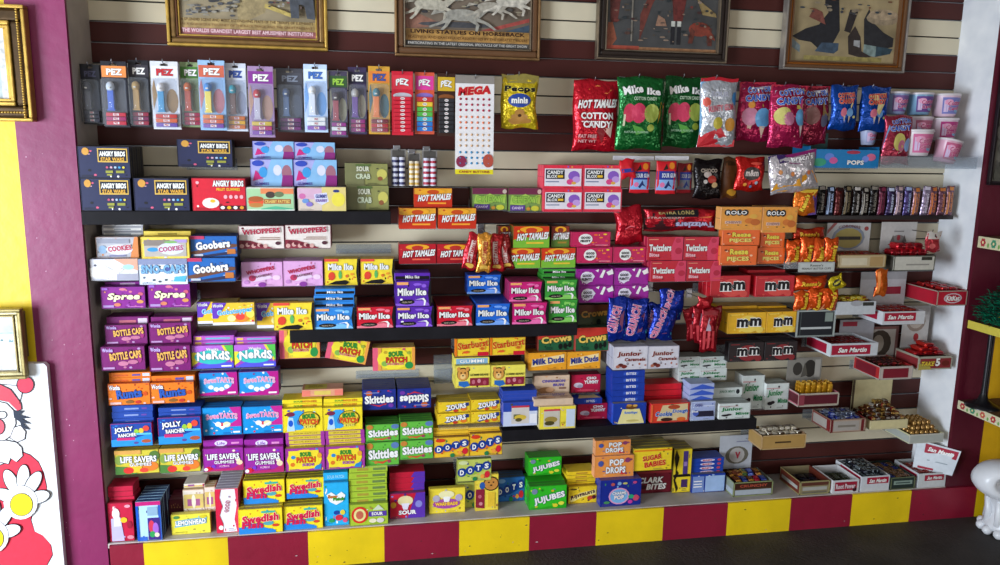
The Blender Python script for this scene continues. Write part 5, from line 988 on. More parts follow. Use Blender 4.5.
bag('candy_bag', (734, 157, 763, 191), .16, .035, '#c41c18', [E(.5, .52, .3, .2, '#2c2020'), T('m&m', .5, .54, .46, .2, '#d8c8c0', K, b=.06), E(.3, .2, .06, .05, '#d89030'), E(.7, .25, .06, .05, '#a8b8c8'), E(.5, .14, .05, .04, '#5c90c0'), E(.66, .82, .2, .04, '#e05040')], 'bright red bag with dark oval, left of the candy corn bag', seed=26)
bag('candy_bag', (764, 153, 812, 192), .2, .045, '#d8d0d4', [R(0, .8, .4, 1, '#38205c'), P([(.36, .98), (.4, .76), (.6, .7), (1, .8), (1, 1)], '#8c2068'), P([(.0, .1), (.1, .3), (.3, .2), (.6, .34), (.62, .14), (.3, .04)], '#e8a028'), P([(.62, .1), (.66, .44), (.9, .5), (1, .14)], '#e89c20')] +
    [E(.08+.12*i, .5+.08*math.sin(i*2), .04, .06, c) for i, c in enumerate(('#e8e0d8', '#d89058', W, '#e08848', W, '#c8b8b0', '#d87848'))] + [T("Brach's", .68, .86, .46, .14, W, '#5c1448', b=.05)], 'tilted white candy corn bag with purple corner', rot=.16, seed=27)
bag('candy_bag', (792, 190, 815, 215), .19, .03, '#e87820', [P([(0, .7), (0, 1), (1, 1), (.8, .8)], '#e8c040'), P([(.66, 0), (.8, .8), (1, .8), (1, 0)], '#5c3c90'), T("Reese's", .42, .5, .7, .24, '#f0d040', '#7c2c10', rot=1.2, b=.06)], 'orange bag with yellow top beside the dark bars', seed=28)
bag('candy_bag', (642, 209, 717, 231), .13, .04, '#b81828', [R(0, .08, .44, .6, '#3c1418'), R(.1, .66, .72, .96, '#14141c'), T('EXTRA LONG', .42, .84, .48, .14, '#b8a468', b=.03), P([(.72, .62), (.92, .7), (.9, .62)], '#e08848'), T('Twizzlers', .68, .3, .54, .26, '#b8b8d8', '#38285c', rot=PI, b=.07), T('STRAWBERRY', .28, .62, .5, .08, '#c8a8a0', b=.02)], 'long red and black liquorice pack lying upside down', seed=29)
bag('candy_bag', (612, 206, 640, 244), .14, .04, '#bc1428', [P([(.3, .4), (.5, .8), (.9, .4), (.5, .46)], '#d85868'), P([(0, .2), (.3, .3), (.2, 0)], '#8c0c1c')], 'plain crimson liquorice bag folded beside the long pack', rot=.1, seed=30)
# hanging bunch of red and gold bars
for i, (px, c, rt, lb) in enumerate((((468, 233, 483, 270), '#c01c2c', .26, 'leftmost'), ((478, 233, 492, 272), '#d89030', .06, 'gold, second'), ((487, 234, 502, 271), '#c42028', -.06, 'third'), ((494, 234, 508, 270), '#8c1c1c', -.24, 'dark rightmost'))):
    bag('candy_bar_pack', px, .2+.012*i*(1 if i < 2 else -1), .018, c, [R(.3, .2, .62, .8, '#e8d8d0' if i != 1 else '#f0c868'), T('HOT TAMALES', .5, .5, 1.6, .12, '#b0282c', rot=1.5, b=.05), E(.5, .12, .3, .06, '#e8b850')], f'red and gold bar pack of the fanned hanging bunch, {lb} one', cat='candy bar', rot=-rt*.8, seed=40+i)
p = at(488, 234, .2); hook(p.x, p.z, .25, 'wire hook holding the fanned red and gold packs')
# blue bunch
for i, (px, rt, lb) in enumerate((((606, 297, 626, 341), .02, 'leftmost'), ((625, 299, 648, 341), -.03, 'second from left'), ((646, 303, 661, 339), -.1, 'third from left'), ((659, 290, 684, 320), -.1, 'tilted topmost'), ((652, 309, 676, 340), -.14, 'lower right'))):
    bag('candy_bar_pack', px, (.2, .2, .17, .19, .215)[i], .03, '#0e2c94', [T('CRUNCH', .3, .5, 1.3, .22, '#c86888', '#e8d0e0', rot=1.35, b=.07), P([(.5, .2), (.7, .24), (.8, .7), (.62, .6)], '#7c3858'), P([(.8, .1), (.95, .2), (.9, .3)], '#3890a0')], f'shiny blue chocolate pack above the white boxes, {lb} one', cat='candy pack', rot=rt, seed=50+i)
p = at(664, 294, .17); hook(p.x, p.z, .2, 'wire hook above the blue chocolate packs')
for i, (px, d_, rt, lb) in enumerate((((681, 307, 699, 340), .17, .2, 'leftmost'), ((690, 306, 708, 343), .2, .1, 'second'), ((699, 309, 716, 352), .225, -.02, 'nearest, lowest'), ((704, 306, 720, 345), .19, -.08, 'rightmost'))):
    bag('candy_rope_pack', px, d_,   .02, '#98101e', [R(.16, .08, .3, .5, '#d84850'), R(.42, .08, .56, .5, '#e05058'), R(.68, .08, .82, .5, '#c8343c'), P([(.3, .5), (.44, .82), (.6, .5)], '#b0a0b0'), R(.1, .86, .9, .96, '#8c0c1c')], f'red candy rope pack hanging left of the peanut boxes, {lb} one', cat='candy pack', rot=rt, seed=60+i, pinch=.02)
p = at(704, 300, .16); hook(p.x, p.z, .21, 'wire hook holding the red candy rope packs')
bag('candy_bag', (697, 297, 712, 309), .22, .02, '#a81420', [E(.5, .5, .2, .2, '#c83038')], 'small crumpled red pack on top of the rope packs', seed=66)
# ------------------------------------------------------------------ dispenser blister packs
def pack(px, d, card, head, cap, stem, ref, lab, art='#8c8c94', logo=W, n=1, bright=1):
    x0, yt, x1, yb = px; a = at(x0, yb, d); b = at(x1, yb, d); c = at(x0, yt, d); w, h = b.x-a.x-.003, c.z-a.z
    def one(dy, full, lb):
        r = empty('dispenser_pack', (a.x, -d+dy, a.z)); tag(r, lb, 'blister pack')
        mb = MB(); mc = mat(card)
        mb.box(0, w, -.0008, 0, 0, h*.93, mc); mb.box(0, w*.36, -.0008, 0, h*.93, h, mc); mb.box(w*.64, w, -.0008, 0, h*.93, h, mc); mb.box(w*.36, w*.64, -.0008, 0, h*.965, h, mc)   # hang hole between
        fm = flatmap(-.0008)
        ops_into(mb, [R(.02, .76, .98, .93, head), E(.74, .42, .22, .18, art), P([(.04, .28), (.2, .5), (.1, .74), (.02, .6)], art)] if full else [R(.02, .76, .98, .93, head)], w, h, fm)
        mb.obj('backing_card', r)
        if not full: return r
        mb = MB(); ops_into(mb, [T('PEZ', .52, .84, .62, .1, logo, K if logo != K else None, b=.06)], w, h, fm, lay0=2.5); mb.obj('lettering', r)
        sx = w*.36; sw = .0105
        mb = MB(); mb.box(sx-sw, sx+sw, -.017, -.003, h*.26, h*.56, mat(stem, 'plastic'), .002); mb.box(sx-sw*1.25, sx+sw*1.25, -.019, -.002, h*.25, h*.275, mat(stem, 'plastic'), .001); mb.obj('dispenser_stem', r)
        mb = MB(); mb.lathe([(.002, -.002), (.011, 0), (.0135, .006), (.014, .014), (.012, .022), (.007, .028), (.001, .03)], mat(cap, 'plastic'), 16, (sx, -.0125, h*.56)); 
        mb.box(sx-.004, sx+.004, -.030, -.024, h*.56+.006, h*.56+.011, mat('#e8e0d0', 'plastic'), .001); mb.obj('dispenser_head', r)
        for i in range(3):
            mb = MB(); z0 = h*(.035+.065*i); mb.box(w*.12, w*.9, -.012, -.0015, z0, z0+h*.057, mat(ref[i % len(ref)]), .0012)
            ops_into(mb, [R(.36, .2, .64, .8, W), T('PEZ', .5, .5, .2, .5, '#c02030', b=.05)], w*.78, h*.057, flatmap(-.012, z0, w*.12)); mb.obj('refill_pack', r)
        mb = MB(); bm = bmesh.new(); bmesh.ops.create_cube(bm, size=1)
        for v in bm.verts: v.co = (w*.5+v.co.x*w*.92, -.0185+v.co.y*.034, h*.38+v.co.z*h*.72)
        bmesh.ops.bevel(bm, geom=bm.edges[:], offset=.005, segments=2, affect='EDGES'); mb.bm(bm, BLI, True); mb.obj('clear_blister', r)
        return r
    one(0, True, lab)
    for i in range(n): one(.012+.008*i, False, f'{ORD[i]} plain card behind the {lab}'[:110])
    p = at((x0+x1)/2, yt, d); hook(a.x+w/2, c.z-h*.035-.0012, d+.02, 'wire hook holding the ' + lab)
pk = [((84, 64, 104, 124), .16, '#16161c', '#20202c', '#3c3c48', '#50505c', ('#28283c',), 'dimmest black dispenser pack beside side wall', '#242430', '#50506c'),  # card and stem colours darkened for the shadow it hangs in
      ((105, 61, 131, 127), .2, '#1c1c26', '#e88c48', '#c8d0d8', '#2858b8', ('#c8243c', '#a82060'), 'black dispenser pack with blue stem', '#302c30', W),
      ((132, 60, 153, 127), .17, '#181820', '#38343c', '#c8a060', '#b88c48', ('#a01c3c', '#801c50'), 'black dispenser pack with gold stem', '#2c241c', W),
      ((154, 61, 182, 129), .21, '#d8d8dc', '#e8e8ec', '#e8e4e4', '#2088b8', ('#6848a0', '#d86038', '#c83028'), 'clear dispenser pack with brown ball figure', '#9c7440', '#c83038'),
      ((183, 62, 204, 127), .18, '#8ca070', '#4c8038', '#d86828', '#b8442c', ('#a82048', '#c02840'), 'green topped dispenser pack with orange head', '#707848', W),
      ((201, 60, 228, 130), .21, '#98bce0', '#d06850', '#3c88d0', '#e8d050', ('#7c4ca0', '#d8603c', '#e0803c'), 'sky blue dispenser pack with yellow stem', '#c07078', W),
      ((227, 63, 249, 131), .18, '#d4d8e4', '#e8ecf4', '#30a8b8', '#6c4840', ('#d87840', '#e8b040'), 'white dispenser pack with teal head', '#a8a8b8', '#405ca8'),
      ((250, 66, 276, 137), .2, '#a888b0', '#8c3c98', '#c02c38', '#b8b0c0', ('#7c40a0', '#b83c70', '#d8b848'), 'mauve dispenser pack with red head', '#c09078', W),
      ((278, 68, 305, 132), .15, '#484850', '#54545c', '#586c90', '#4c6c98', ('#7c2c70', '#602c60'), 'dim grey dispenser pack with steel blue stem', '#585c68', '#9098a8'),
      ((305, 64, 329, 132), .2, '#c8dcf8', '#e8f4ff', '#f4f4f4', '#e4e8f0', ('#8c50b0', W, W), 'brightest white and icy dispenser pack', '#70a8e0', '#4878c8'),
      ((330, 71, 349, 137), .19, '#484058', '#3c5c38', '#402c38', '#a02c40', ('#a02c8c', W), 'dark dispenser pack with dark red stem', '#a09878', '#a8d850'),
      ((349, 67, 368, 134), .17, '#403458', '#302c44', '#c8c0b8', '#6c3c98', ('#a0247c', '#b02c68'), 'violet stemmed dispenser pack beside the orange one', '#a89878', W),
      ((369, 66, 391, 134), .2, '#d8a038', '#e8883c', '#3c7c88', '#e87828', ('#a02c48', '#c02830', '#7c2030'), 'golden dispenser pack with orange stem', '#406c70', '#4858a0')]
for q in pk: pack(*q[:8], art=q[8], logo=q[9], n=1)
def refill(px, d, base, head, cols, lab, rows, cart, text='PEZ', n=1):
    x0, yt, x1, yb = px; a = at(x0, yb, d); b = at(x1, yb, d); c = at(x0, yt, d); w, h = b.x-a.x-.003, c.z-a.z
    r = empty('refill_card', (a.x, -d, a.z)); tag(r, lab, 'refill card')
    mb = MB(); mb.box(0, w, -.001, 0, 0, h, mat(base)); ops_into(mb, [R(.04, .72, .96, .94, head), E(.5, .62, .44, .05, cart)], w, h, flatmap(-.001)); mb.obj('backing_card', r)
    mb = MB(); ops_into(mb, [T(text, .5, .82, .6, .1, W, K, arc=.1, b=.06)], w, h, flatmap(-.001), lay0=2); mb.obj('lettering', r)
    for i in range(rows):
        z0 = h*(.05+.56*i/rows); mb = MB(); mb.box(w*.1, w*.9, -.011, -.001, z0, z0+h*.5/rows, mat(cols[i*len(cols)//rows]), .001)
        ops_into(mb, [E(.5, .5, .14, .34, W), T('PEZ', .5, .5, .2, .3, '#802030', b=.03)], w*.8, h*.5/rows, flatmap(-.011, z0, w*.1)); mb.obj('refill_pack', r)
    hook(a.x+w/2, c.z-.01, d+.014, 'wire hook holding the ' + lab)
refill((392, 71, 414, 135), .2, '#d01c34', '#e03848', ('#d82038',), 'red card of white oval candy refills', 9, '#c0c0c8')
refill((415, 72, 435, 134), .18, '#d8583c', '#e0409c', ('#2878c8', '#40b0c0', '#58b848', '#e8c038', '#d03838'), 'rainbow striped candy refill card', 7, '#8c70c0')
refill((437, 73, 456, 136), .18, '#3c2018', '#d8b030', ('#2c2c30', '#343438'), 'dark brown candy refill card', 8, '#8c5028')
# candy dots sheet
a = at(455, 174, .22); b = at(493, 174, .22); c = at(455, 75, .22); w, h = b.x-a.x, c.z-a.z
r = empty('candy_dot_sheet', (a.x, -.22, a.z)); tag(r, 'long white sheet of coloured candy dots with a yellow foot', 'candy sheet')
mb = MB(); mb.box(0, w, -.002, 0, 0, h, mat('#ece8e8')); ops_into(mb, [R(0, .92, 1, 1, '#908880'), R(0, 0, 1, .05, '#e8d828')], w, h, flatmap(-.002)); mb.obj('sheet', r)
mb = MB(); ops_into(mb, [T('MEGA', .5, .85, .84, .09, '#c81c2c', '#e87040', rot=.08, sh=.2, b=.09), T('CANDY BUTTONS', .5, .025, .8, .025, '#a01c30', b=.03)], w, h, flatmap(-.002), lay0=1.5); mb.obj('lettering', r)
rows = ['#b01c40']*3 + ['#e88058']*3 + ['#d8b088']*3 + ['#2c88b8']*3
for j, c_ in enumerate(rows):
    mb = MB()
    for i in range(6):
        mb.lathe([(.0048, 0), (.0044, .0018), (.0028, .0032), (.0003, .0038)], mat(c_, 'plastic'), 10, (0, 0, 0), cap=False)
        n0 = len(mb.v)-40
        for q in range(n0, len(mb.v)):
            x, y, z = mb.v[q]; mb.v[q] = (w*(.13+.148*i)+x, -.0022-z, h*(.765-.056*j-(.012*(j//3)))+y)
    mb.obj('candy_dot_row', r)
mb = MB(); fm = flatmap(-.004); ops_into(mb, [E(.16, .13, .14, .06, '#8c2c4c'), E(.86, .14, .14, .07, '#b85040')], w, h, fm, lay0=2); mb.obj('round_sticker', r)
hook(a.x+w/2, c.z-.012, .236, 'wire hook holding the candy dot sheet')
# roll packs under the dispensers
for i, (px, d_, c1, c2, lb) in enumerate((((391, 157, 407, 186), .15, '#30305c', '#e0e0ec', 'navy and white'), ((408, 161, 421, 186), .15, '#c8a048', '#ece0c8', 'golden yellow'), ((422, 158, 438, 186), .16, '#a82840', '#e0e0f0', 'red and white'))):
    x0, yt, x1, yb = px; a = at(x0, yb, d_); b = at(x1, yb, d_); c = at(x0, yt-8, d_); w = b.x-a.x-.003; h = at(x0, yt, d_).z-a.z; H = c.z-a.z
    r = empty('mint_roll_pack', (a.x, -d_, a.z)); tag(r, f'{lb} mint roll pack hanging over the orange boxes', 'roll pack')
    mb = MB(); mb.box(0, w, -.001, 0, 0, H, mat('#7c7874')); ops_into(mb, [R(.1, h/H, .9, .97, '#4c4844')], w, H, flatmap(-.001)); mb.obj('backing_card', r)
    for j in range(2):
        mb = MB(); x = w*(.28+.44*j); mb.lathe([(.001, 0), (w*.2, .001), (w*.2, h-.001), (.001, h)], mat(c2), 14, (x, -.012, 0.001))
        for k in range(5): mb.lathe([(w*.204, 0), (w*.204, h*.09)], mat(c1), 14, (x, -.012, h*(.06+.19*k)), cap=False)
        mb.obj('mint_roll', r)
    hook(a.x+w/2, c.z-.008, d_+.014, f'wire hook holding the {lb} mint roll pack')
# ------------------------------------------------------------------ tubs on the right
def tub(px, d, lab, c1, c2, tilt=0, gr_=None):
    x0, yt, x1, yb = px; a = at((x0+x1)/2, yb, d); rt = (at(x1, yt, d).x-at(x0, yt, d).x)/2; H = at((x0+x1)/2, yt, d).z-a.z; rb = rt*.74
    r = empty('candy_tub', (a.x, -d+rt, a.z)); tag(r, lab, 'tub', 'round cotton candy tubs')
    mb = MB(); mb.lathe([(rb*.9, 0), (rb, .003), (rt*.955, H*.9)], mat(c1, 'plastic'), 28); mb.obj('tub_body', r)
    mb = MB(); mb.lathe([(rt*.96, H*.9), (rt*1.0, H*.905), (rt*1.0, H*.985), (rt*.9, H), (rt*.86, H*.975), (.001, H*.97)], mat('#e4dce0', 'plastic'), 28, cap=False); mb.obj('tub_lid', r)
    def fm(x, z, lay):
        v = z/H; q = rb+(rt*.955-rb)*min(1, v/.9); an = -PI/2 + (x/(rt*1.7)-.5)*1.9; rr_ = q+.0012+.0004*lay; return (rr_*math.cos(an), rr_*math.sin(an), z)
    fm.curved = True
    w = rt*1.7
    mb = MB(); ops_into(mb, [R(.06, .12, .94, .82, c2), E(.3, .62, .18, .12, '#e8a0c0'), E(.75, .3, .18, .12, '#80b8d8'), R(.12, .2, .3, .7, '#d8c0e0')], w, H, fm); mb.obj('label', r)
    mb = MB(); ops_into(mb, [T('Cotton', .56, .58, .6, .2, '#c02878', W, rot=.1, b=.05), T('Candy', .58, .34, .56, .2, '#c02878', W, rot=.1, b=.05)], w, H, fm, lay0=3); mb.obj('lettering', r)
    r.rotation_euler = (0, tilt, 0); return r
TUB = [((891, 91, 914, 114), .15, 'tub in the top row, left of three', '#90a0c8', '#7c5c98'), ((915, 92, 939, 114.5), .15, 'tub in the top row, middle of three', '#80a8c8', '#6c4890'), ((941, 93, 966, 116.5), .16, 'tub in the top row, right with pale label', '#e0c0d0', '#7c80c0'),
       ((914, 116, 938, 139), .15, 'tub in the middle row, half hidden left', '#d0b8c8', '#b0607c'), ((939, 117.5, 964, 140), .16, 'tub in the middle row with magenta label', '#dcc8d4', '#b83c80')]
for px, d_, lb, c1, c2 in TUB: tub(px, d_, 'cotton candy ' + lb, c1, c2)
tub((911, 129, 940, 156), .235, 'white cotton candy tub with pink label, lower front left', '#e8dce0', '#d8709c')
tub((941, 139, 964, 163), .235, 'pink cotton candy tub leaning over, lowest right', '#dca8bc', '#c86088', tilt=.2)
tub((865, 128, 880, 145), .13, 'tiny pastel tub behind the blue lollipop display', '#c0c8e8', '#a8b0d8')
# clear tray under the tubs
a = at(880, 167, .24); b = at(977, 165, .24)
def clear_tray(x0, x1, d, z, lip, lab):
    r = empty('acrylic_tray', ((x0+x1)/2, 0, z-.004)); hw = (x1-x0)/2; tag(r, lab, 'shelf')
    mb = MB(); mb.box(-hw, hw, -d, -.002, 0, .0035, ACR, .0006); mb.obj('tray_floor', r)
    mb = MB(); mb.box(-hw, hw, -d-.003, -d, 0, lip, ACR, .0006); mb.obj('front_lip', r)
    mb = MB(); mb.box(hw-.003, hw, -d, -.002, .0035, lip, ACR); mb.obj('side_lip', r)
    mb = MB(); mb.box(-hw, hw, -.002, -.0005, .0035, .06, ACR); mb.obj('back_plate', r)
clear_tray(a.x, min(b.x, XR-.003), .238, a.z, .05, 'clear tray carrying the cotton candy tubs')
# blue lollipop display box, open topped with a raised back
a = at(809, 167.5, .2); b = at(878, 167.5, .2); w = b.x-a.x; zt = at(809, 146, .2).z; h = zt-a.z
r = empty('lollipop_display', (a.x, -.2, a.z)); tag(r, 'open blue lollipop display box with raised back panel', 'display box')
mb = MB(); mb.box(0, w, 0, .003, 0, h*.86, mat('#1c7cb8')); mb.box(0, .003, .003, .14, 0, h, mat('#186498')); mb.box(w-.003, w, .003, .14, 0, h, mat('#186498')); mb.box(.003, w-.003, .003, .14, 0, .003, mat('#186498')); mb.obj('tray_body', r)
mb = MB(); ops_into(mb, [E(.14, .3, .1, .22, '#3c9c78'), E(.28, .6, .07, .2, '#6888d8'), E(.34, .4, .06, .18, '#d05c98'), E(.62, .86, .1, .1, '#b03850'), E(.88, .6, .07, .2, '#d86c90'), E(.8, .5, .05, .18, '#7890e0')], w, h*.86, flatmap(0)); mb.obj('printed_picture', r)
mb = MB(); ops_into(mb, [T('POPS', .66, .3, .24, .26, W, '#183c70', b=.06)], w, h*.86, flatmap(0), lay0=3); mb.obj('lettering', r)
mb = MB(); zb2 = at(812, 133, .06).z-a.z; mb.box(.006, w*.5, .134, .137, .003, zb2, mat('#2c5858')); ops_into(mb, [R(.1, .5, .9, .52, '#406c6c')], w*.5, zb2, flatmap(.134)); mb.obj('back_panel', r)
mb = MB(); ops_into(mb, [T('POPS', .6, .84, .6, .13, '#a8b8b8', b=.04)], w*.5, zb2, flatmap(.134), lay0=2); mb.obj('back_lettering', r)
for i in range(9):
    x = w*(.1+.1*i); q = empty('lollipop', (a.x+x, -.2+.03+.06*(i % 2), a.z+.004)); tag(q, 'round lollipop standing in the blue display box', 'lollipop', 'lollipops in the blue display box')
    hh = h*.62
    mb = MB(); mb.tube([(0, 0, 0), (0, 0, hh)], .0016, mat('#f0f0f0', 'plastic'), 6); mb.obj('stick', q)
    mb = MB(); mb.lathe([(.001, -.011), (.007, -.009), (.011, -.003), (.011, .003), (.007, .009), (.001, .011)], mat(('#3050a8', '#c84860', '#6c4890')[i % 3], 'plastic'), 12, (0, 0, hh+.008)); mb.obj('candy_head', q)
acrylic(a.x, a.x+w, .2, a.z, 'clear shelf under the blue lollipop display box')
# ------------------------------------------------------------------ upright bars on a rack
a = at(816, 218, .13); b = at(952, 217, .13)
r = empty('bar_rack', ((a.x+b.x)/2, 0, a.z)); hw = (b.x-a.x)/2; tag(r, 'dark rack holding the upright chocolate bars', 'rack')
mb = MB(); mb.box(-hw, hw, -.135, -.004, -.006, -.001, mat('#241c1e', 'plastic'), .001); mb.obj('rack_floor', r)
mb = MB(); mb.box(-hw, hw, -.139, -.135, -.006, .012, mat('#241c1e', 'plastic'), .001); mb.obj('front_lip', r)
bars = [(816, '#14100f', '#a8a098', 'black'), (825, '#2c3448', '#b8ccf0', 'slate and ice blue'), (833.5, '#5c1c1c', '#281414', 'dark red'), (842, '#18120e', '#7c6c50', 'black with tan letters'), (851, '#1c1614', '#c8c0b8', 'black with white tip'), (859.5, '#201818', '#a0988c', 'charcoal'), (868, '#181414', '#8c8478', 'black and grey'),
        (876.5, '#4c1c30', '#7c2c44', 'wine'), (885, '#342850', '#d0d8f0', 'navy and white'), (893.5, '#6c5c70', '#c8a8a8', 'grey mauve'), (902, '#483c70', '#a8b8e0', 'indigo and pale blue'), (910.5, '#80606c', '#c87838', 'mauve with orange top'), (919, '#9888a0', '#d8d0e0', 'silver leaning'), (927.5, '#704858', '#c87030', 'plum and orange'), (936, '#6c4454', '#c87838', 'plum, orange tipped'), (944, '#7c5868', '#d08848', 'rosy, orange tipped')]
for i, (x, c1, c2, nm) in enumerate(bars):
    q0 = at(x, 217.5, .125); q1 = at(x+8, 217.5, .125); zt = at(x, 186+(i % 3)*.8, .125).z; w = q1.x-q0.x-.002; h = zt-q0.z
    mb, fm = bagmesh(w, h, .022, mat(c1, 'foil'), nx=6, nz=12, seed=i, wr=.3, pinch=.02)
    o = mb.obj('chocolate_bar', None, (q0.x, -.122, q0.z+.001)); m2 = MB(); ops_into(m2, [R(.3, .86, .8, .97, c2), R(.1, .1, .3, .8, c2)] if i % 2 else [R(.15, .88, .85, .98, c2)], w, h, fm); m2.obj('printed_band', o)
    m2 = MB(); ops_into(m2, [T(('HERSHEY', 'DARK BAR', 'ALMOND', 'CHARLESTON')[i % 4], .58, .48, .62*h/w, .3*w/h, c2, rot=PI/2, b=.04)], w, h, fm, 'ink', lay0=2); m2.obj('lettering', o)
    if i == 12: o.rotation_euler = (0, .06, 0)
    tag(o, f'{nm} chocolate bar upright, {ORD[i] if i < 11 else ("twelfth","thirteenth","fourteenth","fifteenth","sixteenth")[i-11]} from left in the rack', 'chocolate bar', 'upright bars in the dark rack')
# ------------------------------------------------------------------ cigar-box trays of loose sweets
def wrapmesh(L, w, t, c, c2, tw=True):
    """twist or crimp wrapped piece lying along Y"""
    mb = MB(); prof = [(-.5, .9, .1), (-.42, .7, .25), (-.38, .8, .7), (-.3, 1, 1), (.3, 1, 1), (.38, .8, .7), (.42, .7, .25), (.5, .9, .1)]
    vs = []; n = 10
    for y, a, b in prof:
        for k in range(n):
            q = 2*PI*k/n; vs.append((math.copysign(abs(math.cos(q))**.6, math.cos(q))*w/2*a, y*L, t/2+math.copysign(abs(math.sin(q))**.6, math.sin(q))*t/2*b))
    m1, m2 = mat(c, 'foil'), mat(c2, 'foil')
    for j in range(len(prof)-1):
        o = j*n; mb.add([vs[o+k] for k in range(2*n)], [(k, (k+1) % n, n+(k+1) % n, n+k) for k in range(n)], m2 if j in (0, 1, 5, 6) else m1, True)
    mb.add(vs[:n], [list(range(n))], m2); mb.add(vs[-n:], [list(range(n))[::-1]], m2)
    mb.add([(-w*.3, -L*.22, t*1.005), (w*.3, -L*.22, t*1.005), (w*.3, L*.22, t*1.005), (-w*.3, L*.22, t*1.005)], [(0, 1, 2, 3)], m2)
    return mb
def ballmesh(rad, c):
    mb = MB(); mb.lathe([(rad*math.sin(PI*i/8)+.0002, rad-rad*math.cos(PI*i/8)) for i in range(9)], mat(c, 'foil'), 12); return mb
TN = [0]
def tray(px, d, L, wall, fops, side, fill, lab, short, lid=None, ledge=False, shelf=True, level=.75, yaw=0, txt=None, trim=None):
    x0, yt, x1, yb = px
    if ledge:
        v = atz(x0, yb, ZS+.001); d = min(.238, -v.y)
    a = at(x0, yb, d); b = at(x1, yb, d); w = b.x-a.x; h = at(x0, yt, d).z-a.z; z = ZS+.001 if ledge else a.z
    L = min(L, d-.012)
    if a.x+w > XR-.004: a.x = XR-.004-w
    r = empty('candy_tray', (a.x, -d, z)); tag(r, lab, 'tray')
    t = .0035; mw = mat(wall); ms = mat(side)
    mb = MB()
    mb.box(0, w, 0, t, 0, h, mw, .0006); mb.box(0, w, L-t, L, 0, h, mw, .0006); mb.box(0, t, t, L-t, 0, h, ms, .0006); mb.box(w-t, w, t, L-t, 0, h, ms, .0006)
    mb.box(t, w-t, t, L-t, 0, .003, mw)
    if trim:                       # printed paper edging
        for (p, q, u, v_) in ((0, w, 0, .004), (0, w, h-.004, h)): mb.box(p, q, -.0006, 0, u, v_, mat(trim))
        for (p, q) in ((0, .005), (w-.005, w)): mb.box(p, q, -.0006, 0, 0, h, mat(trim))
        for (u, v_) in ((0, .004), (h-.004, h)): mb.box(-.0006, 0, 0, L, u, v_, mat(trim))
    mb.obj('tray_walls', r)
    lev = h*level
    mb = MB(); mb.box(t, w-t, t, L-t, .003, lev, mat('#5c4838', 'matte')); mb.obj('raised_insert', r)
    pic = [o for o in fops if o[0] != 't']; tx = [o for o in fops if o[0] == 't']
    if pic:
        mb = MB(); ops_into(mb, pic, w, h, flatmap(-.0006 if trim else 0)); 
        def sm(x, zz, lay): return (-.00045*(1+lay), L-x, zz)
        sm.curved = False
        ops_into(mb, [o for o in pic if o[0] == 'r'][:1], L, h, sm); mb.obj('printed_label', r)
    if tx: mb = MB(); ops_into(mb, tx, w, h, flatmap(-.0006 if trim else 0), lay0=3); mb.obj('lettering', r)
    if lid:
        (lx0, lyt, lx1, lyb), lc, lops = lid; dl = d-L-.004 if d-L-.004 > .006 else .006
        p0 = at(lx0, lyb, dl); p1 = at(lx1, lyb, dl); lh = at(lx0, lyt, dl).z-p0.z
        ox_, oz_ = p0.x-a.x, p0.z-z; lw = p1.x-p0.x
        mb = MB(); mb.box(ox_, ox_+lw, d-dl-.003, d-dl, min(oz_, h*.9), oz_+lh, mat(lc)); ops_into(mb, [o for o in lops if o[0] != 't'], lw, lh, flatmap(d-dl-.003, oz_, ox_)); mb.obj('tray_lid', r)
        tl = [o for o in lops if o[0] == 't']
        if tl: mb = MB(); ops_into(mb, tl, lw, lh, flatmap(d-dl-.003, oz_, ox_), lay0=4); mb.obj('lid_lettering', r)
    if shelf and not ledge: acrylic(a.x+.003, a.x+w-.003, d-.012, z, 'clear shelf under the ' + short)
    # the sweets, each one an object
    kind_, cols, (cw, cl, ct), nl = fill; rn = random.Random(int(x0)); meshes = []
    for c in cols:
        if kind_ == 'ball': meshes.append(ballmesh(cw/2, c[0]).mesh('wrapped_candy'))
        else: meshes.append(wrapmesh(cl, cw, ct, c[0], c[1]).mesh('wrapped_candy'))
    iw, il = w-2*t-.002, L-2*t-.002; cnt = 0
    if kind_ in ('ball', 'mini', 'bar'):
        for l in range(nl):
            nx = max(1, int(iw/(cw*1.03)) - l); ny = max(1, int(il/(cl*1.02)) - (l if kind_ != 'bar' else 0))
            for j in range(ny):
                for i in range(nx):
                    cx_ = t+.001+iw/2 + (i-(nx-1)/2)*cw*1.03; cy_ = t+.001+il/2 + (j-(ny-1)/2)*cl*1.02
                    o = link('wrapped_candy' if kind_ != 'bar' else 'wrapped_bar', rn.choice(meshes), None, (a.x+cx_+rn.uniform(-.0008, .0008), -d+cy_+rn.uniform(-.001, .001), z+lev+.0005+l*ct*.93 + rn.uniform(0, .0012)))
                    o.rotation_euler = (rn.uniform(-.1, .1) if kind_ == 'mini' else 0, rn.uniform(-.12, .12) if kind_ == 'mini' else 0, rn.uniform(-.3, .3) if kind_ == 'mini' else rn.uniform(-.05, .05))
                    tag(o, f'wrapped sweet lying in the {short}', 'sweet', f'wrapped sweets in the {short}'); cnt += 1
    elif kind_ == 'stand':
        nx = max(1, int(iw/(cw*1.05)))
        for l in range(nl):
            for i in range(nx):
                o = link('wrapped_bar', rn.choice(meshes), None, (a.x+t+.001+iw/2+(i-(nx-1)/2)*cw*1.05, -d+t+ct+.004+l*(ct+.004), z+lev+.001+cl/2))
                o.rotation_euler = (-PI/2, 0, rn.uniform(-.05, .05)); tag(o, f'wrapped pack standing in the {short}', 'sweet', f'wrapped packs in the {short}')
    TN[0] += cnt
    return r, a, w, h, L, d
SM = (.024, .036, .016)
LBL = '#b02030'
def red(*c): return [(c_, '#8c1420') for c_ in c]
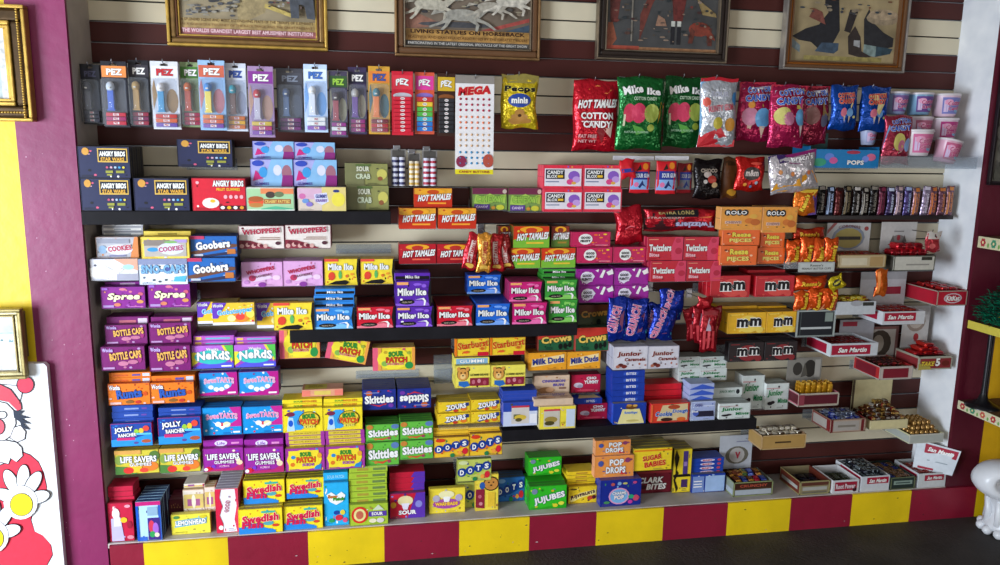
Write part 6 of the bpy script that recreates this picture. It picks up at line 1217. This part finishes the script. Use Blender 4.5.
tray((838, 255, 885, 268), .2, .13, '#c0ac88', [R(.06, .2, .6, .75, '#d0c4a8'), R(.66, .1, .94, .86, '#b09060')], '#8c7048', ('mini', red('#a82428', '#8c3c20', '#b83c28'), SM, 1), 'tan paper edged tray of dark red sweets under oval lid', 'tan tray', trim='#a08858',
     lid=((825, 223, 868, 251), '#c4c4c4', [E(.5, .48, .38, .44, '#8890a0'), E(.5, .46, .32, .36, '#a89858'), R(.24, .4, .78, .52, '#383430'), E(.9, .8, .05, .08, '#a04848'), P([(0, .74), (.14, 1), (.22, 1), (0, .6)], '#a86060'), T('CORONAS', .5, .84, .5, .1, '#7c4c50', arc=.2)]))
tray((893, 256, 934, 271), .2, .13, '#c8c4b8', [R(.66, .7, .92, .92, '#38342c'), R(.3, .36, .86, .46, '#98948c')], '#4c4840', ('bar', red('#c41c28', '#d42430', '#b01828'), (.045, .075, .03), 2), 'white and dark edged tray heaped with bright red packs', 'red pack tray', trim='#5c5c50', level=.9,
     lid=((879, 222, 914, 251), '#c8c4c0', [E(.5, .4, .2, .16, '#88807c'), E(.5, .46, .05, .1, '#a03840'), R(.36, .66, .64, .7, '#8c8884'), P([(.26, .3), (.34, .56), (.4, .3)], '#68605c'), P([(.6, .3), (.66, .56), (.74, .3)], '#68605c')]))
bag('candy_bag', (924, 232, 939, 252), .21, .02, '#b02c38', [R(0, .66, 1, 1, '#d0c8c0'), E(.55, .8, .06, .06, '#382c2c'), E(.4, .3, .2, .14, '#c85858')], 'small red and white packet hanging on the rightmost wire hook', cat='packet', seed=70)
p = at(931, 233, .19); hook(p.x, p.z, .2, 'dark wire hook sticking out by the white side wall', WIRED)
tray((937, 291, 967, 306), .232, .21, '#b01c30', [R(.14, .1, .9, .9, '#b82034'), E(.52, .5, .3, .34, '#d0c0c8'), E(.52, .5, .25, .27, '#b82034'), T('KitKat', .52, .5, .44, .34, W, b=.06)], '#a81c30', ('bar', red('#c81c28', '#d03030'), (.04, .06, .016), 2), 'red wafer bar tray highest against the white side wall', 'wafer bar tray', trim='#a8a090', level=.72)
tray((836, 302, 875, 315), .2, .1, '#c4c8cc', [R(.66, .66, .94, .94, '#30302c'), E(.5, .86, .16, .22, '#a8a8ac')], '#a0a4a8', ('bar', [('#d8bc28', '#e8d868'), ('#e0c430', '#8c4c28')], (.026, .06, .014), 2), 'white tray heaped with yellow wrapped sweets', 'yellow sweet tray', level=.85)
tray((882, 312, 924, 325), .22, .17, '#ccccd0', [R(.04, .28, .78, .9, '#a81c38'), T('San Martin', .42, .58, .6, .34, W, sh=.3, b=.05)], '#d8d8dc', ('bar', red('#c03030', '#a82428', '#b84028'), (.034, .06, .014), 1), 'white tray with long red script label, beside the yellow sweets', 'upper red label tray', level=.8,
     lid=((858, 272, 903, 306), '#c0c0c4', [R(.3, .34, .9, .56, '#98283c'), R(.0, .78, 1, 1, '#a8a8ac')]))
tray((830, 344, 877, 357), .235, .19, '#c8ccd0', [R(.02, .14, .84, .86, '#a81c38'), T('San Martin', .46, .5, .6, .38, W, sh=.3, b=.05)], '#d8dcdf', ('mini', red('#8c2420', '#a03028', '#701c1c'), SM, 1), 'white tray with long red script label, beside the dark chocolate boxes', 'lower red label tray', level=.62,
     lid=((838, 320, 872, 343), '#a8a8b0', [R(.08, .72, .5, .92, '#a02c40'), R(.08, .1, .9, .13, '#88888c')]))
tray((879, 367, 912, 380), .225, .19, '#c0b0a8', [R(.1, .12, .86, .84, '#7c1c2c')], '#b82c30', ('mini', [('#4c2418', '#9c2c2c'), ('#5c3020', '#a88838'), ('#381c1c', '#6c2430')], SM, 2), 'patterned red and white tray of dark foil sweets', 'patterned tray', trim='#b0a8a0', level=.6,
     lid=((859, 327, 895, 361), '#948c84', [R(.06, .06, .94, .94, '#a8a098'), E(.5, .5, .32, .4, '#3c342c'), E(.46, .5, .16, .26, '#8c8478'), R(.0, .92, 1, 1, '#78504c'), R(.92, 0, 1, 1, '#78504c')]))
tray((918, 357, 951, 370), .225, .16, '#a8a090', [R(.04, .1, .96, .84, '#8c3034'), P([(.0, .0), (.4, .0), (.3, .4), (0, .5)], '#b0a050'), T('TAKE', .26, .46, .4, .36, '#e0c040', K, sh=.3, b=.06), T('5', .56, .56, .14, .66, W, K, b=.08), E(.8, .46, .12, .22, '#6c2820')], '#a89c88', ('bar', red('#cc2028', '#d43028', '#b81c20'), (.05, .1, .02), 3), 'tray labelled with a large white five, heaped with red packs', 'large five tray', trim='#a8a898', level=.85,
     lid=((900, 306, 926, 345), '#b8b4b0', [E(.5, .6, .36, .26, '#8c7c70'), E(.5, .6, .26, .18, '#b0a498'), E(.55, .2, .1, .1, '#a02c30')]))
tray((798, 394, 838, 407), .2, .12, '#a89888', [R(.04, .16, .96, .86, '#5c1c28'), R(.0, .1, .14, .9, '#8c3c48')], '#c07080', ('stand', [('#d89c20', '#e8bc50'), ('#c08818', '#d8a838'), ('#e0a830', '#b07818')], (.026, .07, .014), 3), 'burgundy tray crowded with standing gold packs', 'gold pack tray', trim='#b8b0a0', level=.5,
     lid=((786, 358, 820, 380), '#8c8880', [E(.3, .5, .14, .3, '#3c3834'), E(.66, .5, .18, .4, '#302c28'), P([(.4, .1), (.5, .8), (.6, .2)], '#58544c'), R(.8, .1, .96, .9, '#a8a49c')]))
tray((830, 420, 865, 433), .232, .15, '#b09c8c', [R(.08, .14, .8, .84, '#a8a098'), R(.86, .06, .94, .94, '#6c2024'), R(.0, .0, .06, 1, '#6c2024'), R(.2, .4, .7, .56, '#80786c')], '#7c2428', ('mini', [('#2c3c98', '#8c98c8'), ('#9098a8', '#505870'), ('#c0c8d8', '#38489c'), ('#6c7484', '#b0b0b8')], SM, 2), 'wooden edged tray of blue and silver foil sweets', 'blue and silver tray', trim='#8c6c58', level=.75)
tray((870, 421, 907, 430), .225, .16, '#d0c498', [R(.02, .2, .98, .9, '#d4c898')], '#b8ac80', ('mini', [('#5c3018', '#a07838'), ('#8c2c20', '#c0a060'), ('#a08040', '#604020'), ('#402018', '#a09890'), ('#9c9488', '#5c3828')], SM, 5), 'cream tray with the tallest heap of brown and gold sweets', 'tall heap tray', level=.9,
     lid=((849, 380, 888, 420), '#c8bc90', [R(0, 0, .06, 1, '#4c4030')]))
tray((909, 435, 943, 444), .236, .17, '#c4c4b8', [R(.02, .1, .98, .86, '#b0b4ac')], '#d4d0a0', ('ball', [('#b08848', ''), ('#c89c58', ''), ('#a07840', '')], (.024, .024, .021), 3), 'shallow tray of round golden sweets above the white lidded box', 'round golden sweet tray', level=.7)
tray((761, 436, 805, 450), .2, .12, '#a8844c', [R(.04, .1, .96, .9, '#b08c50'), R(.3, .42, .66, .54, '#4c3820')], '#b89070', ('mini', [('#d8d0bc', '#b8b0a0'), ('#e0d8c8', '#6c5440'), ('#ccc0a8', '#e8e0d0')], (.028, .04, .017), 2), 'wooden tray of cream paper twist sweets', 'cream twist tray', trim='#c0a070', level=.8)
# bottom row, standing on the ledge
tray((733, 483, 772, 497), .2, .15, '#4c3420', [R(.04, .1, .96, .46, '#a8b0b8'), R(.04, .56, .96, .9, '#3c2018'), T('CRUNCHY', .5, .74, .7, .2, '#b0503c', b=.04)], '#8c9484', ('mini', [('#b81c34', '#d04858'), ('#28388c', '#6878c0'), ('#a89038', '#4c6838'), ('#6c3820', '#c08838')], (.03, .06, .02), 2), 'green edged tray of red and blue bars on the ledge', 'leftmost ledge tray', ledge=True, trim='#8c9868', level=.75,
     lid=((718, 436, 750, 470), '#b8bcc4', [E(.54, .42, .36, .26, '#686458'), E(.54, .42, .24, .22, '#b0aca8'), T('V', .56, .42, .16, .2, '#a82c40', b=.06), R(.5, .8, .9, .83, '#8888a0')]))
tray((799, 482, 829, 495), .2, .17, '#8c8060', [R(.1, .3, .9, .56, '#a8a8a0'), R(.06, .66, .94, .9, '#5c3428'), R(.1, .08, .9, .2, '#6c6858')], '#6c3024', ('bar', [('#1c1c30', '#303048'), ('#141424', '#282840')], (.045, .06, .016), 1), 'olive edged half empty tray of black bars', 'olive edged tray', ledge=True, trim='#98905c', level=.35)
tray((832, 482, 858, 495), .2, .17, '#ccccce', [R(.08, .2, .92, .86, '#a02038'), E(.84, .24, .08, .16, '#3c1420'), T('Root Power', .48, .54, .74, .4, '#e0c8cc', '#5c1020', b=.06)], '#d8d8d8', ('bar', [('#24301c', '#3c4c2c'), ('#303820', '#1c2418')], (.035, .12, .018), 1), 'white tray with red block letter label and dark green bars', 'green bar tray', ledge=True, level=.45)
tray((860, 480, 888, 495), .2, .2, '#ccd0d4', [R(.2, .5, .96, .92, '#a81c38'), T('San Martin', .58, .7, .6, .26, W, sh=.3, b=.05)], '#dcdce0', ('mini', [('#1c1c28', '#6c7480'), ('#50585c', '#20242c'), ('#2c3038', '#a0a8b0'), ('#788084', '#181c24')], (.022, .036, .016), 2), 'deep white tray of black and silver foil sweets', 'black and silver tray', ledge=True, level=.8)
tray((890, 478, 914, 490), .2, .19, '#283430', [R(.12, .4, .88, .72, '#889c90'), R(.2, .5, .8, .6, '#40504c')], '#38443c', ('mini', [('#28388c', '#183078'), ('#7c5c40', '#a07850'), ('#8c6850', '#5c4430')], (.026, .04, .016), 1), 'dark green tray with a pale label strip', 'dark green tray', ledge=True, trim='#687050', level=.72)
r, a_, w_, h_, L_, d_ = tray((918, 476, 945, 490), .2, .17, '#ccd0d0', [R(.22, .48, .92, .88, '#a81c38'), T('San Martin', .58, .68, .54, .24, W, sh=.3, b=.05)], '#c8ccd0', ('mini', [('#8c3c38', '#a85c50'), ('#a85048', '#6c2c28')], (.026, .04, .016), 1), 'white box with its lid propped open in the right corner', 'open white box', ledge=True, level=.7)
lb = MB(); lw = .2; lh = .13
pts = [(.034, L_*.5, h_*.9), (w_+.008, -.026, h_*.9), (w_+.034, -.034, h_+.115), (.05, L_*.5+.01, h_+.13)]
lb.add(pts + [(x, y+.003, z) for x, y, z in pts], [(0, 1, 2, 3), (7, 6, 5, 4), (0, 4, 5, 1), (1, 5, 6, 2), (2, 6, 7, 3), (3, 7, 4, 0)], mat('#d4dae0'))
def lm(x, z, lay):
    u, v = x/lw, z/lh; p = Vector(pts[0])*(1-u)*(1-v)+Vector(pts[1])*u*(1-v)+Vector(pts[2])*u*v+Vector(pts[3])*(1-u)*v; return (p.x, p.y-.0006*(1+lay), p.z)
lm.curved = False
ops_into(lb, [R(.2, .62, .96, .94, '#a81c38'), T('San Martin', .58, .78, .6, .16, W, sh=.3, b=.05), R(.3, .36, .8, .4, '#98a4ac'), R(.1, .04, .5, .12, '#a82c40')], lw, lh, lm); lb.obj('tray_lid', r)
# orange peanut-butter packs
def opack(px, d, lab, rot=0, seed=0):
    bag('candy_bar_pack', px, d, .03, '#e85818', [R(.62, .3, .98, .5, '#c83c10'), T("Reese's", .6, .4, 1.1, .3, '#f0c838', '#8c3410', rot=1.45, b=.06), P([(.0, 0), (.3, 0), (.2, .3)], '#f0a070')], lab, cat='candy pack', kind_='foil', rot=rot, seed=seed)
for i, (px, lb_) in enumerate((((785, 240, 799, 264), 'leftmost'), ((798, 237, 812, 264), 'second'), ((811, 238, 823, 264), 'third'), ((822, 238, 836, 264), 'rightmost'))):
    opack(px, .185, f'orange peanut butter pack standing in clear tray, {lb_} of four', seed=80+i)
bag('candy_bar_pack', (791, 228, 824, 240), .12, .03, '#c83818', [T("Reese's", .5, .5, .6, .4, '#e0a830', '#6c2010', b=.05)], 'dim orange pack lying behind the clear tray packs', cat='candy pack', seed=85)
a = at(783, 271, .2); b = at(834, 270, .2)
clear_tray(a.x, b.x, .2, at(783, 268, .2).z, .03, 'clear tray holding the upright orange packs')
mb = MB(); a = at(798, 272, .208); b = at(834, 272, .208); h = at(798, 262.5, .208).z-a.z; mb.box(0, b.x-a.x, 0, .0012, 0, h, mat('#b8bcb8')); ops_into(mb, [R(.05, .14, .95, .86, '#c4c8c4'), T("Reese's", .5, .68, .36, .26, '#60605c', b=.03), T('PEANUT BUTTER CUPS', .5, .34, .8, .22, '#60605c', b=.03)], b.x-a.x, h, flatmap(0))
o = mb.obj('price_label', None, (a.x, -.208, a.z)); tag(o, 'pale paper label on the clear orange pack tray', 'price label')
for i, (px, rt, lb_) in enumerate((((792, 291, 808, 310), .1, 'lower left'), ((806, 289, 822, 310), 0, 'lower middle'), ((820, 289, 837, 310), -.06, 'lower right'))):
    opack(px, .2, f'orange pack heaped below the clear tray, {lb_}', rt, 90+i)
bag('candy_bar_pack', (793, 276, 826, 291), .18, .04, '#e04c18', [T("Reese's", .46, .5, .6, .32, '#f0c038', '#8c3410', b=.06)], 'orange pack lying across the orange heap', cat='candy pack', seed=95)
bag('candy_bar_pack', (825, 277, 840, 291), .21, .015, '#d8c020', [E(.5, .55, .3, .24, '#2c2810'), T('NEW', .5, .55, .4, .16, '#f0e048', b=.05)], 'small yellow tag pack tilted beside the orange heap', cat='candy pack', rot=.5, seed=96)
bag('candy_bag', (874, 269, 886, 296), .2, .015, '#d8641c', [R(.1, .1, .3, .9, '#e88838')], 'narrow orange pack hanging under the tan tray', seed=97)
a = at(795, 337, .19); b = at(834, 337, .19); h = at(795, 310.5, .19).z-a.z; w = b.x-a.x
r = empty('display_carton', (a.x, -.19, a.z)); tag(r, 'black display carton with pale frame under the orange heap', 'display box')
mb = MB(); mb.box(0, w, 0, .14, 0, h, mat('#181c24'), .001); mb.obj('carton_body', r)
mb = MB(); ops_into(mb, [R(0, 0, .05, 1, '#a8b0ac'), R(.95, 0, 1, 1, '#a8b0ac'), R(.05, .94, .95, 1, '#a8b0ac'), R(.1, .28, .9, .36, '#c0c4c4'), R(.1, 0, .12, .94, '#4c5454'), R(.72, .56, .92, .9, '#88948c'), R(.05, 0, .95, .05, '#88908c')], w, h, flatmap(0)); mb.obj('printed_frame', r)
acrylic(a.x, b.x, .19, a.z, 'clear shelf under the black display carton')
# clear sign holders on the slats
for (x0, y0_, x1, y1_), lb_ in (((336, 245, 391, 254), 'empty clear label holder on the cream slat under the first black shelf'), ((434, 356, 452, 384), 'curled clear sheet beside the yellow bear boxes'), ((356, 372, 419, 379), 'empty clear ledge under the pink edged gummy box')):
    a = at(x0, y1_, .02); b = at(x1, y1_, .02); h = at(x0, y0_, .02).z-a.z; mb = MB(); mb.box(0, b.x-a.x, -.003, -.001, 0, h, ACR); mb.box(0, b.x-a.x, -.012, -.003, 0, .002, ACR); mb.box(0, b.x-a.x, -.014, -.012, 0, h*.5, ACR)
    o = mb.obj('label_holder', None, (a.x, -.002, a.z)); tag(o, lb_, 'label holder')
# ------------------------------------------------------------------ shelf unit at the right edge
def on_wall(px, py): return at(px, py, D)
SX = at(974, 243, D).x + .02
r = empty('shelf_unit', (SX, -D-.0015, 0)); tag(r, 'wall shelf unit with floral and yellow edged boards at right edge', 'shelf unit')
def board(py, edge, nm, th=.04, depth=.42):
    z = atx_z(py); 
    mb = MB(); mb.box(0, .9, -depth, 0, z-th, z, mat('#6c4c34', 'matte'), .001); o = mb.obj('shelf_board', r)
    m2 = MB(); m2.box(-.002, 0, -depth, 0, z-th, z, mat(edge)); m2.box(-.002, .9, -depth-.002, -depth, z-th, z, mat(edge))
    def sm(x, zz, lay): return (-.002-.0004*(1+lay), -x, z-th+zz)
    sm.curved = False
    if nm == 'floral':
        for k in range(7):
            u = .07+.14*k; c = ('#c04048', '#4c9c78', '#d86858')[k % 3]
            for q in range(6): emit(m2, E(u+.022*math.cos(q*PI/3), .5+.24*math.sin(q*PI/3), .014, .15, c), depth, th, sm, 1, 'ink')
            emit(m2, E(u, .5, .012, .13, '#f0d8a0'), depth, th, sm, 2, 'ink'); emit(m2, E(u+.07, .3, .012, .2, '#78a858'), depth, th, sm, 1, 'ink')
    m2.obj('edge_strip', o); return z
def atx_z(py_px): return on_wall(*py_px).z
z1 = board((974, 236), '#d8d0a8', 'floral', th=.05)
z2 = board((965, 320), '#d8c850', 'plain', th=.036)
z3 = board((956, 400), '#d8d4b0', 'floral')
# tinsel heap
mb = MB(); q = random.Random(5); gm = [mat('#0c6c50', 'foil'), mat('#149068', 'foil'), mat('#084838', 'foil')]
for i in range(3600):
    y = -q.uniform(.03, .38); x = q.uniform(-.012, .34); hh = .2*math.exp(-((x-.13)/.15)**2)*(1-((y+.2)/.24)**2*.5); zz = q.uniform(0, max(.01, hh)); an = q.uniform(0, 2*PI); l = q.uniform(.02, .05); wv = .0022
    dx, dy, dz = math.cos(an)*l, math.sin(an)*l, q.uniform(-.3, .6)*l; zz += .002; y1 = min(-.005, y+dy); 
    mb.add([(x, y, zz), (x+wv, y, zz+wv), (x+dx/2+wv, (y+y1)/2, zz+abs(dz)+wv), (x+dx/2, (y+y1)/2, zz+abs(dz)), (x+dx, y1, zz+max(0, dz)), (x+dx+wv, y1, zz+max(0, dz)+wv)], [(0, 1, 2, 3), (3, 2, 5, 4)], q.choice(gm))
o = mb.obj('green_tinsel', None, (SX, -D-.0015, z2+.001)); tag(o, 'heap of shiny green tinsel shreds on the yellow edged shelf', 'tinsel', kind='stuff')
# black stand
px_ = at(986, 402, D+.12); r = empty('black_stand', (SX+.035, -D-.1, z3+.0005)); tag(r, 'black weighted stand with a slim upright pole', 'stand')
mb = MB(); mb.lathe([(.07, 0), (.07, .006), (.05, .016), (.022, .034), (.014, .06)], mat('#141418', 'plastic'), 24); mb.obj('stand_base', r)
mb = MB(); mb.lathe([(.013, .055), (.011, .1), (.011, z2-z3-.038)], mat('#18181e', 'plastic'), 16); mb.obj('pole', r)
mb = MB(); mb.box(.012, .016, -.004, .004, .07, z2-z3-.05, mat('#8c90a0', 'metal')); mb.obj('metal_strip', r)
# picture by the right edge
p0 = at(983, 185, D); p1 = at(998, 62, D); 
rectframe('dark_frame', p0.x+.012, p0.x+.5, p0.z, p1.z+.35, -D-.001, [(.01, .02), (.008, .014)], [mat('#1c1418', 'plastic'), mat('#30282c', 'plastic')], 'black framed grey textured picture at the right edge', blot(60, .02, .5, .02, .98, ['#68645c', '#807c70', '#48463f', '#989484', '#58564c'], (.03, .08)), inner='#78746a')
# white plaster pedestal
g0 = atz(1000, 533, 0); r = empty('plaster_pedestal', (g0.x+.03, g0.y, 0)); tag(r, 'white glazed pedestal with scroll top and ball toes', 'pedestal')
wm = mat('#e4e6ea', 'plastic'); 
mb = MB(); mb.lathe([(.085, .02), (.1, .035), (.098, .05), (.085, .07), (.075, .1), (.078, .13), (.09, .16), (.11, .185)], wm, 28)
for k in range(9):                       # shell ribs round the shaft
    an = 2*PI*k/9; mb.tube([(.09*math.cos(an), .09*math.sin(an), .05), (.082*math.cos(an), .082*math.sin(an), .1), (.095*math.cos(an), .095*math.sin(an), .17)], [.012, .016, .01], wm, 8)
mb.obj('column', r)
for k in range(12):
    an = 2*PI*k/12; mb = MB(); mb.lathe([(.001, -.02), (.012, -.018), (.021, -.007), (.022, .004), (.016, .016), (.001, .021)], wm, 14, (.1*math.cos(an), .1*math.sin(an), .021), cap=False); mb.obj('ball_toe', r)
mb = MB()
prof = [(.001, .085), (.06, .083), (.1, .065), (.125, .03), (.13, 0), (.125, -.04), (.105, -.07), (.08, -.082), (.062, -.075), (.055, -.055), (.05, -.03), (.035, -.022), (.02, -.034), (.001, -.038)]
n = 32; vs = []; fs = []
for r1, yy in prof:
    for i in range(n):
        an = 2*PI*i/n; x = r1*math.cos(an)*.98; z = r1*math.sin(an)*.68
        vs.append((-.055 + x*.94 + yy*.3, yy*.95 - x*.3, .262+z))
for j in range(len(prof)-1):
    for i in range(n): k = (i+1) % n; fs.append((j*n+i, j*n+k, (j+1)*n+k, (j+1)*n+i))
mb.add(vs, fs, wm, True); mb.obj('scroll', r)
# ------------------------------------------------------------------ light
def area(name, loc, target, size, sy, power, col):
    l = bpy.data.lights.new(name, 'AREA'); l.shape = 'RECTANGLE'; l.size = size; l.size_y = sy; l.energy = power; l.color = col
    o = bpy.data.objects.new(name, l); COL.objects.link(o); o.location = loc
    o.rotation_euler = (Vector(target)-Vector(loc)).to_track_quat('-Z', 'Y').to_euler(); return o
area('doorway_daylight', (-3.6, -3.0, 1.0), (.1, 0, .6), 2.0, 1.9, 325, (.8, .89, 1))
area('front_fill', (-.7, -4.8, 1.5), (1.0, 0, .9), 3.0, 1.6, 32, (1, .97, .93))  # frontal fill, set left of centre to brighten the right wall
area('right_bounce_fill', (3.6, -4.9, 1.0), (-.6, 0, .6), 1.8, 1.5, 34, (1, .95, .9))  # added fill, stands in for room bounce onto the left side wall
w = bpy.data.worlds.new('world'); S.world = w; w.use_nodes = True
bg = w.node_tree.nodes['Background']; sky = w.node_tree.nodes.new('ShaderNodeTexSky'); sky.sky_type = 'HOSEK_WILKIE'; sky.turbidity = 6
w.node_tree.links.new(sky.outputs[0], bg.inputs[0]); bg.inputs[1].default_value = .09
S.view_settings.view_transform = 'Standard'; S.view_settings.look = 'None'; S.view_settings.exposure = 0; S.view_settings.gamma = 1; S.view_settings.use_curve_mapping = False
